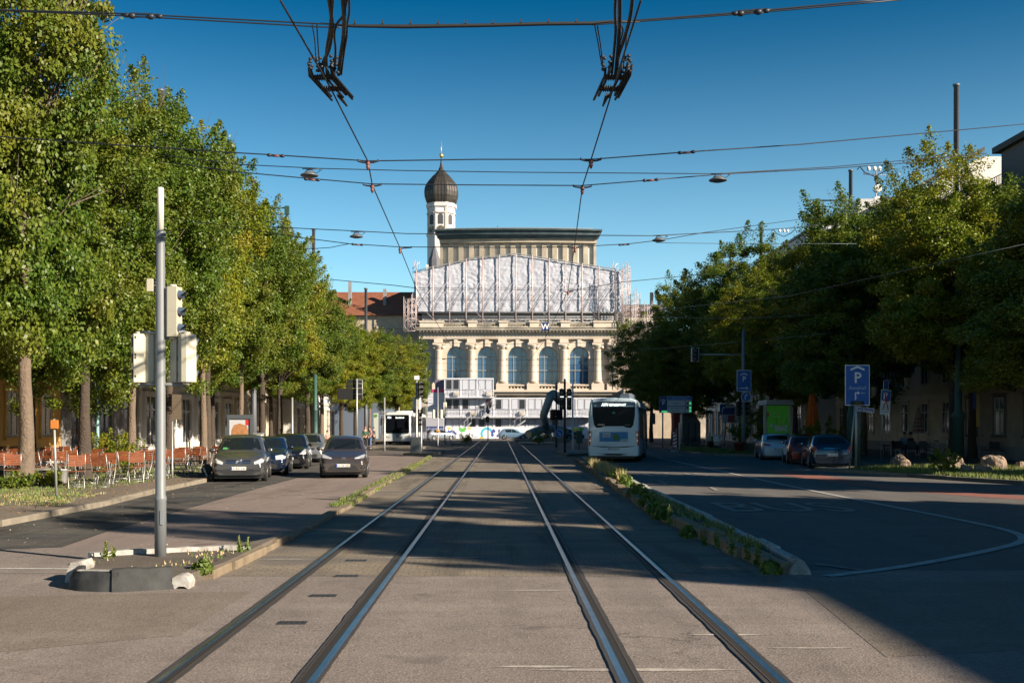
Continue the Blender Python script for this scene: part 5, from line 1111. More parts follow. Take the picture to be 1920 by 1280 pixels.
m = MB(); m.box(-.16, -.085, -.05, .05, 3.40, 3.56); m.tube([(-.09, 0, 3.48), (-.04, 0, 3.48)], .012, 5); m.build('detector_box', M_HEADC, ms)
def sig_head(parent, x, y, z, ang, n=2, h=.66, w=.2, d=.17, hood=True, m1=None, m2=None, lens=None, hl=1.0):
    """box seen from any side; its lamps look along -y before turning by ang"""
    T_ = Matrix.Translation((x, y, z)) @ Matrix.Rotation(ang, 4, 'Z')
    m = MB(); c = .045
    pr = [(-w/2, -d/2), (w/2, -d/2), (w/2, d/2-c), (w/2-c, d/2), (-w/2+c, d/2), (-w/2, d/2-c)]
    for k in range(n): m.prism(pr, h*k/n+.003, h*(k+1)/n-.003, 0, T_)
    m.prism([(a*.98, b*.98) for a, b in pr], 0.0, h, 0, T_)
    m.lathe([(.03, -.035), (.05, -.03), (.05, 0)], 10, T=T_); m.lathe([(.05, h), (.05, h+.03), (.03, h+.035)], 10, T=T_)
    hd = m.build('signal_head', m1 or M_HEADC, parent)
    nl = 3 if n != 2 or True else 2
    mh = MB(); ml = MB()
    for k in range(3):
        zz = h*(k+.5)/3; r = w*.40; vs = []
        for q in range(13):
            a = R(-20)+R(220)*q/12; vs += [(r*math.cos(a), -d/2, zz+r*math.sin(a)), (r*.97*math.cos(a), -d/2-hl*(.16 if 2 < q < 10 else .09), zz+r*.97*math.sin(a)-.02)]
        mh.add(vs, [(2*i, 2*i+1, 2*i+3, 2*i+2) for i in range(12)], 0, True, T_)
        ml.lathe([(r*.93, 0), (r*.93, .008), (r*.5, .014)], 14, T=T_ @ Matrix.Translation((0, -d/2, zz)) @ Matrix.Rotation(R(90), 4, 'X'))
    if hood: mh.build('hoods', m2 or M_SIGB, hd)
    ml.build('lens', lens or M_LENS, hd)
    mb_ = MB()
    for zz in (.06, h*.48, h*.54, h-.06): mb_.box(w/2-.006, w/2+.006, -d/2+.01, -d/2+.03, zz, zz+.03, T=T_)
    mb_.build('hinges', M_SIGB, hd)
    return hd
HB_ = mat('hood_slate', (.06, .09, .14), .5)
sig_head(ms, .155, .02, 2.82, R(82), h=.64, w=.17, d=.17, m2=HB_, hl=.5)
sig_head(ms, -.30, .08, 2.24, R(-60), h=.62, w=.17, d=.17, hood=False)
sig_head(ms, -.16, .12, 2.24, R(-115), h=.62, w=.15, d=.14, hood=False)
sig_head(ms, .34, -.02, 2.24, R(128), h=.61, w=.2, d=.18, m2=HB_, hl=.3)
sig_head(ms, .175, .12, 2.24, R(60), h=.61, w=.17, d=.15, hood=False)
m = MB()
for z in (2.21, 2.88): m.tube([(-.3, .06, z), (0, .0, z), (.34, -.02, z)], .022, 6)
m.tube([(0, 0, 2.80), (.155, .02, 2.80)], .02, 6); m.tube([(.03, .06, 2.2), (.03, .06, 2.9)], .015, 5); m.build('bracket', M_MAST, ms)

# ---------------------------------------------------------------- generic poles, signals and signs
def simple_pole(name, label, x, y, top, r, mt, cat='pole', z=0.0, group=None):
    t = thing(name, label, cat, (x, y, z), 0, group); m = MB(); m.lathe([(r*1.02, 0), (r, .3), (r*.9, top-z)], 10); m.build('pole', mt, t); return t
def plate_sign(t, nm, x, z, w, h, mt, y=-.03, edge=None, T=None):
    if edge: m = MB(); m.box(x-w/2, x+w/2, y-.01, y+.012, z-h/2, z+h/2, T=T); o = m.build(nm, edge, t); m = MB(); e = .03*min(1, w); m.box(x-w/2+e, x+w/2-e, y-.014, y-.0105, z-h/2+e, z+h/2-e, T=T); m.build('sign_face', mt, o); return o
    m = MB(); m.box(x-w/2, x+w/2, y-.01, y+.012, z-h/2, z+h/2, T=T); return m.build(nm, mt, t)
def disc_sign(t, nm, x, z, r, rim, face, y=-.05, T=None):
    T0 = (T or Matrix.Identity(4)) @ Matrix.Translation((x, y, z)) @ Matrix.Rotation(R(90), 4, 'X')
    m = MB(); m.lathe([(r, 0), (r, .012)], 28, T=T0); o = m.build(nm, rim, t)
    m = MB(); m.lathe([(r*.92, .0125), (r*.92, .016)], 28, T=T0); m.build('sign_face', face, o); return o
S_BL, S_WH = MATS['sign_blue'], MATS['sign_white']; S_RD = mat('sign_red', (.45, .02, .02), .5); S_GR = mat('led_green', (.03, .3, .1), .5, emit=(.1, .8, .3, .25)); S_BL2 = mat('sign_blue_light', (.015, .11, .40), .45)
def roof_p(m, x, z, s, y):           # car park symbol: roof chevron over a P
    m.prism_y([(x-.5*s, z+.52*s), (x, z+.72*s), (x+.5*s, z+.52*s), (x+.5*s, z+.66*s), (x, z+.88*s), (x-.5*s, z+.66*s)], y-.004, y)
    text_on(m, 'P', 1.05*s, 0.02*s+x, z-.32*s, y-.004, bold=True)
# big parking sign on two poles
p0 = G(1607, 884); Z = p0.y; k_ = Z/F
t = thing('parking_sign', 'large blue parking sign with roofed P, right arrow and Annahof lettering, on two poles', 'sign', (p0.x, Z, 0))
w, h = 46*k_, 76*k_; zc = H+(CY-722)*k_
m = MB(); m.tube([(-.02, .06, 0), (-.02, .06, zc)], .05, 10); m.build('pole', M_GALV, t)
m = MB(); m.tube([(-.28, .12, 0), (-.03, .1, zc-.6)], .035, 8); m.build('support_pole', M_GALV, t)
m = MB(); m.tube([(.1, .1, 0), (.08, .1, zc)], .055, 10); m.build('pole', M_GREENP, t)
plate_sign(t, 'sign_board', 0, zc, w, h, S_BL2, edge=S_WH)
m = MB(); roof_p(m, 0, zc+.28, .55, -.05); m.build('parking_symbol', S_WH, t)
m = MB(); text_on(m, 'Annahof', .2, 0, zc-.17, -.05); m.build('lettering', mat('sign_text_pale', (.45, .55, .65), .5), t)
m = MB(); x = -.1; m.box(x, x+.045, -.05, -.045, zc-.58, zc-.28); m.box(x+.045, x+.1, -.05, -.045, zc-.32, zc-.28); m.prism_y([(x+.1, zc-.37), (x+.2, zc-.30), (x+.1, zc-.23)], -.05, -.045); m.box(x+.045, x+.08, -.05, -.045, zc-.5, zc-.47); text_on(m, '200 m', .07, .22, zc-.33, -.047); m.build('arrow', S_WH, t)
m = MB(); m.box(-.27, .27, -.05, -.045, zc-.78, zc-.62); ds = m.build('display_panel', M_SIGB, t); m = MB(); text_on(m, 'FREI', .13, 0, zc-.745, -.052); m.build('display_text', mat('led_dim_green', (.05, .16, .03), .5), ds)
t2 = thing('street_name_sign', 'small blue street name plate reading Im Annahof below the big parking sign', 'sign', (p0.x, Z, 0)); zz = H+(CY-768)*k_
T_ = Matrix.Translation((.32, 0, zz)) @ Matrix.Rotation(R(6), 4, 'Y')
plate_sign(t2, 'sign_board', 0, 0, .68, .17, S_BL, edge=S_WH, T=T_)
m = MB(); text_on(m, 'Im Annahof', .115, 0, -.045, -.046, T=T_); m.build('lettering', S_WH, t2)
m = MB(); m.box(-.04, .06, -.03, .06, zz-.03, zz+.03); m.build('clamp', M_GALV, t2)
# crossed-out parking notice with a leaning pole
q = G(1651, 870); k2 = q.y/F
t = thing('temporary_parking_sign', 'tilted blue and white no-parking notice crossed out in red, on leaning poles', 'sign', (q.x, q.y, 0))
zc = H+(CY-754)*k2; m = MB(); m.tube([(0, 0, 0), (.16, 0, zc+.9)], .03, 8); m.build('pole', M_GALV, t)
m = MB(); m.tube([(.52, .0, .15), (.40, 0, zc+.2)], .028, 8); m.build('support_pole', M_GALV, t)
T_ = Matrix.Translation((.22, -.01, zc)) @ Matrix.Rotation(R(4), 4, 'Y')
b_ = plate_sign(t, 'sign_board', 0, 0, .46, 1.15, S_WH, T=T_)
m = MB(); m.box(-.21, .21, -.052, -.046, .08, .55, T=T_); bb = m.build('blue_panel', S_BL2, t); m = MB(); text_on(m, 'P', .44, -.03, .15, -.054, bold=True, T=T_); m.build('lettering', S_WH, bb)
m = MB()
for k in range(4): m.box(-.19, .16, -.05, -.046, -.45+.11*k, -.43+.11*k, T=T_)
m.build('notice_text', mat('notice_grey', (.15, .17, .2), .6), t)
m = MB()
for a, b in (((-.08, .45), (.14, -.35)), ((.1, .45), (-.12, -.35)), ((-.12, .1), (.14, .05))): m.tube([(a[0], -.06, a[1]), (b[0], -.06, b[1])], .022, 5, T=T_)
m.build('red_cross', S_RD, t)
T_ = Matrix.Translation((.25, -.01, zc+.83)) @ Matrix.Rotation(R(3), 4, 'Y')
plate_sign(t, 'upper_board', 0, 0, .24, .42, S_BL, edge=S_WH, T=T_)
# mast with signal arm
q = G(1394, 853); k3 = q.y/F
t = thing('signal_mast', 'tall grey mast with a long arm carrying a small signal and a blue parking sign', 'traffic light', (q.x, q.y, .1)); zt = H+(CY-622)*k3
m = MB(); m.lathe([(.15, 0), (.13, 2), (.11, 4), (.085, zt)], 14); m.build('pole', M_MAST, t)
za = H+(CY-668)*k3; xa_ = -(1394-1303)*k3
m = MB(); m.tube([(.2, 0, za), (xa_+.15, 0, za+.02)], [.05, .04], 8); m.build('arm', M_GALV, t)
m = MB(); m.tube([(0, 0, zt-.15), (xa_+.4, 0, za+.1)], .012, 4); m.build('stay_wire', M_CAB, t)
m = MB(); m.box(xa_-.24, xa_+.24, -.02, .02, za-.42, za+.42); m.build('signal_backboard', S_WH, t)
sig_head(t, xa_, -.12, za-.38, 0, h=.76, w=.36, d=.18, m1=M_SIGB)
zp = H+(CY-717)*k3; plate_sign(t, 'parking_board', 0, zp, 27*k3, 40*k3, S_BL2, y=-.14, edge=S_WH)
m = MB(); roof_p(m, 0, zp+.1, .44, -.16); m.box(-.27, .15, -.166, -.16, zp-.47, zp-.42); m.prism_y([(.1, zp-.56), (.12, zp-.56), (.27, zp-.445), (.12, zp-.33), (.1, zp-.33), (.2, zp-.445)], -.166, -.16); m.build('parking_symbol', S_WH, t)
zd = H+(CY-747)*k3; disc_sign(t, 'round_sign', .12, zd, .30, S_WH, S_BL2, y=-.14)
m = MB(); m.box(.04, .09, -.168, -.162, zd-.16, zd+.05); m.tube([(.065, -.165, zd+.03), (.08, -.165, zd+.09), (.14, -.165, zd+.11)], .025, 5); m.prism_y([(.12, zd+.03), (.23, zd+.11), (.12, zd+.19)], -.168, -.162); m.build('turn_arrow', S_WH, t)
for s, a in ((-1, 40), (1, -40)): sig_head(t, s*.3-.02, .0, H+(CY-782)*k3, R(a), h=.85, w=.3, d=.2, m1=M_SIGB if s < 0 else mat('housing_olive', (.10, .10, .07), .5))
m = MB(); m.box(-.32, .3, -.03, .03, 2.25, 2.3); m.build('bracket', M_MAST, t)
# direction sign behind: blue with white arrow
q = G(1355, 846); k4 = q.y/F
t = thing('detour_sign', 'blue sign with a white right-turn arrow on a thin pole in front of the planting', 'sign', (q.x, q.y, .1))
m = MB(); m.tube([(0, 0, 0), (0, 0, H+(CY-760)*k4)], .035, 8); m.build('pole', M_GALV, t); zz = H+(CY-770)*k4
plate_sign(t, 'sign_board', 0, zz, .42, .72, S_BL); m = MB(); m.box(-.06, -.01, -.05, -.045, zz-.25, zz+.05); m.tube([(-.035, -.047, zz+.03), (0, -.047, zz+.11), (.06, -.047, zz+.13)], .022, 5); m.prism_y([(.05, zz+.05), (.15, zz+.13), (.05, zz+.21)], -.05, -.045); m.build('arrow', S_WH, t)
m = MB(); m.box(-.1, .1, -.05, .05, zz-.52, zz-.38); m.build('small_plate', M_GALV, t)
# panel behind with coloured rows
t = thing('notice_board', 'large pale notice board with blue and red rows behind the small detour sign', 'sign', (X(1375, 88), 88, .1)); k5 = 88/F
for s in (-1, 1): m = MB(); m.tube([(s*.7, .05, 0), (s*.7, .05, 3.2)], .05, 6); m.build('post', M_GALV, t)
m = MB(); m.box(-.95, 1.0, -.03, .03, 1.95, 3.3); m.build('board', mat('board_grey', (.36, .38, .38), .6), t)
m = MB(); m.box(-.75, .1, -.05, -.032, 2.62, 3.15); m.build('blue_rows', S_BL, t); m = MB(); m.box(-.45, .1, -.05, -.032, 2.0, 2.55); m.build('red_row', mat('row_red', (.25, .04, .06), .5), t)
# car park guidance board
Zb = 84.0; kb = Zb/F
t = thing('parking_guidance_board', 'wide blue and white parking guidance board with green and red display cells', 'sign', (X(1266, Zb), Zb, .1))
for x in (-.95, .55): m = MB(); m.tube([(x, .08, 0), (x, .08, 3.9)], .06, 8); m.build('post', M_GALV, t)
x0, x1 = (1236-1266)*kb, (1251-1266)*kb; x2 = (1297-1266)*kb; zt, zb_ = H+(CY-745)*kb, H+(CY-776)*kb
m = MB(); m.box(x0, x1-.01, -.03, .03, zb_, zt); m.build('parking_panel', S_BL, t)
m = MB(); roof_p(m, (x0+x1)/2, zb_+.72, .36, -.034); m.build('parking_symbol', S_WH, t)
m = MB(); m.box(x0+.18, x1+.0, -.045, -.034, zb_+.02, zb_+.16); m.build('green_strip', S_GR, t)
m = MB(); m.box(x1, x2, -.03, .03, zb_, zt); m.build('board', mat('board_white', (.50, .54, .56), .6), t)
m = MB(); m.box(x1+.02, x2-.02, -.04, -.032, zt-.26, zt-.03); hd = m.build('header', S_BL2, t); m = MB(); text_on(m, 'Parken im Zentrum', .15, (x1+x2)/2, zt-.2, -.042); m.build('lettering', mat('sign_text_pale', (.5, .6, .7), .5), hd)
m = MB(); m.box(x1, x2, -.036, -.032, zb_+.48, zb_+.53); m.box(x1, x2, -.036, -.032, zb_+.93, zb_+.97); m.box(x2-.52, x2-.48, -.036, -.032, zb_, zt-.28)
text_on(m, 'Theater', .19, x1+.6, zb_+.68, -.036); text_on(m, 'City-Galerie' if False else 'Ernst-Reuter-Pl.', .15, x1+.75, zb_+.32, -.036); text_on(m, 'Zentrum', .15, x1+.62, zb_+.1, -.036); m.build('lettering', mat('sign_text_dark', (.06, .09, .13), .5), t)
m = MB()
for z in (zb_+.64, zb_+.30, zb_+.06): m.box(x2-.2, x2-.05, -.045, -.034, z, z+.17)
m.build('green_cell', S_GR, t)
m = MB()
for z in (zb_+.64, zb_+.30): m.box(x2-.42, x2-.22, -.045, -.034, z, z+.17)
m.build('red_cell', mat('led_dim_red', (.14, .03, .03), .5), t)

def sign_signal(px, py, top, lab, heads=(), r=.06, mt=None, base=0.0, cat='traffic light', name='signal_post'):
    q = G(px, py); k = q.y/F; t = thing(name, lab, cat, (q.x, q.y, base)); m = MB(); m.lathe([(r*1.3, 0), (r, .3), (r*.85, H+(CY-top)*k-base)], 10); m.build('pole', mt or M_GALV, t)
    for (hx, hy0, hy1, w, ang, m1) in heads: sig_head(t, (hx-px)*k, -.12 if abs(ang) < 60 else 0, H+(CY-hy1)*k-base, R(ang), h=(hy1-hy0)*k, w=w*k, d=w*k*.8, m1=m1)
    return t, k
sign_signal(1059, 852, 710, 'dark pole with two large black signal heads left of the bus, on the median end', ((1053, 729, 768, 9, 0, M_SIGB), (1067, 729, 768, 9, 0, M_SIGB)), .08, M_SIGB, .0)
t = bpy.data.objects['signal_post'] if 'signal_post' in bpy.data.objects else None
mbar = MB(); q = G(1059, 852); k = q.y/F
for hx in (1053, 1067): mbar.box((hx-1059)*k-.11, (hx-1059)*k+.11, -.42, -.40, H+(CY-744)*k-.03, H+(CY-744)*k+.03)
mbar.build('white_bar', mat('signal_bar_white', (.7, .7, .7), .5, emit=(1, 1, 1, .6)), t)
sign_signal(1074, 850, 718, 'slim white post directly right of the two black signal heads', (), .06, mat('white_post', (.6, .6, .58), .5), name='white_post', cat='post')
t, k = sign_signal(1043, 838, 716, 'dark pole with the round blue arrow sign beside the lying sculpture', ((1036, 768, 787, 9, 60, M_SIGB), (1050, 768, 787, 9, -60, M_SIGB)), .07, M_SIGB)
disc_sign(t, 'round_sign', (1048-1043)*k, H+(CY-812)*k, 8*k, S_WH, S_BL2)
m = MB(); z = H+(CY-812)*k; x = (1048-1043)*k; m.tube([(x-.14, -.07, z+.14), (x+.08, -.07, z-.08)], .03, 5); m.prism_y([(x+.15, z+.02), (x+.15, z-.15), (x-.02, z-.15)], -.072, -.068); m.build('arrow', S_WH, t)
t = thing('litter_bin', 'dark green box-shaped bin on a leg between the white post and the bus', 'bin', (X(1086, 78), 78, 0)); m = MB(); m.box(-.22, .22, -.15, .15, .55, 1.45, bev=.04); m.build('body', M_DARKG, t); m = MB(); m.tube([(0, 0, 0), (0, 0, .6)], .04, 6); m.build('leg', M_SIGB, t)
# left junction
t, k = sign_signal(781, 852, 712, 'grey post with a pale square detector and a black three-hooded signal above the kerb island', ((788, 716, 744, 8, 35, M_SIGB),), .075, M_GALV, .1)
m = MB(); z = H+(CY-711)*k; m.box(-.16, .16, -.1, .08, z-.12, z+.12, bev=.03); m.build('detector_box', S_WH, t)
for hx, a in ((776, 150), (786, 200)): sig_head(t, (hx-781)*k, .12, H+(CY-770)*k, R(a), h=.75, w=.2, d=.16, m1=M_MASTL)
t = thing('control_cabinet', 'grey steel cabinet at the foot of the signal post on the left island', 'cabinet', (X(779, 66.8), 67.2, .13)); m = MB(); m.box(-.32, .32, -.15, .15, 0, .95, bev=.03); m.build('body', mat('cabinet_grey', (.16, .18, .18), .6), t); m = MB(); m.box(-.34, .34, -.17, .17, .953, .985); m.build('lid', M_GALV, t)
sign_signal(790, 850, 752, 'slim metal post just right of the grey signal post with small black signals', ((797, 764, 776, 7, -50, M_DARKG), (787, 774, 800, 6, 30, M_SIGB)), .055, M_GALV, .1)
sign_signal(821, 838, 726, 'metal post with a small orange push-button box and back-facing signals', ((813, 768, 784, 6, 100, M_MASTL), (827, 768, 784, 6, 240, M_MASTL)), .06, M_GALV, .1)
t = thing('push_button_box', 'small yellow-orange push-button box on the metal post in front of the blue hoarding', 'button box', (X(821, G(821, 838).y), G(821, 838).y-.12, 1.3)); m = MB(); m.box(-.14, .14, -.05, .04, -.16, .16, bev=.03); m.build('box', mat('button_orange', (.55, .28, .05), .5), t); m = MB(); m.lathe([(.06, 0), (.05, .03)], 10, T=Matrix.Translation((0, -.05, 0)) @ Matrix.Rotation(R(90), 4, 'X')); m.build('button', S_RD, t)
sign_signal(834, 834, 737, 'pole with a tall pale housing in front of the stacked white cabins', ((834, 754, 780, 7, 180, M_MASTL),), .06, M_GALV, .1)
sign_signal(859, 822, 740, 'far signal pole with a black head high up and a small hooded signal lower down', ((863, 735, 760, 8, 0, M_SIGB), (862, 784, 802, 7, 20, M_SIGB)), .08, M_GALV)
t, k = sign_signal(915, 828, 756, 'pole with a yield triangle and a small round blue sign between the tracks', ((914, 781, 791, 7, 0, M_SIGB),), .06, M_SIGB, 0)
z = H+(CY-757)*k; r = 6*k
m = MB(); m.prism_y([(-r, z+r*.6), (r, z+r*.6), (0, z-r*1.15)], -.16, -.14); tr_ = m.build('yield_sign', S_RD, t); m = MB(); m.prism_y([(-r*.62, z+r*.38), (r*.62, z+r*.38), (0, z-r*.7)], -.168, -.163); m.build('sign_face', S_WH, tr_)
disc_sign(t, 'round_sign', 0, H+(CY-771)*k, 4*k, S_BL2, S_BL, y=-.15)
m = MB(); m.tube([(-.12, -.18, H+(CY-771)*k), (.12, -.18, H+(CY-771)*k)], .03, 4); m.build('arrow', S_WH, t)
sign_signal(951, 822, 768, 'thin pole with a short top arm in front of the white cabins', ((951, 773, 783, 5, 70, M_SIGB),), .05, M_SIGB)
t, k = sign_signal(969, 822, 775, 'thin pole with a small round blue sign before the hoarding, left of the sculpture', (), .05, M_GALV, name='sign_post', cat='sign')
disc_sign(t, 'round_sign', 0, H+(CY-791)*k, 3.5*k, S_BL2, S_BL)
sign_signal(848, 836, 801, 'short plain metal post in front of the silver coupe', (), .04, M_GALV, name='bollard', cat='post')
sign_signal(806, 822, 800, 'short thin white post in front of the dark blue hoarding panel', (), .05, M_MASTL, name='bollard', cat='post')
# back of traffic boards, left
Zt = 80.0; kt = Zt/F
t = thing('traffic_board', 'dark back of a large direction board fixed to a pale pole under the left trees', 'sign', (X(669, Zt), Zt, .1)); fx = lambda p: (p-669)*kt; fz = lambda p: H+(CY-p)*kt
m = MB(); m.tube([(0, 0, 0), (0, 0, fz(712))], .07, 10); m.build('pole', M_GALV, t)
m = MB(); m.box(fx(632), fx(678), .1, .14, fz(751), fz(731)); m.build('lower_board', M_SIGB, t)
m = MB(); m.box(fx(648), fx(678), .1, .14, fz(729.5), fz(723)); m.box(fx(650), fx(678), .1, .14, fz(721.5), fz(714)); m.build('upper_boards', M_SIGB, t)
m = MB()
for z in (715, 721, 730, 741): m.box(fx(664), fx(679), .06, .10, fz(z)-.02, fz(z)+.02)
m.tube([(fx(679), .12, fz(751)), (fx(679), .12, fz(713))], .03, 5); m.build('clamps', M_GALV, t)
# left pavement things
q = G(106, 938); t = thing('marker_post', 'thin metal post with an orange square box on top beside the nearest left tree', 'post', (q.x, q.y, .1)); kk = q.y/F
m = MB(); m.tube([(0, 0, 0), (-.06, 0, H+(CY-785)*kk-.1)], .03, 8); m.build('pole', M_GALV, t); m = MB(); m.box(-.12, .04, -.06, .02, H+(CY-803)*kk-.1, H+(CY-787)*kk-.1); m.build('box', mat('box_orange', (.50, .17, .03), .6), t)
t, k = sign_signal(323, 902, 790, 'thin grey pole with a dark back-facing plate beside the tall mast', (), .03, M_GALV, .1, cat='sign', name='sign_post')
m = MB(); m.box(-.02, .28, .03, .05, H+(CY-792)*k, H+(CY-745)*k); m.build('plate', mat('plate_brown', (.12, .09, .06), .7), t)
for px, py, lab in ((548, 862, 'plain grey lamp-high pole between the parked cars and the tree'), (721, 850, 'plain slim pole in front of the far left tree')):
    sign_signal(px, py, 745, lab, (), .06, M_GALV, .1, name='sign_post', cat='post')
t = thing('lamp_pillar', 'green cast iron lamp pillar rising into the left tree crowns behind the silver car', 'lamp post', (X(591, 66), 66, .1)); m = MB(); m.lathe([(.26, 0), (.26, .9), (.2, 1.0), (.22, 1.1), (.16, 1.3), (.14, 2.6), (.19, 2.65), (.12, 2.75), (.10, 4.8)], 14); m.build('pillar', M_GREENP, t)
t = thing('lamp_pillar', 'pale green pole behind the beer garden chairs, left of the mast', 'lamp post', (X(183, 40), 40, .1)); m = MB(); m.lathe([(.13, 0), (.13, .5), (.07, .6), (.055, 1.8), (.05, 5.5)], 12); m.build('pillar', mat('pole_turquoise', (.20, .38, .36), .5), t)
t = thing('lamp_pillar', 'thick green pillar between dark trunks left of the big tree at the right', 'lamp post', (X(1797, 50), 50, .1)); m = MB(); m.lathe([(.24, 0), (.24, 2.0), (.30, 2.1), (.30, 2.2), (.17, 2.4), (.13, 6), (.12, 9)], 12); m.build('pillar', M_GREENP, t)
t = thing('lamp_pillar', 'green pillar behind the two poles of the parking sign', 'lamp post', (X(1596, 58), 58, .1)); m = MB(); m.lathe([(.22, 0), (.22, 2.4), (.16, 2.5), (.12, 7)], 12); m.build('pillar', M_GREENP, t)
t = thing('stop_sign_column', 'bus stop column with a yellow disc above the waiting pedestrians', 'bus stop sign', (X(705, 104), 104, .1)); k = 104/F
m = MB(); m.box(-.22, .22, -.05, .05, .5, H+(CY-776)*k); m.build('panel', mat('stop_panel', (.42, .46, .42), .6), t); disc_sign(t, 'stop_disc', 0, H+(CY-781)*k, .16, mat('disc_yellow', (.6, .42, .03), .5), mat('disc_green', (.05, .25, .08), .5), y=-.07)
# advert billboard
Zv = 45.0; kv = Zv/F; t = thing('advert_billboard', 'framed glass advert case with a brown leather bag poster and red corner tag', 'billboard', (X(450, Zv), Zv, .1), R(6)); W2 = 23*kv; zb_ = H+(CY-826)*kv; zt = H+(CY-784)*kv
m = MB(); m.box(-W2, W2, -.12, .12, zt-.12, zt+.05); m.box(-W2, W2, -.12, .12, zb_-.12, zb_); m.box(-W2, -W2+.09, -.12, .12, zb_, zt-.12); m.box(W2-.09, W2, -.12, .12, zb_, zt-.12); m.build('frame', mat('case_frame', (.10, .11, .12), .4, .4), t)
m = MB(); m.box(-.4, -.25, -.06, .06, 0, zb_-.12); m.box(.25, .4, -.06, .06, 0, zb_-.12); m.build('legs', M_SIGB, t)
m = MB(); m.box(-W2+.09, W2-.09, -.06, .06, zb_, zt-.12); ps = m.build('poster', mat('poster_grey', (.42, .42, .44), .5), t)
a = W2-.12; m = MB(); m.prism_y([(-a*.9, zb_+.15), (-a*.75, zb_+.02), (a*.75, zb_+.02), (a*.92, zb_+.3), (a*.7, zb_+.52), (0, zb_+.62), (-a*.6, zb_+.55), (-a*.85, zb_+.35)], -.068, -.062); m.build('printed_bag', mat('print_brown', (.42, .20, .08), .6, var=.5, vs=6, col2=(.2, .08, .03)), ps)
m = MB(); m.box(a*.62, a*.95, -.07, -.063, zt-.38, zt-.16); m.build('red_tag', S_RD, ps)
t = thing('utility_cabinet', 'pale grey utility cabinet right of the advert billboard', 'cabinet', (X(479, 47), 47, .1)); m = MB(); m.box(-.32, .32, -.2, .2, 0, 1.35, bev=.03); m.build('body', mat('cabinet_pale', (.45, .45, .42), .6), t); m = MB(); m.box(-.34, .34, -.22, .22, 1.353, 1.4); m.build('lid', M_GALV, t)
# poster shelter on the right
Zs = 62.0; ks = Zs/F; t = thing('poster_shelter', 'glass shelter with a bright green poster behind the pale fastback', 'shelter', (X(1460, Zs+3), Zs+3, .1)); ks = (Zs+3)/F; fx = lambda p: (p-1460)*ks; fz = lambda p: H+(CY-p)*ks
m = MB(); m.prism_y([(fx(1431), fz(762)), (fx(1485), fz(762)), (fx(1480), fz(753)), (fx(1434), fz(753))], -.6, 1.6); m.build('roof', mat('shelter_roof', (.32, .33, .33), .5, .3), t)
for px in (1434, 1482): m = MB(); m.box(fx(px)-.06, fx(px)+.06, -.1, .1, 0, fz(762)); m.build('post', M_GALV, t)
m = MB(); m.box(fx(1438), fx(1479), -.05, .05, fz(815), fz(763)); ps = m.build('poster', mat('poster_green', (.06, .27, .03), .5, var=.3, vs=2, emit=(.1, .6, .05, .02)), t)
m = MB(); m.prism_y([(fx(1438), fz(786)), (fx(1443), fz(780)), (fx(1438), fz(774))], -.062, -.055); m.build('red_corner', S_RD, ps)
m = MB(); text_on(m, 'Erlebnis', .16, fx(1450), fz(779), -.06); text_on(m, 'Sommer', .16, fx(1456), fz(785), -.06); m.build('lettering', mat('poster_text', (.35, .6, .3), .5), ps)
m = MB()
for k in range(14): px = 1452+rnd.uniform(-8, 22); py = 806+rnd.uniform(-6, 5); m.ball((fx(px), -.06, fz(py)), (.11, .012, .10), 7, 4)
m.build('printed_flowers', mat('print_white', (.5, .58, .5), .6), ps)
m = MB()
for a_, b_ in ((1458, 1450), (1462, 1464), (1468, 1476), (1460, 1455)): m.tube([(fx(a_), -.058, fz(804)), (fx(b_), -.058, fz(786))], .02, 4)
m.build('printed_stems', mat('print_yellow', (.4, .5, .06), .6), ps)
# orange parasol, closed; striped closed parasols
def parasol(px, Zp, y0, y1, lab, m1, w=.32, stripe=None):
    k = Zp/F; t = thing('closed_parasol', lab, 'parasol', (X(px, Zp), Zp, .1)); zt, zb_ = H+(CY-y0)*k, H+(CY-y1)*k
    m = MB(); n = 20; vs = []
    pr = [(0, 1.0), (.28, .93), (.5, .7), (.75, .4), (.95, .12), (1.0, 0)]
    for r_, u in pr:
        for j in range(n): a = 2*math.pi*j/n; rr = w*r_*(1+.22*(j % 2)); vs.append((rr*math.cos(a), rr*math.sin(a), zb_+(zt-zb_)*u))
    m.add(vs, [(i*n+j, i*n+(j+1) % n, (i+1)*n+(j+1) % n, (i+1)*n+j) for i in range(len(pr)-1) for j in range(n)], 0, False)
    if stripe:
        m.mi = 0
        fs = []; m2 = MB()
        m.build('canopy', m1, t)
        for u in (.08, .22, .36, .5): r_ = w*(1.0-u*.82)*1.2; m2.lathe([(r_+.01, zb_+(zt-zb_)*u), (r_*.93+.01, zb_+(zt-zb_)*(u+.07))], 14)
        m2.build('stripes', stripe, t)
    else: m.build('canopy', m1, t)
    m = MB(); m.tube([(0, 0, 0), (0, 0, zt+.1)], .03, 6); m.build('pole', M_GALV, t)
M_PO = mat('parasol_orange', (.85, .17, .015), .8, var=.35, vs=6)
parasol(1523, 68, 730, 812, 'closed orange parasol standing behind the dark red car', M_PO, .38)
M_PW = mat('parasol_cream', (.30, .27, .24), .8); M_PR = mat('parasol_red', (.22, .05, .045), .8)
for px, lab in ((1858, 'closed red and white striped parasol, left one of three at the right edge'), (1880, 'closed striped parasol in the middle of three at the right edge'), (1898, 'closed striped parasol nearest the right picture edge')): parasol(px, 58, 776, 824, lab, M_PW, .4, M_PR)
parasol(1722, 66, 765, 815, 'closed red striped parasol behind the seated people', M_PW, .3, M_PR)
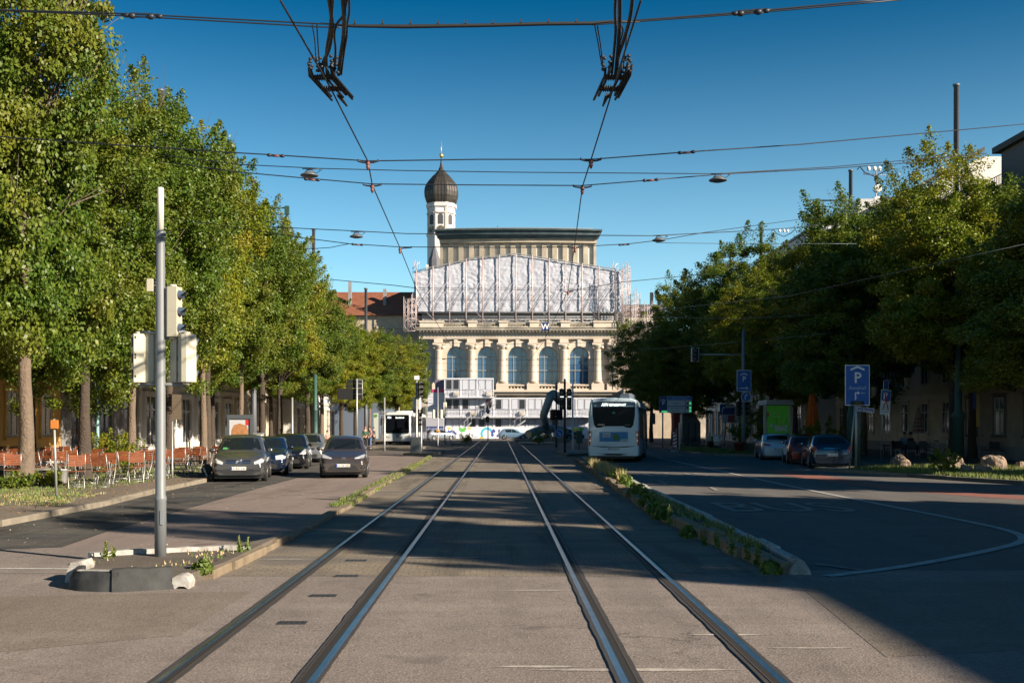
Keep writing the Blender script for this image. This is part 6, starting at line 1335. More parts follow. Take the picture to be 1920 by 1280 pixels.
# banner, lanterns, trellis
t = thing('hanging_banner', 'narrow blue and yellow sunlit banner beside the thick dark trunk at the right', 'banner', (X(1830, 56), 56, .1)); k = 56/F; fz = lambda p: H+(CY-p)*k
m = MB(); m.box(-.16, .02, -.02, .02, fz(770), fz(732)); m.build('blue_cloth', mat('cloth_blue', (.06, .10, .42), .7), t); m = MB(); m.box(.02, .17, -.02, .02, fz(803), fz(732)); m.build('yellow_cloth', mat('cloth_yellow', (.62, .40, .10), .7), t); m = MB(); m.tube([(.19, 0, 0), (.19, 0, fz(728))], .025, 6); m.build('pole', M_GALV, t)
for px, py, Zl, lab in ((1639, 733, 60, 'hanging lantern with lit-looking glass just right of the big parking sign'), (1700, 715, 60, 'larger hanging lantern under the dark crowns right of the notice')):
    t = thing('lantern', lab, 'lantern', P(px, py, Zl)); m = MB(); m.lathe([(.10, -.28), (.16, .2), (.15, .22)], 8, smooth=False); m.build('glass', mat('lantern_glass', (.35, .33, .28), .4), t); m = MB(); m.lathe([(.22, .22), (.12, .38), (.04, .5), (.02, .62)], 10); m.tube([(0, 0, -.28), (0, 0, -.38)], .04, 6); m.build('cap', M_DARKG, t); m = MB(); m.tube([(0, 0, .55), (0, .0, 1.1), (.5, .3, 1.4)], .025, 5); m.build('hanger', M_DARKG, t)
t = thing('trellis', 'tall pale lattice frame glinting between the trunks on the right', 'trellis', (X(1743, 64), 64, .1)); k = 64/F
m = MB()
for s in (-.14, .14): m.tube([(s, 0, 0), (s, 0, 2.2)], .02, 4)
for j in range(10): m.box(-.14, .14, -.015, .015, .1+.21*j, .14+.21*j)
m.build('frame', mat('trellis_pale', (.6, .5, .36), .7), t)
# barrier, red pillar, scooter, bikes
t = thing('barrier_board', 'red and white striped warning board below the guidance board', 'barrier', (X(1265, 76), 76, 0), R(-25)); 
m = MB(); m.box(-.14, .14, -.02, .02, .35, 1.35); m.build('board', S_WH, t)
m = MB()
for j in range(4): z = .38+.25*j; m.prism_y([(-.14, z+.0), (.14, z+.12), (.14, z+.23), (-.14, z+.11)], -.026, -.021)
m.build('red_stripes', S_RD, t); m = MB(); m.box(-.25, .25, -.15, .15, 0, .12); m.tube([(.1, .03, .1), (.1, .03, 1.6)], .03, 5); m.build('foot', M_GALV, t)
t = thing('white_delineator', 'plain white post between the warning board and the motorbikes', 'post', (X(1274, 80), 80, 0)); m = MB(); m.lathe([(.07, 0), (.065, 2.0), (.04, 2.05)], 10); m.build('pole', MATS['white_post'], t)
sign_signal(1280, 832, 735, 'dark pole with a black signal head crossing the guidance board', ((1278, 772, 784, 8, 60, M_SIGB),), .07, M_SIGB)
t = thing('red_pillar', 'dark red advertising pillar behind the warning board', 'pillar', (X(1268, 92), 92, 0)); m = MB(); m.box(-.28, .28, -.2, .2, 0, 2.9, bev=.05); m.build('body', mat('pillar_red', (.22, .012, .015), .6), t); m = MB(); m.box(-.32, .32, -.24, .24, 2.9, 3.0); m.build('cap', M_SIGB, t)
t = thing('kiosk', 'dark grey curved glass kiosk behind the guidance board', 'kiosk', (X(1297, 95), 95, 0)); m = MB(); m.prism_y([(-.9, 0), (.75, 0), (.75, 2.1), (.3, 2.8), (-.2, 3.0), (-.9, 3.0)], 0, 2.2); m.build('body', mat('kiosk_grey', (.10, .12, .13), .4), t); m = MB()
for x in (-.88, -.3, .3, .73): m.box(x-.03, x+.03, -.05, -.003, 0, 2.1)
m.build('frame', M_SIGB, t)
def bike(t, sc=1.0, frame=None):
    fr = frame or M_SIGB
    for x in (-.52, .52):
        m = MB(); m.tube([(x+.33*math.cos(a*math.pi/10), 0, .34+.33*math.sin(a*math.pi/10)) for a in range(21)], .02, 5); w_ = m.build('wheel', M_TYRE, t)
        m = MB()
        for a in range(6): m.tube([(x-.31*math.cos(a*math.pi/6), 0, .34-.31*math.sin(a*math.pi/6)), (x+.31*math.cos(a*math.pi/6), 0, .34+.31*math.sin(a*math.pi/6))], .004, 3)
        m.build('spokes', M_GALV, w_)
    m = MB(); m.tube([(-.52, 0, .34), (-.05, 0, .30), (.36, 0, .78), (-.18, 0, .80), (-.05, 0, .30)], .02, 5); m.tube([(-.52, 0, .34), (-.18, 0, .80), (-.2, 0, .92)], .014, 5); m.tube([(.52, 0, .34), (.38, 0, .8), (.34, 0, 1.0)], .018, 5); m.build('frame', fr, t)
    m = MB(); m.box(-.32, -.1, -.06, .06, .92, .97, bev=.03); m.build('saddle', M_BLACKP, t); m = MB(); m.tube([(.3, -.25, 1.02), (.34, 0, 1.0), (.3, .25, 1.02)], .015, 5); m.build('handlebar', M_GALV, t)
for px, Zb_, an, lab, fr in ((1763, 54, 8, 'pale-framed bicycle parked between the trunks and the rocks', mat('bike_white', (.5, .55, .55), .4)), (1293, 86, 20, 'dark bicycle leaning among others behind the rail on the right', None), (1283, 87, 160, 'second dark bicycle by the kiosk on the right', None), (1303, 88, 10, 'third dark bicycle next to the scooters', None), (392, 52, 60, 'dark bicycle leaning against the tree behind the billboard', None)):
    t = thing('bicycle', lab, 'bicycle', (X(px, Zb_), Zb_, .1), R(an)); bike(t, frame=fr)
m0 = None
for i, (px, Zm, an, lab) in enumerate(((1345, 76, 75, 'white and black motor scooter parked at the kerb left of the red flower pot'), (1334, 79, 70, 'dark motor scooter with a pale top box behind the white one'))):
    t = thing('motor_scooter', lab, 'scooter', (X(px, Zm), Zm, 0), R(an))
    for x in (-.62, .62): m = MB(); m.lathe([(.13, -.06), (.25, -.06), (.27, 0), (.25, .06), (.13, .06)], 16, T=Matrix.Translation((x, 0, .27)) @ Matrix.Rotation(R(90), 4, 'X')); m.build('wheel', M_TYRE, t)
    bm = mat('scooter_white', (.55, .58, .6), .3) if i == 0 else M_BLACKP
    m = MB(); m.prism_y([(-.8, .45), (-.2, .3), (.25, .28), (.4, .5), (.5, 1.0), (.42, 1.02), (.25, .48), (-.1, .46), (-.2, .72), (-.85, .78)], -.17, .17); m.build('body', bm, t)
    m = MB(); m.box(-.8, -.15, -.14, .14, .78, .88, bev=.05); m.build('seat', M_BLACKP, t)
    m = MB(); m.tube([(.42, -.3, 1.08), (.45, 0, 1.05), (.42, .3, 1.08)], .025, 5); m.tube([(.45, 0, 1.05), (.62, 0, .3)], .03, 5); m.tube([(.45, .2, 1.08), (.45, .25, 1.25)], .012, 4); m.ball((.45, .26, 1.28), .06, 6, 4); m.ball((.45, -.26, 1.28), .06, 6, 4); m.build('handlebar', M_CHROME, t)
    m = MB(); m.box(-1.15, -.8, -.2, .2, .7, 1.1, bev=.04); m.build('top_box', mat('box_beige', (.35, .33, .25), .6) if i else bm, t)
for x0, Zr in ((1285, 84), (1320, 80)):
    t = thing('guard_rail', 'low %s guard rail on the grass beside the bicycles' % ('black' if x0 == 1285 else 'short black'), 'railing', (X(x0, Zr), Zr, .05))
    m = MB(); m.tube([(-.9, 0, 0), (-.9, 0, .6), (.9, 0, .6), (.9, 0, 0)], .025, 5); m.tube([(-.9, 0, .3), (.9, 0, .3)], .02, 5); m.build('rails', M_SIGB, t)
# rocks
def rock(px, py, w, h, lab, seed):
    q = G(px, py); k = q.y/F; t = MB(); rx, rz = w*k/2, h*k; n, kk = 18, 10; vs = []
    for i in range(kk+1):
        a = math.pi*i/kk
        for j in range(n):
            b = 2*math.pi*j/n; d = Vector((math.sin(a)*math.cos(b), math.sin(a)*math.sin(b), math.cos(a))); e = 1+.35*noise.noise(d*1.6+Vector((seed, 0, 0)))+.16*noise.noise(d*4+Vector((seed, 3, 0))); d = Vector([math.copysign(abs(c)**.75, c) for c in d])
            vs.append((d.x*rx*e*.95, d.y*rx*.8*e, max(-.05, d.z*rz*e*.95)))
    t.add(vs, [(i*n+j, i*n+(j+1) % n, (i+1)*n+(j+1) % n, (i+1)*n+j) for i in range(kk) for j in range(n)], 0, False)
    o = t.build('boulder', mat('boulder_stone', (.34, .25, .18), .9, var=.6, vs=4, col2=(.15, .12, .10), bump=1, bs=10, bd=.08), None, (q.x, q.y, .08)); tag(o, lab, 'rock', 'boulders on the grass verge')
rock(1688, 879, 38, 22, 'square-edged boulder at the left end of the verge, near the leaning notice poles', 1)
rock(1788, 884, 40, 26, 'pale pointed boulder left of the thick trunk, with a tuft of grass before it', 5)
rock(1812, 892, 26, 18, 'small dark boulder touching the right side of the pale pointed one', 9)
rock(1842, 893, 44, 16, 'low flat boulder in front of the thick trunk', 12)
rock(1864, 884, 50, 30, 'largest sunlit boulder, right of the thick trunk', 17)
rock(1915, 884, 22, 14, 'small dark boulder at the right picture edge', 23)
# planters, pots
M_TERR = mat('terracotta', (.24, .05, .03), .8)
t = thing('flower_pot', 'dark red flower pot at the foot of the mast with the signal arm', 'plant pot', (X(1385, 66.5), 66.5, .1)); m = MB(); m.lathe([(.2, 0), (.30, .62), (.33, .62), (.33, .72), (.27, .72)], 12); m.build('pot', M_TERR, t)
t = thing('wooden_planter', 'low pale wooden planter boxes behind the mast, under the feathery shrub', 'planter', (X(1409, 69), 69, .1)); m = MB()
for k in range(6): m.box(-.75+.25*k, -.53+.25*k, -.3, .3, 0, .6)
m.build('box', mat('planter_wood', (.22, .17, .13), .9, var=.3), t)
# tapered white bucket and dark lamp on the left verge
t = thing('white_bucket', 'crumpled white bucket on the grass beside the nearest left tree', 'bucket', (X(116, 32.5), 32.5, .11)); m = MB(); m.lathe([(.13, 0), (.17, .38), (.18, .38), (.18, .40), (.15, .40)], 14); m.build('body', mat('bucket_white', (.6, .6, .6), .5, var=.2), t)
t = thing('spotlight_lamp', 'small black ground lamp with a white tube next to the parked graphite car', 'lamp', (X(383, 36.5), 36.8, .11)); m = MB(); m.lathe([(.15, -.05), (.19, 0), (.16, .06)], 14, T=Matrix.Translation((0, 0, .22)) @ Matrix.Rotation(R(80), 4, 'X')); m.build('head', M_SIGB, t); m = MB(); m.tube([(-.08, -.12, .3), (.05, -.14, .0)], .03, 6); m.build('tube', S_WH, t)
# ---------------------------------------------------------------- overhead line
M_WIRE = mat('overhead_wire', (0.03, 0.035, 0.045), .5, .4); M_INS = mat('insulator_red', (.16, .045, .03), .5); M_WIRET = mat('overhead_wire_pale', (.10, .13, .14), .5, .3)
def wire(pts, r, lab, name='overhead_wire', m=None, sag=.0, n=10):
    mb = MB(); out = []
    for a, b in zip(pts[:-1], pts[1:]):
        for k in range(n): u = k/n; p = Vector(a).lerp(Vector(b), u); p.z -= sag*4*u*(1-u); out.append(p)
    out.append(Vector(pts[-1])); mb.tube(out, r, 5); o = mb.build(name, m or M_WIRE); return tag(o, lab, 'cable', 'overhead wires of the tramway')
WL = [P(525, 0, 8.6), P(617, 160, 12), P(690, 303, 15.3), P(698, 347, 16.8), P(750, 465, 22.8), P(780, 540, 29.4), Vector((-2.3, 48, 5.5)), Vector((-1.9, 75, 5.5)), Vector((-1.9, 130, 5.5))]
WR = [P(1202, 0, 8.6), P(1150, 165, 12), P(1108, 300, 15.2), P(1092, 350, 16.9), P(1078, 455, 22.1), P(1065, 545, 30), Vector((1.9, 48, 5.5)), Vector((1.43, 75, 5.5)), Vector((1.43, 130, 5.5))]
wire(WL, .0095, 'contact wire running down the middle of the left track', n=3); wire(WR, .0095, 'contact wire running down the middle of the right track', n=3)
def span(pts, lab, r=.008, m=None, name='span_wire'): return wire(pts, r, lab, name, m, sag=.0, n=4)
Z1 = 10.5
span([P(-300, 10, Z1+1), P(230, 26, Z1), P(600, 45, Z1), P(640, 47, Z1)], 'upper wire of the nearest crosswise pair, left half', .008)
span([P(-300, 8, Z1+1), P(230, 30, Z1), P(600, 51, Z1), P(640, 52, Z1)], 'lower wire of the nearest crosswise pair, left half', .008)
span([P(1110, 45, Z1), P(1150, 42, Z1), P(1400, 23, Z1), P(1670, -2, Z1)], 'upper wire of the nearest crosswise pair, right half', .008)
span([P(1110, 47, Z1), P(1150, 44, Z1), P(1400, 26, Z1), P(1690, 0, Z1)], 'lower wire of the nearest crosswise pair, right half', .008)
mb = MB(); mb.tube([P(600, 44, Z1), P(660, 49, Z1), P(760, 50, Z1), P(900, 48, Z1), P(1020, 45, Z1), P(1110, 44, Z1), P(1150, 40, Z1), P(1200, 42, Z1)], [.006, .016, .02, .018, .018, .018, .012, .006], 7)
b_ = mb.build('insulated_cable', M_CAB); tag(b_, 'thick black insulated cable bundle across the top between the two hanging clusters', 'cable')
mb = MB()
for k in range(9): p = P(665+52*k, 46 - (0 if k < 6 else 2), Z1); mb.box(p.x-.008, p.x+.008, Z1-.02, Z1+.02, p.z, p.z+.035)
o = mb.build('cable_tie', M_CAB, b_)
def turnbuckle(px, py, Z, ln, lab, ang=0, big=False):
    p = P(px, py, Z); t = thing('tensioner', lab, 'insulator', p); t.rotation_euler = (0, ang, 0)
    m = MB(); s = ln/2
    m.tube([(-s, 0, 0), (-s*.7, 0, .012 if big else 0), (s*.7, 0, .012 if big else 0), (s, 0, 0)], .007, 5); m.tube([(-s*.7, 0, -.02), (s*.7, 0, -.02)], .007, 5)
    m.ball((-s*.75, 0, -.005), (.035, .02, .025), 8, 5); m.ball((s*.75, 0, -.005), (.035, .02, .025), 8, 5); m.build('shackles', M_WIRE, t)
    m = MB()
    if big:
        m.tube([(x*.012, 0, .012+.012*(1 if x % 2 else -1)) for x in range(-9, 10)], .007, 5); m.ball((-s*.5, 0, -.01), (.04, .03, .03), 8, 5); m.ball((s*.35, 0, -.01), (.04, .03, .03), 8, 5)
    else: m.tube([(-s*.35, 0, -.01), (s*.35, 0, -.01)], .016, 6)
    m.build('coil', M_INS if not big else M_WIRE, t); return t
turnbuckle(268, 29, Z1, .42, 'coiled tensioner in the nearest crosswise wire, upper left', R(2), True)
turnbuckle(1408, 22, Z1, .40, 'coiled tensioner in the nearest crosswise wire, upper right', R(-5), True)
ML = 'left tree tops'
span([P(-100, 250, 17), P(415, 285, 15.3), P(520, 291, 15.3), P(690, 302, 15.3), P(900, 299, 15.3), P(1108, 299, 15.3), P(1290, 285, 15.3), P(1500, 271, 17), P(1875, 237, 21), P(1990, 226, 22)], 'highest of the long crosswise wires, joining both contact wires', .009)
span([P(300, 290, 19), P(440, 308, 18.5), P(600, 316, 18.5), P(760, 320, 18.5), P(960, 323, 18.5), P(1340, 326, 18.5), P(1560, 313, 20), P(1740, 297, 23), P(1850, 288, 24)], 'crosswise wire that carries the two nearest street lamps', .008)
span([P(300, 303, 18), P(440, 322, 16.8), P(560, 333, 16.8), P(698, 345, 16.8), P(900, 347, 16.8), P(1092, 348, 16.8), P(1240, 336, 16.8), P(1360, 326, 18), P(1560, 316, 21), P(1740, 303, 25)], 'lower long crosswise wire crossing below the street lamp wire', .0085)
span([P(500, 425, 26), P(560, 428, 25.5), P(665, 433, 25), P(760, 438, 25), P(960, 440, 25), P(1220, 442, 25), P(1400, 433, 27), P(1480, 428, 30), P(1540, 420, 32)], 'crosswise wire with the two farther street lamps', .010)
span([P(300, 405, 27), P(560, 445, 24), P(655, 457, 22.8), P(750, 463, 22.8), P(960, 464, 22.5), P(1078, 463, 22.3), P(1180, 457, 24), P(1240, 450, 26), P(1320, 436, 30), P(1530, 407, 38)], 'crosswise wire holding both contact wires at the third pair of hangers', .009)
span([P(560, 468, 26), P(620, 464, 24.5), P(655, 457, 22.9)], 'short branch wire joining from the left trees', .008)
span([P(1230, 455, 40), P(1380, 457, 40), P(1605, 457, 40)], 'thin pale wire running right from the lamp into the trees', .010, M_WIRET)
span([P(620, 524, 33), P(740, 535, 30), P(780, 540, 29.4)], 'short wire from the left tree tops to the left contact wire by the tarpaulin', .010)
span([P(1065, 546, 30), P(1165, 529, 32), P(1330, 513, 36)], 'wire rising from the right contact wire into the right trees', .010)
span([P(1200, 585, 44), P(1480, 555, 40), P(1920, 500 - 42, 34)], 'long thin wire crossing in front of the dark right trees', .010, M_WIRET)
span([P(1150, 592, 60), P(1380, 598, 50), P(1520, 590, 45)], 'thin pale wire in front of the right trees at the height of the theatre balustrade', .010, M_WIRET)
span([P(1100, 660, 60), P(1250, 652, 55), P(1400, 640, 50), P(1560, 624, 48)], 'thin pale wire passing the mast with the signal arm', .010, M_WIRET)
for k, (y0, y1, Zf) in enumerate(((640, 640, 90), (668, 672, 100), (676, 684, 110), (690, 695, 96), (616, 612, 60), (706, 712, 105))):
    span([P(700, y0, Zf), P(940, (y0+y1)/2+5, Zf), P(1240, y1, Zf)], 'thin far wire across the theatre front, %s' % ('just above the arches', 'across the arch tops', 'below the arch tops', 'at mid window height', 'along the balustrade with the blue W board', 'lowest over the window sills')[k], .014 if Zf > 70 else .01)
# hangers with insulators
def hanger(px, py, Z, lab, w=.28, one=0):
    p = P(px, py, Z); t = thing('wire_hanger', lab, 'insulator', p, 0, 'hangers holding the contact wires')
    m = MB(); a = -w/2 if one <= 0 else 0; b = w/2 if one >= 0 else 0
    if one < 0: a, b = -.03, w/2
    pts = [(-w/2, 0, .03), (-w/2, 0, .005), (-w/4, 0, -.012), (0, 0, -.012), (w/4, 0, -.012), (w/2, 0, .005), (w/2, 0, .03)]
    if one < 0: pts = [(0, 0, -.012), (w/3, 0, .0), (w/2+.1, 0, .01), (w/2+.1, 0, .035)]
    m.tube(pts, .013, 6); m.build('arm', M_WIRE, t)
    m = MB(); m.lathe([(.012, -.12), (.02, -.10), (.032, -.075), (.02, -.06), (.036, -.04), (.03, -.015), (.015, .01)], 10); m.build('insulator', M_INS, t)
hanger(690, 303, 15.3, 'hanger on the left contact wire, nearest one under the highest wire'); hanger(698, 347, 16.8, 'hanger on the left contact wire, just below the first')
hanger(750, 465, 22.8, 'one-armed hanger on the left contact wire beside the church tower', one=-1)
hanger(1108, 300, 15.2, 'hanger on the right contact wire under the highest wire'); hanger(1092, 350, 16.9, 'hanger on the right contact wire, just below the first')
hanger(1078, 463, 22.2, 'hanger on the right contact wire in front of the stage tower'); hanger(1065, 546, 30, 'hanger on the right contact wire in front of the tarpaulin')
for px, py, Z, l in ((517, 291, 15.3, 'left of the first hanger in the highest wire'), (1287, 285, 15.3, 'right of the centre in the highest wire'), (585, 336, 16.8, 'under the left near street lamp'), (1220, 337, 16.8, 'between the right hanger and the right street lamp'), (670, 458, 22.8, 'below the farther left street lamp'), (1170, 458, 24, 'left of the farther right street lamp')):
    turnbuckle(px, py, Z, .25, 'small wire tensioner '+l, R(-4) if px > 1000 else R(4))
# section insulators with feeder cables
def section(px, py, Z, lean, lab):
    c = P(px, py, Z); t = thing('section_insulator', lab, 'insulator', c); 
    m = MB(); q = Vector((lean, 1, 0)).normalized(); side = Vector((q.y, -q.x, 0))
    for s, g_ in ((-.13, .1), (-.095, -.05), (.03, .0), (.085, -.08), (.115, .08), (.14, 0)): m.tube([side*s-q*(.42-g_)+Vector((0, 0, .08)), side*s-q*.3, side*s+q*.3, side*s+q*(.48+g_)+Vector((0, 0, .0))], .015, 5)
    m.build('runners', M_WIRE, t)
    m = MB()
    for y in (-.27, -.2, .12, .2):
        for j in range(9): m.lathe([(.016, -.008), (.032, 0), (.016, .008)], 8, T=Matrix.Translation(q*y+side*(-.1+.025*j)) @ Matrix.Rotation(R(90), 4, 'Y'))
        m.tube([q*y-side*.13, q*y+side*.13], .016, 6)
    m.build('insulator_discs', M_CAB, t)
    m = MB()
    for s in (-.13, -.06, .08, .13):
        for j in range(6): m.ball((s+rnd.uniform(-.02, .02), -.35+rnd.uniform(-.05, .05), .03+.03*j), (.022, .022, .018), 6, 4)
    m.tube([q*.4, q*.75+Vector((0, 0, -.02))], [.028, .012], 6); m.build('clamps', M_CAB, t)
    return t
section(617, 158, 12, .12, 'dark section insulator cluster hanging over the left track'); section(1149, 158, 12, -.05, 'dark section insulator cluster hanging over the right track')
def cab(pts, r, lab, Z0=11.8, m=None):
    mb = MB(); P3 = [P(a, b, Z) for a, b, Z in pts]; out = []
    for i in range(len(P3)-1):                                          # Catmull-Rom
        p0, p1, p2, p3 = P3[max(i-1, 0)], P3[i], P3[i+1], P3[min(i+2, len(P3)-1)]
        for k in range(6): u = k/6; out.append(.5*((2*p1)+(p2-p0)*u+(2*p0-5*p1+4*p2-p3)*u*u+(3*p1-p0-3*p2+p3)*u**3))
    out.append(P3[-1]); mb.tube(out, r, 7); return tag(mb.build('feeder_cable', m or M_CAB), lab, 'cable', 'feeder cables hanging to the section insulators')
cab([(612, -30, 9), (620, 20, 9.8), (623, 55, 10.5), (616, 95, 11), (606, 118, 11.6), (604, 142, 11.9)], .019, 'leftmost thick cable down to the left cluster')
cab([(625, -30, 9), (622, 20, 9.8), (618, 60, 10.6), (612, 100, 11.2), (613, 142, 11.9)], .016, 'second thick cable down to the left cluster')
cab([(640, -30, 9), (645, 30, 9.8), (644, 70, 10.8), (638, 110, 11.4), (635, 140, 11.9)], .021, 'thickest cable on the right side of the left cluster')
cab([(653, -30, 9), (655, 20, 9.7), (651, 45, 10.4), (650, 70, 10.8), (645, 100, 11.3), (640, 140, 11.9)], .010, 'thin looped cable at the right of the left cluster')
cab([(655, -30, 9), (645, 25, 10), (632, 45, 10.4), (627, 65, 10.8), (629, 95, 11.3), (627, 140, 11.9)], .012, 'crossing cable in the middle of the left cluster')
cab([(585, 46, 10.5), (590, 75, 10.9), (592, 105, 11.4), (598, 135, 11.9)], .006, 'thin suspension wire with a chain left of the left cluster')
cab([(594, 46, 10.5), (596, 80, 10.9), (598, 110, 11.4), (600, 135, 11.9)], .007, 'second thin suspension wire left of the left cluster')
cab([(1156, -30, 9), (1153, 20, 9.8), (1154, 60, 10.6), (1150, 110, 11.4), (1147, 142, 11.9)], .014, 'leftmost cable down to the right cluster')
cab([(1162, -30, 9), (1162, 30, 9.9), (1161, 60, 10.6), (1158, 100, 11.3), (1154, 142, 11.9)], .020, 'thickest cable down to the right cluster')
cab([(1188, -30, 9), (1182, 30, 9.9), (1170, 75, 10.8), (1160, 105, 11.4), (1155, 142, 11.9)], .018, 'right-hand curved cable down to the right cluster')
cab([(1164, 45, 10.4), (1168, 58, 10.6), (1164, 75, 10.8), (1160, 90, 11.1)], .008, 'small loop of cable at the right cluster')
cab([(1115, 48, 10.5), (1122, 85, 11), (1126, 110, 11.5), (1133, 135, 11.9)], .006, 'thin suspension wire with a chain left of the right cluster')
cab([(1120, 48, 10.5), (1126, 85, 11), (1129, 110, 11.5), (1135, 135, 11.9)], .007, 'second thin suspension wire left of the right cluster')
cab([(1178, 45, 10.5), (1173, 85, 11), (1171, 105, 11.4), (1168, 135, 11.9)], .006, 'thin suspension wire right of the right cluster')
# hanging street lamps
def hang_lamp(px, py, Z, lab, r=.155):
    t = thing('street_lamp', lab, 'street lamp', P(px, py, Z), 0, 'street lamps hung on wires over the road')
    m = MB(); m.lathe([(.02, .03), (r*.5, .05), (r*.55, .03), (r*.9, .005), (r, -.008), (r*.95, -.02), (r*.5, -.04), (.02, -.045)], 24); m.build('shade', mat('lamp_shade_grey', (.13, .14, .15), .5, .3), t)
    m = MB(); m.tube([(-.06, 0, .04), (-.04, 0, .085), (.05, 0, .09), (.06, 0, .04)], .010, 5); m.tube([(-.12, 0, .10), (.18, 0, .10)], .009, 5); m.tube([(.05, 0, .06), (.12, 0, .03), (.17, 0, .06), (.19, 0, .09)], .006, 5); m.tube([(.19+.02*math.cos(a), 0, .09+.02*math.sin(a)) for a in (0, 1, 2, 3, 4, 5, 6.28)], .005, 4); m.build('bracket', M_WIRE, t)
hang_lamp(580, 328, 18.5, 'flat saucer street lamp nearest on the left, under the lamp wire'); hang_lamp(1346, 337, 18.5, 'flat saucer street lamp nearest on the right, under the lamp wire')
hang_lamp(668, 443, 25, 'smaller looking saucer street lamp farther off, left of the church tower'); hang_lamp(1235, 450, 25, 'smaller looking saucer street lamp farther off, right of the stage tower')
for px, py, Z, l in ((1640, 318, 22, 'upper'), (1470, 434, 30, 'lower')):
    t = thing('wire_insulator', 'looped white insulator piece in the %s right-hand lamp wire' % l, 'insulator', P(px, py, Z)); m = MB(); m.tube([(-.35, 0, 0), (-.3, 0, .06), (-.2, 0, -.06), (0, 0, -.14), (.2, 0, -.04), (.3, 0, .06), (.35, 0, 0)], .012, 5); m.build('loop', M_WIRE, t); m = MB()
    for x in (-.12, 0, .1): m.ball((x, 0, .02), (.04, .03, .05), 7, 5)
    m.build('porcelain', S_WH, t)
# catenary masts
def cat_mast(px, y0, Z, lab, r=.13):
    t = thing('catenary_mast', lab, 'mast', (X(px, Z), Z, .05), 0, 'steel masts carrying the overhead wires'); m = MB(); zt = H+(CY-y0)*Z/F; m.lathe([(r*1.5, 0), (r*1.3, 3), (r, zt-.1), (r*1.4, zt-.09), (r*1.4, zt)], 10); m.build('pole', mat('mast_slate', (.14, .15, .18), .5, .3), t)
cat_mast(1793, 160, 58, 'tall bare mast rising above the big right tree'); cat_mast(588, 430, 88, 'thin mast above the left trees, left of the theatre'); cat_mast(1427, 427, 92, 'thin mast in front of the white stepped house'); cat_mast(1595, 320, 78, 'mast behind the bell-shaped lamp on the right'); cat_mast(476, 338, 68, 'mast tip poking out of the left tree tops'); cat_mast(686, 541, 100, 'small mast tip before the orange roof'); cat_mast(301, 165+5, 52, 'dark mast tip above the left tree by the sky')
# bell lamps on arms
def bell(px, py, Z, s, lab, ax_):
    t = thing('arm_lamp', lab, 'street lamp', P(px, py, Z)); k = Z/F
    m = MB(); m.tube([(0, 0, 0), (ax_*k, 0, .02)], .05, 6); m.tube([(0, 0, -.4), (ax_*k*.4, 0, -.42), (ax_*k*.75, 0, -.75)], .03, 5); m.build('arm', M_DARKG, t)
    m = MB(); m.box(-.14, .14, -.14, .14, -.45, .12); m.tube([(0, 0, -.4), (0, 0, -1.6*s)], .05, 6); m.lathe([(.16, -1.7*s), (.15, -.9*s), (.1, -.85*s)], 10); m.build('stem', M_DARKG, t)
    m = MB(); b = -1.65*s; m.lathe([(.2*s, b), (.55*s, b-.35*s), (.78*s, b-.8*s), (.8*s, b-1.15*s), (.66*s, b-1.3*s), (.05, b-1.3*s)], 18); m.build('shade', mat('bell_dark', (.05, .08, .09), .4, .3), t)
bell(1533, 376, 74, .75, 'large dark bell-shaped lamp on a long arm above the right trees', 62)
bell(538, 390, 72, .62, 'green bell lamp on an arm above the left trees', -42)

# ---------------------------------------------------------------- hoarding, cabins, sculpture
YC = 153.0; kc = YC/F
def ccx(p): return (p-CX)*kc
def ccz(p): return H+(CY-p)*kc
M_CW = mat('cabin_white', (.50, .52, .58), .6, var=.12, vs=1.0); M_CF = mat('cabin_frame', (.62, .64, .70), .55); M_CD = mat('cabin_window_dark', (.03, .03, .035), .3); M_SHT = mat('shutter_white', (.50, .53, .60), .6)
ch_ = 36.5*kc; cw = 30.6*kc
def cabin(label, loc, shut, ac=False):
    t = thing('office_cabin', label, 'container', loc, 0, 'stacked white office cabins')
    m = MB(); m.box(.04, cw-.04, .08, 2.4, .04, ch_-.04)
    for k in range(11): x = .12+(cw-.24)*k/10; m.box(x-.035, x+.035, .04, .08, .12, ch_*.40)
    m.build('wall', M_CW, t)
    m = MB(); m.box(0, .1, 0, 2.44, 0, ch_); m.box(cw-.1, cw-.004, 0, 2.44, 0, ch_); m.box(.1, cw-.1, 0, .1, 0, .12); m.box(.1, cw-.1, 0, .1, ch_-.16, ch_-.004); m.build('frame', M_CF, t)
    for s in (0, 1):
        x0 = .26+s*(cw-.3)/2; x1 = x0+(cw-.75)/2; z0, z1 = ch_*.43, ch_-.26
        m = MB(); m.box(x0-.06, x0, .03, .1, z0-.06, z1+.08); m.box(x1, x1+.06, .03, .1, z0-.06, z1+.08); m.box(x0, x1, .03, .1, z1, z1+.08); m.box(x0-.02, x1+.02, .0, .1, z0-.06, z0); w_ = m.build('window', mat('cabin_window_frame', (.30, .32, .38), .6), t)
        m = MB()
        if shut[s]:
            zb_ = z0 if shut[s] == 1 else z0+(z1-z0)*.35
            nsl = 9
            for k in range(nsl): a = zb_+(z1-zb_)*k/nsl; m.box(x0, x1, .045+.004*(k % 2), .075, a, a+(z1-zb_)/nsl-.012)
            m.build('shutter', M_SHT, w_)
        if shut[s] != 1: m = MB(); m.box(x0, x1, .06, .08, z0, z1 if not shut[s] else z0+(z1-z0)*.35); m.build('pane', M_CD, w_)
    if ac: m = MB(); m.box(cw*.55, cw*.9, -.35, .03, ch_*.08, ch_*.30, bev=.04); m.lathe([(.2, 0), (.2, .03)], 12, T=Matrix.Translation((cw*.72, -.36, ch_*.19)) @ Matrix.Rotation(R(90), 4, 'X')); m.build('air_conditioner', mat('ac_beige', (.45, .42, .38), .6), t)
    return t
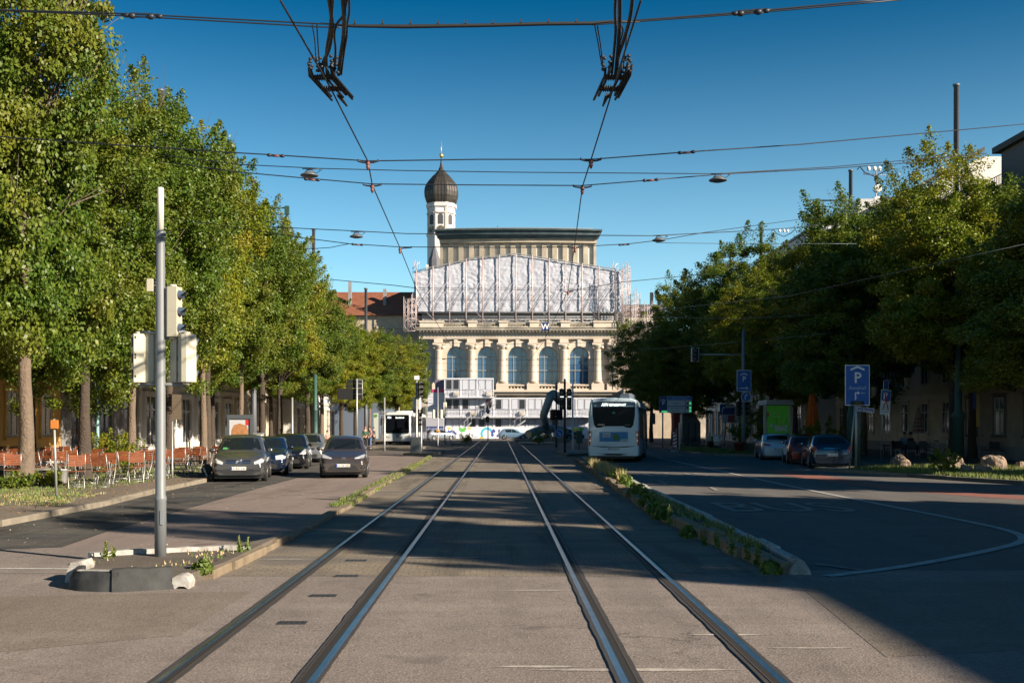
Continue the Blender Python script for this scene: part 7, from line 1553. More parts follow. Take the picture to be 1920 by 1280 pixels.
rows = [(0, 'ground-floor', 10, ['11', '10', '01', '01', '11', '11', '10', '11', '11', '11'], 1), (1, 'first-floor', 10, ['00', '01', '20', '01', '10', '11', '11', '11', '11', '11'], 0), (2, 'top-floor', 3, ['00', '11', '11'], 0)]
ords = ['leftmost', 'second from the left', 'third from the left', 'fourth from the left', 'fifth from the left', 'sixth from the left', 'seventh from the left', 'eighth from the left', 'ninth from the left', 'rightmost']
for lv, nm, n, sh, _ in rows:
    for i in range(n):
        o = ords[i] if n > 3 else ('left', 'middle', 'right')[i]
        cabin('white office cabin, %s one of the %s row behind the hoarding' % (o, nm), (ccx(833)+i*cw*1.012, YC, .25+lv*(ch_+.03)), [int(c) for c in sh[i]], (lv == 1 and i in (1, 4)) or (lv == 2 and i in (0, 2)))
# outside stairs and walkway railings
t = thing('access_stairs', 'two steel flights of stairs and railed walkways on the cabin fronts', 'stairs', (0, YC-1.3, 0))
M_RAIL = mat('rail_grey', (.42, .43, .46), .5, .4)
for nm, (a, b, z0, z1) in {'upper_flight': (903, 930, ccz(755), ccz(785)), 'lower_flight': (858, 884, ccz(792), ccz(815)), 'right_flight': (945, 985, ccz(788), ccz(815)), 'far_flight': (1040, 1066, ccz(788), ccz(815))}.items():
    m = MB(); m.prism_y([(ccx(a), z1-.12), (ccx(a), z1+.12), (ccx(b), z0+.12), (ccx(b), z0-.12)], 0, .06); m.prism_y([(ccx(a), z1-.12), (ccx(a), z1+.12), (ccx(b), z0+.12), (ccx(b), z0-.12)], .9, .96)
    for k in range(12): u = (k+.5)/12; x = ccx(a)+(ccx(b)-ccx(a))*u; z = z1+(z0-z1)*u; m.box(x-.1, x+.1, .06, .9, z-.02, z+.02)
    m.tube([(ccx(a), 0, z1+1.0), (ccx(b), 0, z0+1.0)], .03, 4)
    for k in range(5): u = k/4; x = ccx(a)+(ccx(b)-ccx(a))*u; z = z1+(z0-z1)*u; m.tube([(x, 0, z), (x, 0, z+1)], .025, 4)
    m.build(nm, M_RAIL, t)
for lv, (a, b) in ((1, (834, 1120)), (2, (834, 925))):
    m = MB(); z = .25+lv*(ch_+.03); m.box(ccx(a), ccx(b), .1, 1.25, z-.1, z-.02)
    for zz in (z+.5, z+1.0): m.tube([(ccx(a), .12, zz), (ccx(b), .12, zz)], .028, 4)
    n = int((ccx(b)-ccx(a))/2.3)
    for k in range(n+1): x = ccx(a)+(ccx(b)-ccx(a))*k/n; m.tube([(x, .12, z), (x, .12, z+1.0)], .028, 4)
    m.build('walkway', M_RAIL, t)
t = thing('panelled_shed', 'pale panelled shed with a magenta band at the left of the cabins', 'container', (0, YC+1, 0))
m = MB(); m.box(ccx(801), ccx(832.5), 0, 4, 0, ccz(730)); m.build('wall', M_CW, t); m = MB()
for k in range(9): z = ccz(783)+k*.42; m.box(ccx(801), ccx(832.5), -.02, -.003, z, z+.03)
m.build('panel_joints', mat('joint_grey', (.3, .3, .33), .6), t)
m = MB(); m.box(ccx(815), ccx(832.5), -.02, 4, ccz(730)+.003, ccz(711)); m.build('upper_wall', mat('shed_slate', (.12, .10, .15), .6), t); m = MB(); m.box(ccx(808), ccx(832.5), -.05, -.021, ccz(735), ccz(729)); m.build('magenta_band', mat('band_magenta', (.42, .03, .12), .5), t)
# hoardings
YH = 150.0; kh = YH/F; hx = lambda p: (p-CX)*kh; hz = lambda p: H+(CY-p)*kh
t = thing('hoarding', 'dark blue printed hoarding panel with white lettering at the left of the cabins', 'hoarding', (0, YH-.5, 0))
m = MB(); m.box(hx(790), hx(832), 0, .1, 0, hz(799)); m.build('panel', mat('hoarding_blue', (.03, .035, .14), .6), t); m = MB(); m.box(hx(785), hx(832), .12, 3, 0, hz(783)); m.build('grey_wall', mat('wall_bluegrey', (.30, .31, .36), .7), t)
m = MB(); text_on(m, 'Staatstheater', .42, hx(818), hz(805), -.01); text_on(m, 'Augsburg baut', .36, hx(818), hz(810), -.01); text_on(m, 'Theater', .4, hx(796), hz(806), -.01)
m.box(hx(808), hx(828), -.012, -.004, hz(814.5), hz(814)); m.box(hx(808), hx(822), -.012, -.004, hz(817), hz(816.4)); m.build('lettering', mat('hoarding_text', (.35, .4, .6), .6), t)
t = thing('hoarding', 'long white hoarding with cyan rings, yellow blobs and blue figures in front of the cabins', 'hoarding', (0, YH, 0)); n = 14
for k in range(n): a = hx(832.5)+(hx(1102)-hx(832.5))*k/n; b = hx(832.5)+(hx(1102)-hx(832.5))*(k+1)/n; m = MB(); m.box(a+.01, b-.01, 0, .08, .05, hz(800)); m.build('panel', mat('hoarding_white', (.66, .68, .74), .6), t)
M_CY = mat('print_cyan', (.05, .42, .62), .6); M_YE = mat('print_yellow_soft', (.62, .48, .12), .6); M_DB = mat('print_navy', (.06, .08, .30), .6); M_LG = mat('print_lime', (.12, .42, .10), .6)
def ring(cx, cz, r, w, a0, a1, mt, nm='printed_ring', y=-.012):
    m = MB(); N_ = 24; vs = []
    for k in range(N_+1): a = R(a0+(a1-a0)*k/N_); vs += [(cx+(r-w)*math.cos(a), y, max(.06, min(hz(800.4), cz+(r-w)*math.sin(a)))), (cx+r*math.cos(a), y, max(.06, min(hz(800.4), cz+r*math.sin(a))))]
    m.add(vs, [(2*k, 2*k+1, 2*k+3, 2*k+2) for k in range(N_)]); m.build(nm, mt, t)
ring(hx(913), hz(813), 12*kh, 4*kh, -10, 215, M_CY); ring(hx(967), hz(813), 8*kh, 5*kh, 0, 180, M_CY)
ring(hx(842), hz(801), 4*kh, 4*kh-.01, 180, 360, M_YE, 'printed_blob'); ring(hx(880), hz(801), 4*kh, 4*kh-.01, 180, 360, M_YE, 'printed_blob'); ring(hx(903), hz(822), 4*kh, 4*kh-.01, 0, 180, M_YE, 'printed_blob'); ring(hx(1079), hz(802), 7*kh, 7*kh-.01, 180, 360, mat('print_bright_yellow', (.7, .62, .03), .6), 'printed_blob'); ring(hx(1090), hz(801), 6*kh, 6*kh-.01, 190, 350, M_LG, 'printed_blob'); ring(hx(867), hz(803), 7*kh, 7*kh-.01, 140, 400, M_LG, 'printed_blob'); ring(hx(848), hz(812), 6*kh, 3.5*kh, 0, 360, M_DB)
for cx_, seed in ((838, 1), (930, 4), (848, 8)):
    m = MB(); rr = random.Random(seed)
    for k in range(7):
        x = hx(cx_+rr.uniform(-7, 7)); z = hz(rr.uniform(806, 820)); pr = [(x+rr.uniform(.2, .75)*math.cos(a), z+rr.uniform(.15, .6)*math.sin(a)) for a in [2*math.pi*j/7 for j in range(7)]]
        pr = [(x+(p[0]-x)*.5, z+(p[1]-z)*.6) for p in pr]; m.add([(p[0], -.013-.001*k, max(.06, min(hz(801), p[1]))) for p in pr], [tuple(range(7))])
    m.build('printed_figure', M_DB, t)
m = MB(); text_on(m, 'Das neue', .42, hx(952), hz(808), -.012); text_on(m, 'Staatstheater', .36, hx(953), hz(812), -.012); text_on(m, 'Bauen', .35, hx(891), hz(820), -.012); m.build('lettering', mat('print_grey_text', (.2, .24, .34), .6), t)
# sculpture
M_SCU = mat('sculpture_patina', (.28, .31, .30), .55, .35, var=.35, vs=.8, col2=(.18, .20, .20)); M_SCUE = mat('sculpture_end', (.5, .42, .28), .6, var=.2)
Zq = 122.0; kq = Zq/F
t = thing('tube_sculpture', 'giant bent grey-green tube sculpture, one end lying and one arm bent upright', 'sculpture', (0, 0, 0))
def q3(a, b, dz=0): return P(a, b, Zq+dz)
m = MB(); m.tube([q3(991, 813, -3), q3(1000, 810, -2), q3(1016, 804.5, 0), q3(1032, 803, 2), q3(1048, 804.5, 2), q3(1061, 809, 1)], [.42, .44, .46, .46, .44, .40], 18); m.build('lying_tube', M_SCU, t)
m = MB(); m.tube([q3(1025.5, 803, 0), q3(1021.5, 788, -.5), q3(1019, 779, -1), q3(1022, 770, -1), q3(1029, 751, -1), q3(1032, 742, -1), q3(1038, 739, 0), q3(1043, 744, 2), q3(1049, 752, 4)], [.40, .42, .44, .44, .46, .5, .52, .48, .44], 18); m.build('upright_tube', M_SCU, t)
p = q3(991, 813, -3); d = (q3(1000, 810, -2)-p).normalized(); m = MB(); m.tube([p-d*.02, p-d*.03], .40, 18); m.build('tube_end', M_SCUE, t)
m = MB(); m.prism([(-.0, 0), (6, 0), (6, 3), (0, 3)], 0, .35); tag(m.build('stone_plinth', M_KERB, None, (X(965, 118), 118, 0)), 'low pale stone edge below the lying sculpture tube', 'plinth')
# far background fillers
t = thing('far_house', 'pale rendered house between the bus and the information board', 'building', (0, 0, 0)); m = MB(); m.box(X(1205, 150), X(1290, 150), 150, 165, 0, 7.5); m.build('wall', mB, t); m = MB(); m.box(X(1204, 150), X(1291, 150), 149.7, 165.3, 7.5, 7.9); m.build('roof', M_ROOFD, t)
t = thing('far_house', 'big dark house far behind the right trees', 'building', (0, 0, 0)); m = MB(); m.box(X(1245, 175), X(1400, 175), 175, 190, 0, 16.5); m.build('wall', M_STD, t); m = MB(); m.box(X(1244, 175), X(1402, 175), 174.5, 190.5, 16.5, 17.1); m.build('roof', M_ROOFD, t)

# ---------------------------------------------------------------- beer garden
M_SLAT = mat('slat_orange_wood', (.26, .075, .022), .5, var=.35, vs=8, col2=(.14, .04, .015)); M_FOLD = mat('folding_steel', (.40, .41, .40), .4, .6)
def make_chair():
    t = thing('folding_chair', 'x', 'chair')
    m = MB()
    for k in range(6): m.box(-.20, .20, -.17+.06*k, -.12+.06*k, .455, .472)
    m.build('seat', M_SLAT, t); m = MB()
    for k in range(5): z = .60+.062*k; m.box(-.21, .21, .20+.02*k, .215+.02*k, z, z+.053)
    m.build('backrest', M_SLAT, t)
    for s in (-.215, .215): m = MB(); m.tube([(s, -.22, 0), (s, .16, .46), (s, .30, .93)], .011, 5); m.tube([(s*.93, .25, 0), (s*.93, -.19, .455), (s*.93, .17, .455)], .011, 5); m.build('leg_frame', M_FOLD, t)
    m = MB(); m.tube([(-.215, -.16, .09), (.215, -.16, .09)], .009, 4); m.tube([(-.2, .2, .05), (.2, .2, .05)], .009, 4); m.build('stretcher', M_FOLD, t); return t
def make_table():
    t = thing('folding_table', 'x', 'table'); m = MB()
    for k in range(7): m.box(-.55, .55, -.32+.093*k, -.235+.093*k, .735, .76)
    m.build('tabletop', M_SLAT, t)
    for s in (-.45, .45): m = MB(); m.tube([(s, -.28, 0), (s, .28, .73)], .014, 5); m.tube([(s, .28, 0), (s, -.28, .73)], .014, 5); m.build('cross_leg', M_FOLD, t)
    return t
c0 = make_chair(); t0 = make_table(); nc = nt_ = 0
rows_ = [('front row nearest the road', -11.3), ('second row from the road', -13.9), ('third row from the road', -16.4), ('back row by the house', -18.9)]
for ri, (rn, xx) in enumerate(rows_):
    for ti in range(5):
        yy = 30.4+ti*2.55+ri*.45+rnd.uniform(-.2, .2); x = xx+rnd.uniform(-.25, .25)
        if ri == 0 and ti == 4: x, yy = -11.4, 41.5
        if ri == 1: x -= .3
        if abs(x+12.9) < .9 and abs(yy-30.6) < 1.0: continue
        pos = ('nearest', 'second', 'third', 'fourth', 'farthest')[ti]; an = rnd.uniform(-.25, .25)
        o = t0 if nt_ == 0 else copy_tree(t0); nt_ += 1; o.location = (x, yy, .11); o.rotation_euler = (0, 0, an); o['label'] = 'slatted orange garden table, %s table in the %s' % (pos, rn); o['group'] = 'tables of the beer garden'
        for ci, (dx, dy, a) in enumerate(((-.3, -.62, math.pi), (.3, -.66, math.pi), (-.3, .62, 0), (.3, .6, 0))):
            c, s = math.cos(an), math.sin(an); q = c0 if nc == 0 else copy_tree(c0); nc += 1
            q.location = (x+dx*c-dy*s+rnd.uniform(-.06, .06), yy+dx*s+dy*c+rnd.uniform(-.08, .08), .11); q.rotation_euler = (0, 0, a+an+rnd.uniform(-.35, .35))
            q['label'] = 'orange slatted folding chair at the %s table, %s, %s side' % (pos, rn.replace(' from the road', '').replace(' nearest the road', '').replace(' by the house', ''), ('near left', 'near right', 'far left', 'far right')[ci]); q['group'] = 'folding chairs of the beer garden'
t = thing('park_bench', 'old grey plank bench in front of the chairs at the left edge', 'bench', (X(50, 31.5), 31.2, .11)); m = MB(); m.box(-.75, .75, -.2, .2, .43, .48); m.build('seat', mat('bench_grey', (.22, .20, .17), .8, var=.3), t)
for s in (-.6, .6): m = MB(); m.box(s-.05, s+.05, -.18, .18, 0, .43); m.build('leg', M_SIGB, t)
# dark chairs and tables of the right cafe
M_DCH = mat('cafe_chair_dark', (.03, .028, .03), .6); dc = None
for i, (px, Zc) in enumerate(((1668, 58), (1690, 57), (1712, 58), (1732, 57), (1850, 56), (1872, 55), (1894, 57))):
    if dc is None:
        dc = thing('cafe_chair', 'x', 'chair'); m = MB(); m.box(-.22, .22, -.22, .22, .43, .47, bev=.05); m.build('seat', M_DCH, dc); m = MB(); m.prism_y([(-.2, .5), (.2, .5), (.23, .82), (.15, .9), (-.15, .9), (-.23, .82)], .2, .23); m.build('backrest', M_DCH, dc)
        for a in (-1, 1):
            for b in (-1, 1): m = MB(); m.tube([(a*.2, b*.2, .45), (a*.23, b*.23, 0)], .014, 5); m.build('leg', M_GALV, dc)
        o = dc
    else: o = copy_tree(dc)
    o.location = (X(px, Zc), Zc, .11); o.rotation_euler = (0, 0, rnd.uniform(0, 6)); o['group'] = 'dark cafe chairs on the right pavement'; o['label'] = 'dark cafe chair on the right pavement, ' + ('left of the seated people', 'beside the seated man', 'right of the seated people', 'by the leaning dark trunk', 'under the left striped parasol', 'under the middle striped parasol', 'nearest the right picture edge')[i]
cb = MB(); cb.box(X(1655, 60), X(1745, 60), 60, 60.5, .7, .76); o = cb.build('tabletop', M_DCH); 
tt = thing('cafe_table', 'long dark cafe table in front of the seated people on the right', 'table', (0, 0, 0)); o.parent = tt
for px in (1660, 1700, 1740): m = MB(); m.tube([(X(px, 60), 60.2, .1), (X(px, 60), 60.2, .7)], .03, 6); m.build('leg', M_DCH, tt)

# ---------------------------------------------------------------- people
M_SKIN = mat('skin', (.45, .26, .18), .6); M_HAIR = mat('hair_brown', (.05, .03, .02), .8)
def skin_obj(name, vs, es, rad, m, parent, sub=1):
    me = bpy.data.meshes.new(name); me.from_pydata([tuple(v) for v in vs], es, []); me.materials.append(m)
    o = bpy.data.objects.new(name, me); SC.collection.objects.link(o); o.parent = parent
    sk = o.modifiers.new('skin', 'SKIN'); sk.use_smooth_shade = True
    for i, r in enumerate(rad): me.skin_vertices[0].data[i].radius = (r, r) if not isinstance(r, tuple) else r; me.skin_vertices[0].data[i].use_root = (i == 0)
    s = o.modifiers.new('sub', 'SUBSURF'); s.levels = sub; s.render_levels = sub; return o
def person(label, loc, rz, top, bottom, pose='stand', hair=None, sc=1.0, lower='trousers'):
    t = thing('person', label, 'person', loc, rz, sc=sc); sit = pose == 'sit'
    hip = .52 if sit else .92; sh = hip+.50; st = .16 if pose == 'walk' else .03
    V_ = [(0, 0, hip), (0, 0, hip+.22), (0, .01, sh-.04), (0, 0, sh+.08), (0, -.01, sh+.17), (0, -.015, sh+.25)]
    Rr = [.13, (.145, .10), (.16, .105), .05, .075, .085]; E = [(0, 1), (1, 2), (2, 3), (3, 4), (4, 5)]
    jv = [(0, .0, hip-.02), (0, 0, hip+.2), (0, 0, sh-.06), (0, 0, sh+.03)]; jr = [.14, (.165, .115), (.185, .12), .075]; je = [(0, 1), (1, 2), (2, 3)]; tv = [(0, 0, hip+.04)]; tr_ = [.145]; te = []
    for s in (-1, 1):
        kx = (s*.10, -.42, hip) if sit else (s*.10, -st*s*.6, .48); ft = (s*.10, -.40, .08) if sit else (s*.10, -st*s-(.0), .07); an = (s*.09, -.0, hip-.04)
        i = len(V_); V_ += [an, kx, ft, (ft[0], ft[1]-.15, .04)]; Rr += [.085, .058, .042, .035]; E += [(0, i), (i, i+1), (i+1, i+2), (i+2, i+3)]
        j = len(tv); tv += [(an[0], an[1], an[2]-.02), kx, (ft[0], ft[1], .13)]; tr_ += [.10, .075, .062]; te += [(0, j), (j, j+1), (j+1, j+2)]
        el = (s*.25, .02, sh-.30); wr = (s*.22, -.16, hip+.06) if not sit else (s*.12, -.28, hip+.14); hd = (wr[0]*.97, wr[1]-.05, wr[2]-.06)
        i = len(V_); V_ += [(s*.17, 0, sh-.03), el, wr, hd]; Rr += [.055, .042, .028, .035]; E += [(2, i), (i, i+1), (i+1, i+2), (i+2, i+3)]
        for f in range(4): V_.append((hd[0]+s*(.012*f-.02), hd[1]-.03, hd[2]-.06-.008*(f in (1, 2)))); Rr.append(.009); E.append((i+3, len(V_)-1))
        V_.append((hd[0]-s*.03, hd[1]-.03, hd[2]-.01)); Rr.append(.009); E.append((i+3, len(V_)-1))
        j = len(jv); jv += [(s*.175, 0, sh-.03), el, wr]; jr += [.07, .058, .042]; je += [(2, j), (j, j+1), (j+1, j+2)]
    skin_obj('body', V_, E, Rr, M_SKIN, t); skin_obj('jacket', jv, je, jr, top, t); skin_obj(lower, tv, te, tr_, bottom, t)
    m = MB(); m.ball((0, .025, sh+.255), (.088, .095, .105), 12, 8); m.build('hair', hair or M_HAIR, t)
    m = MB()
    for s in (-1, 1): fx_ = (s*.10, -.42 if sit else -st*s-.02); m.box(fx_[0]-.045, fx_[0]+.045, fx_[1]-.2, fx_[1]+.06, 0, .07, bev=.03)
    m.build('shoes', M_BLACKP, t)
    m = MB(); z = sh+.235
    for s in (-1, 1): m.ball((s*.032, -.098, z+.015), (.012, .008, .008), 6, 4); 
    m.build('eyes', M_SIGB, t); m = MB(); m.ball((0, -.108, z-.01), (.012, .018, .02), 6, 4); m.box(-.022, .022, -.1, -.093, z-.052, z-.044); m.build('nose_and_mouth', mat('lips', (.35, .15, .12), .6), t)
    return t
cl = lambda n, c: mat(n, c, .85, var=.2, vs=8)
J1, J2, J3, J4, J5 = cl('cloth_green', (.04, .09, .06)), cl('cloth_rose', (.45, .25, .22)), cl('cloth_navy', (.03, .04, .08)), cl('cloth_lightblue', (.12, .25, .36)), cl('cloth_black', (.015, .015, .02)); T1, T2 = cl('denim', (.08, .13, .25)), cl('trousers_dark', (.03, .03, .035))
Zp = 92.0
person('person in a dark green jacket standing left of the group before the bus stop column', (X(685, 87), 87, 0), R(20), J1, T2, 'walk', cl('hair_ginger', (.3, .12, .05)))
person('person in a pale rose top and jeans, middle of the group by the bus stop', (X(693, 89), 89, 0), R(-40), J2, T1, 'stand')
person('person in dark blue with grey hair, right one of the group by the bus stop', (X(701, 90), 90, 0), R(-100), J3, T2, 'stand', cl('hair_grey', (.3, .29, .28)))
person('person in a pink top sitting far left behind the silver car', (X(614, 84), 84, .1), R(60), J2, T2, 'sit')
person('seated man in a light blue shirt at the cafe on the right', (X(1696, 61.5), 61.5, .1), R(-25), J4, T1, 'sit')
person('seated person in dark clothes beside the man in the light blue shirt', (X(1708, 61.2), 61.2, .1), R(40), J5, T2, 'sit')

# ---------------------------------------------------------------- plants and grass
def plant_geo(kind, seed, h, n=40):
    rr = np.random.RandomState(seed); cen = []; nr = []; sz = []
    st = MB()
    ns = 5 if kind != 'grass' else 0
    if kind == 'tall':
        for k in range(4):
            a = rr.uniform(0, 6.28); hh = h*rr.uniform(.55, 1); e = (math.cos(a)*hh*.16, math.sin(a)*hh*.16, hh); st.tube([(0, 0, 0), (e[0]*.4, e[1]*.4, hh*.5), e], .006, 4)
            for j in range(n//3):
                u = rr.uniform(.1, 1); p = np.array(e)*np.array([u, u, u])+rr.normal(size=3)*.035*(1.3-u)*h*1.6; cen.append(p); nr.append(rr.normal(size=3)); sz.append(rr.uniform(.02, .045)*(1.25-u*.7))
    else:
        for j in range(n*3): d = rr.normal(size=3); d[2] = abs(d[2]); d /= np.linalg.norm(d); q = rr.uniform(.3, 1); cen.append(d*np.array([h*.8, h*.8, h])*q); nr.append(d+rr.normal(size=3)*.6); sz.append(rr.uniform(.03, .06))
    return st, np.array(cen), np.array(nr), np.array(sz)
M_WEED = leaf_mat('weed_leaves', (.06, .12, .02), (.13, .19, .03), (.2, .2, .05), .4); M_DRY = mat('dry_grass', (.46, .36, .19), .9, var=.3, vs=20); M_STEM = mat('weed_stem', (.16, .16, .05), .8)
def weed(x, y, h, kind, lab, seed, z=.09, n=40, mt=None, name='weed'):
    st, c, nr, s = plant_geo(kind, seed, h, n); nr /= np.linalg.norm(nr, axis=1)[:, None]
    t = thing(name, lab, 'plant', (x, y, z)); me = leaves_mesh('leaves', c, nr, s, mt or M_WEED, seed); o = bpy.data.objects.new('leaves', me); SC.collection.objects.link(o); o.parent = t
    if st.v: st.build('stems', M_STEM, t)
def gp(px, py, dz=.09): Z = F*(H-dz)/(py-CY); return (px-CX)*Z/F, Z
for i, (px, py, hp, kind, lab) in enumerate(((1372, 1040, 85, 'tall', 'tall thin weed with a hooked tip near the end of the median'), (1402, 1050, 55, 'tall', 'brownish tall weed right of the hooked one on the median'), (1420, 1062, 50, 'tall', 'dry seed-headed weed close to the median tip'), (1345, 1030, 40, 'tall', 'small leafy weed left of the hooked one'), (1255, 985, 50, 'tall', 'bright green pointed weed halfway along the median'), (1240, 972, 26, 'bush', 'rounded bright weed beside the pointed one'), (1199, 935, 34, 'tall', 'thin dark weed standing up in the middle of the median'), (1215, 948, 26, 'bush', 'dark leafy clump spilling over the median kerb'), (1195, 930, 26, 'bush', 'low green clump on the median'), (1172, 912, 24, 'bush', 'green clump behind the dry grass on the median'), (1160, 900, 26, 'bush', 'fresh green clump right after the dry grass'), (1228, 962, 24, 'bush', 'wide dark clump nearest the bright weed'), (1290, 1005, 22, 'bush', 'small clump between kerb and white strip'), (1320, 1020, 24, 'tall', 'sparse weeds along the white strip of the median'), (1445, 1072, 26, 'bush', 'little yellow-green plant at the very tip of the median'), (196, 1052, 44, 'tall', 'bushy weed at the left back corner of the rubber kerb island'), (212, 1050, 34, 'tall', 'second weed at the left back of the island'), (452, 1040, 44, 'tall', 'reddish tall weed at the right end of the island white strip'), (462, 1036, 36, 'tall', 'green grassy weed at the right end of the island'), (378, 1072, 26, 'bush', 'low weed beside the white block of the island'), (386, 1068, 34, 'tall', 'single upright weed on the island edge'), (1145, 886, 30, 'tall', 'thin bending stalk behind the dry grass by the bus'))):
    x, y = gp(px, py); h = hp*y/F; weed(x, y, h, kind, lab, 100+i, n=46 if kind == 'tall' else int(40+h*260))
def grass_patch(name, region, n, h, mats_, seed, z=.11, stuff=True, lab=None, cat=None):
    rr = np.random.RandomState(seed); pts = []
    x0, x1, y0, y1 = min(p[0] for p in region), max(p[0] for p in region), min(p[1] for p in region), max(p[1] for p in region)
    def inside(x, y):
        c = False; j = len(region)-1
        for i in range(len(region)):
            (xi, yi), (xj, yj) = region[i], region[j]
            if (yi > y) != (yj > y) and x < (xj-xi)*(y-yi)/(yj-yi+1e-9)+xi: c = not c
            j = i
        return c
    while len(pts) < n:
        x, y = rr.uniform(x0, x1), rr.uniform(y0, y1)
        if inside(x, y) and noise.noise((x*.8, y*.8, seed)) > rr.uniform(-.35, .25): pts.append((x, y))
    P_ = np.array([(x, y, z) for x, y in pts]); k = len(P_); a = rr.uniform(0, 6.28, k); hh = h*rr.uniform(.4, 1.1, k); w = rr.uniform(.006, .014, k)*(1+h*2)
    d = np.stack([np.cos(a), np.sin(a), np.zeros(k)], 1); e = np.stack([-np.sin(a), np.cos(a), np.zeros(k)], 1); lean = rr.uniform(.1, .6, k)
    v = np.stack([P_-d*w[:, None], P_+d*w[:, None], P_+e*(lean*hh)[:, None]+np.stack([np.zeros(k)]*2+[hh], 1)], 1).reshape(-1, 3)
    me = bpy.data.meshes.new(name); me.vertices.add(3*k); me.vertices.foreach_set('co', v.astype(np.float32).ravel()); me.loops.add(3*k); me.loops.foreach_set('vertex_index', np.arange(3*k, dtype=np.int32)); me.polygons.add(k); me.polygons.foreach_set('loop_start', np.arange(0, 3*k, 3, dtype=np.int32)); me.polygons.foreach_set('loop_total', np.full(k, 3, dtype=np.int32))
    for m in mats_: me.materials.append(m)
    me.polygons.foreach_set('material_index', rr.randint(0, len(mats_), k).astype(np.int32)); me.update(calc_edges=True)
    o = bpy.data.objects.new(name, me); SC.collection.objects.link(o); return tag(o, lab, cat, kind='stuff')
M_GR1 = mat('grass_green', (.10, .16, .03), .8); M_GR2 = mat('grass_yellow', (.18, .20, .05), .8)
grass_patch('grass', [(-9.8, 24), (-10.6, 30), (-10.6, 36), (-11.5, 45), (-19, 45), (-19, 28), (-14.5, 26.5)], 16000, .07, [M_GR1, M_GR2, M_GR1], 1, lab='short patchy grass and weeds under the beer garden chairs', cat='grass')
grass_patch('grass', [(-9.3, 23.0), (-9.9, 27.5), (-13.5, 27), (-13, 23.5)], 2500, .06, [M_GR1, M_GR2, M_DRY], 2, lab='thin dry grass on the left verge near the kerb', cat='grass')
grass_patch('grass', [(13.3, 42.6), (15.5, 35.0), (18, 31), (22, 33), (22, 46), (16.8, 45.6)], 26000, .16, [M_GR1, M_GR2, M_GR2], 3, lab='sunlit grass verge around the boulders on the right', cat='grass')
grass_patch('grass', [(13.0, 67), (15.2, 65.4), (15.5, 80), (13.6, 82), (12.4, 75)], 9000, .22, [M_GR1, M_GR2], 4, lab='bright grass at the kerb by the motor scooters', cat='grass')
grass_patch('dry_grass', [(3.62, 33), (3.5, 40), (3.75, 48), (4.0, 48), (4.0, 40), (3.9, 33)], 2600, .42, [M_DRY, M_DRY, M_GR2], 5, z=.09, lab='pale dry grass tufts on the median behind the bus', cat='grass')
grass_patch('weeds', [(3.35, 14), (3.3, 18), (3.25, 22), (3.5, 33), (3.95, 33), (3.78, 22), (3.68, 14)], 5500, .12, [M_GR1, M_GR1, M_DRY], 6, z=.09, lab='low mixed weeds filling the median strip', cat='weeds')
grass_patch('weeds', [(-3.75, 24), (-3.25, 24), (-3.6, 50), (-3.85, 62), (-4.1, 62), (-4.0, 50)], 5200, .11, [M_GR1, M_GR2], 7, z=.03, lab='weeds growing along the left kerb of the tram track', cat='weeds')
grass_patch('weeds', [(-5.2, 13.2), (-4.2, 12.6), (-3.5, 13.4), (-3.5, 15), (-4.4, 14.3)], 120, .05, [M_GR1, M_DRY], 8, z=.13, lab='scattered weeds on the rubber kerb island', cat='weeds')
# fallen leaves
rr = np.random.RandomState(5); k = 2600; c = np.stack([rr.uniform(-16, -9.2, k), rr.uniform(20, 45, k), np.full(k, .125)], 1); nn = rr.normal(size=(k, 3))*.25; nn[:, 2] = 1; nn /= np.linalg.norm(nn, axis=1)[:, None]
me = leaves_mesh('fallen_leaves', c, nn, rr.uniform(.02, .045, k), mat('dead_leaf', (.30, .17, .07), .9, var=.4, vs=.8), 9); o = bpy.data.objects.new('fallen_leaves', me); SC.collection.objects.link(o); tag(o, 'brown fallen leaves scattered on the left pavement', 'leaves', kind='stuff')
k = 500; c = np.stack([rr.uniform(-12, -4.5, k), rr.uniform(12, 34, k), np.full(k, .012)], 1); nn = rr.normal(size=(k, 3))*.2; nn[:, 2] = 1; nn /= np.linalg.norm(nn, axis=1)[:, None]
me = leaves_mesh('fallen_leaves', c, nn, rr.uniform(.012, .03, k), mat('pale_leaf', (.42, .34, .22), .9), 10); o = bpy.data.objects.new('fallen_leaves', me); SC.collection.objects.link(o); tag(o, 'small pale leaves scattered over the left road', 'leaves', kind='stuff')
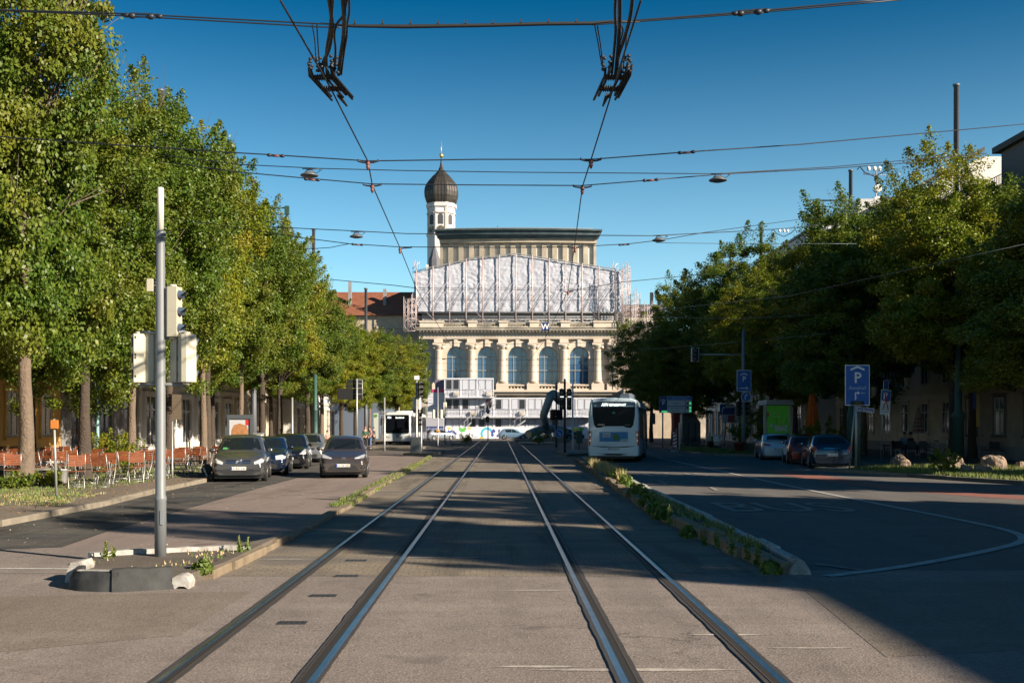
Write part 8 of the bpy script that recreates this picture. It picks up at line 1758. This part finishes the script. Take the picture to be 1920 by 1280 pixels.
# shrubs
def shrub(x, y, rx, rz, lab, seed, mt, n=5000, leaf=.06, z=.1, spikes=12, name='shrub'):
    q_ = 3 if rx > .5 else 7; cm, cl = crown_mesh('foliage', rx*q_, rz*q_, rz*q_, n, 40, seed, mt, leaf=leaf*q_*.75, shell=.3, spikes=spikes, lob=.4); t = thing(name, lab, 'shrub', (x, y, z)); o = bpy.data.objects.new('foliage', cm); SC.collection.objects.link(o); o.parent = t; o.scale = (1/q_,)*3; cl = [c/q_ for c in cl]
    m = MB()
    for q in cl[:8]: m.tube([(0, 0, 0), Vector(q)*.5, Vector(q)], [.03, .02, .008], 4)
    m.build('branches', M_BARK, t)
shrub(X(1420, 69.5), 69.5, .95, 1.7, 'feathery yellow-green shrub rising beside the mast with the signal arm', 31, L3, 9000, .05, .3, 30)
shrub(X(1432, 71), 71, .8, 1.1, 'second lighter shrub at the corner of the green poster', 32, L3, 5000, .05)
shrub(X(1386, 68), 68, .7, .55, 'dark leafy plant in the red pot', 33, L2, 3000, .06, .75)
shrub(X(1562, 64), 64, 1.9, .85, 'bright green hedge behind the parked dark cars', 34, L3, 9000, .07, .1, 20, 'hedge')
shrub(X(1500, 66), 66, 1.0, .7, 'dark bush between poster and orange parasol', 35, L2, 4000, .06)
shrub(X(205, 37.5), 37.5, .6, .55, 'pale green bamboo-like bush among the garden chairs', 36, L3, 6000, .045, .1, 40)
shrub(X(240, 39.0), 39.0, .6, .5, 'low grassy bush right of the bamboo-like one', 37, L2, 3000, .045)
shrub(X(55, 30.2), 30.0, .28, .16, 'small leafy bush at the foot of the nearest left tree', 38, L1, 1800, .05)
shrub(X(100, 30.4), 30.2, .25, .17, 'yellow-green tuft on the right side of the nearest trunk', 39, L3, 1300, .05)
shrub(X(20, 29.5), 29.5, .3, .16, 'low green plant at the left picture edge', 40, L1, 1500, .05)
shrub(X(1780, 39), 39.3, .5, .35, 'tuft of long grass before the pale pointed boulder', 41, L3, 2000, .05, .1, 30)
shrub(X(1010, 103), 103.5, .8, .5, 'low bush at the right end of the track island, under the sculpture', 42, L3, 1500, .08)
shrub(X(874, 108), 107, .6, .35, 'small yellowish bush at the end of the left track island', 43, L3, 1200, .08)
# lichen-grey end stone of the median
m = MB(); m.prism_y([(3.50, 0), (3.76, 0), (3.73, .08), (3.67, .17), (3.62, .20), (3.57, .18), (3.52, .08)], 13.2, 13.5); tag(m.build('median_end_stone', mat('white_stone_dirty', (.40, .40, .38), .8, var=.6, vs=6, col2=(.12, .12, .11), bump=.8, bs=12, bd=.04)), 'rough whitewashed end stone at the near tip of the median', 'stone')
t = thing('reflector_ball', 'small white ball-shaped marker standing on the road beside the median', 'marker', G(1312, 975)); m = MB(); m.ball((0, 0, .07), .06, 10, 6); m.build('ball', S_WH, t); m = MB(); m.lathe([(.05, 0), (.03, .03)], 8); m.build('foot', M_SIGB, t)
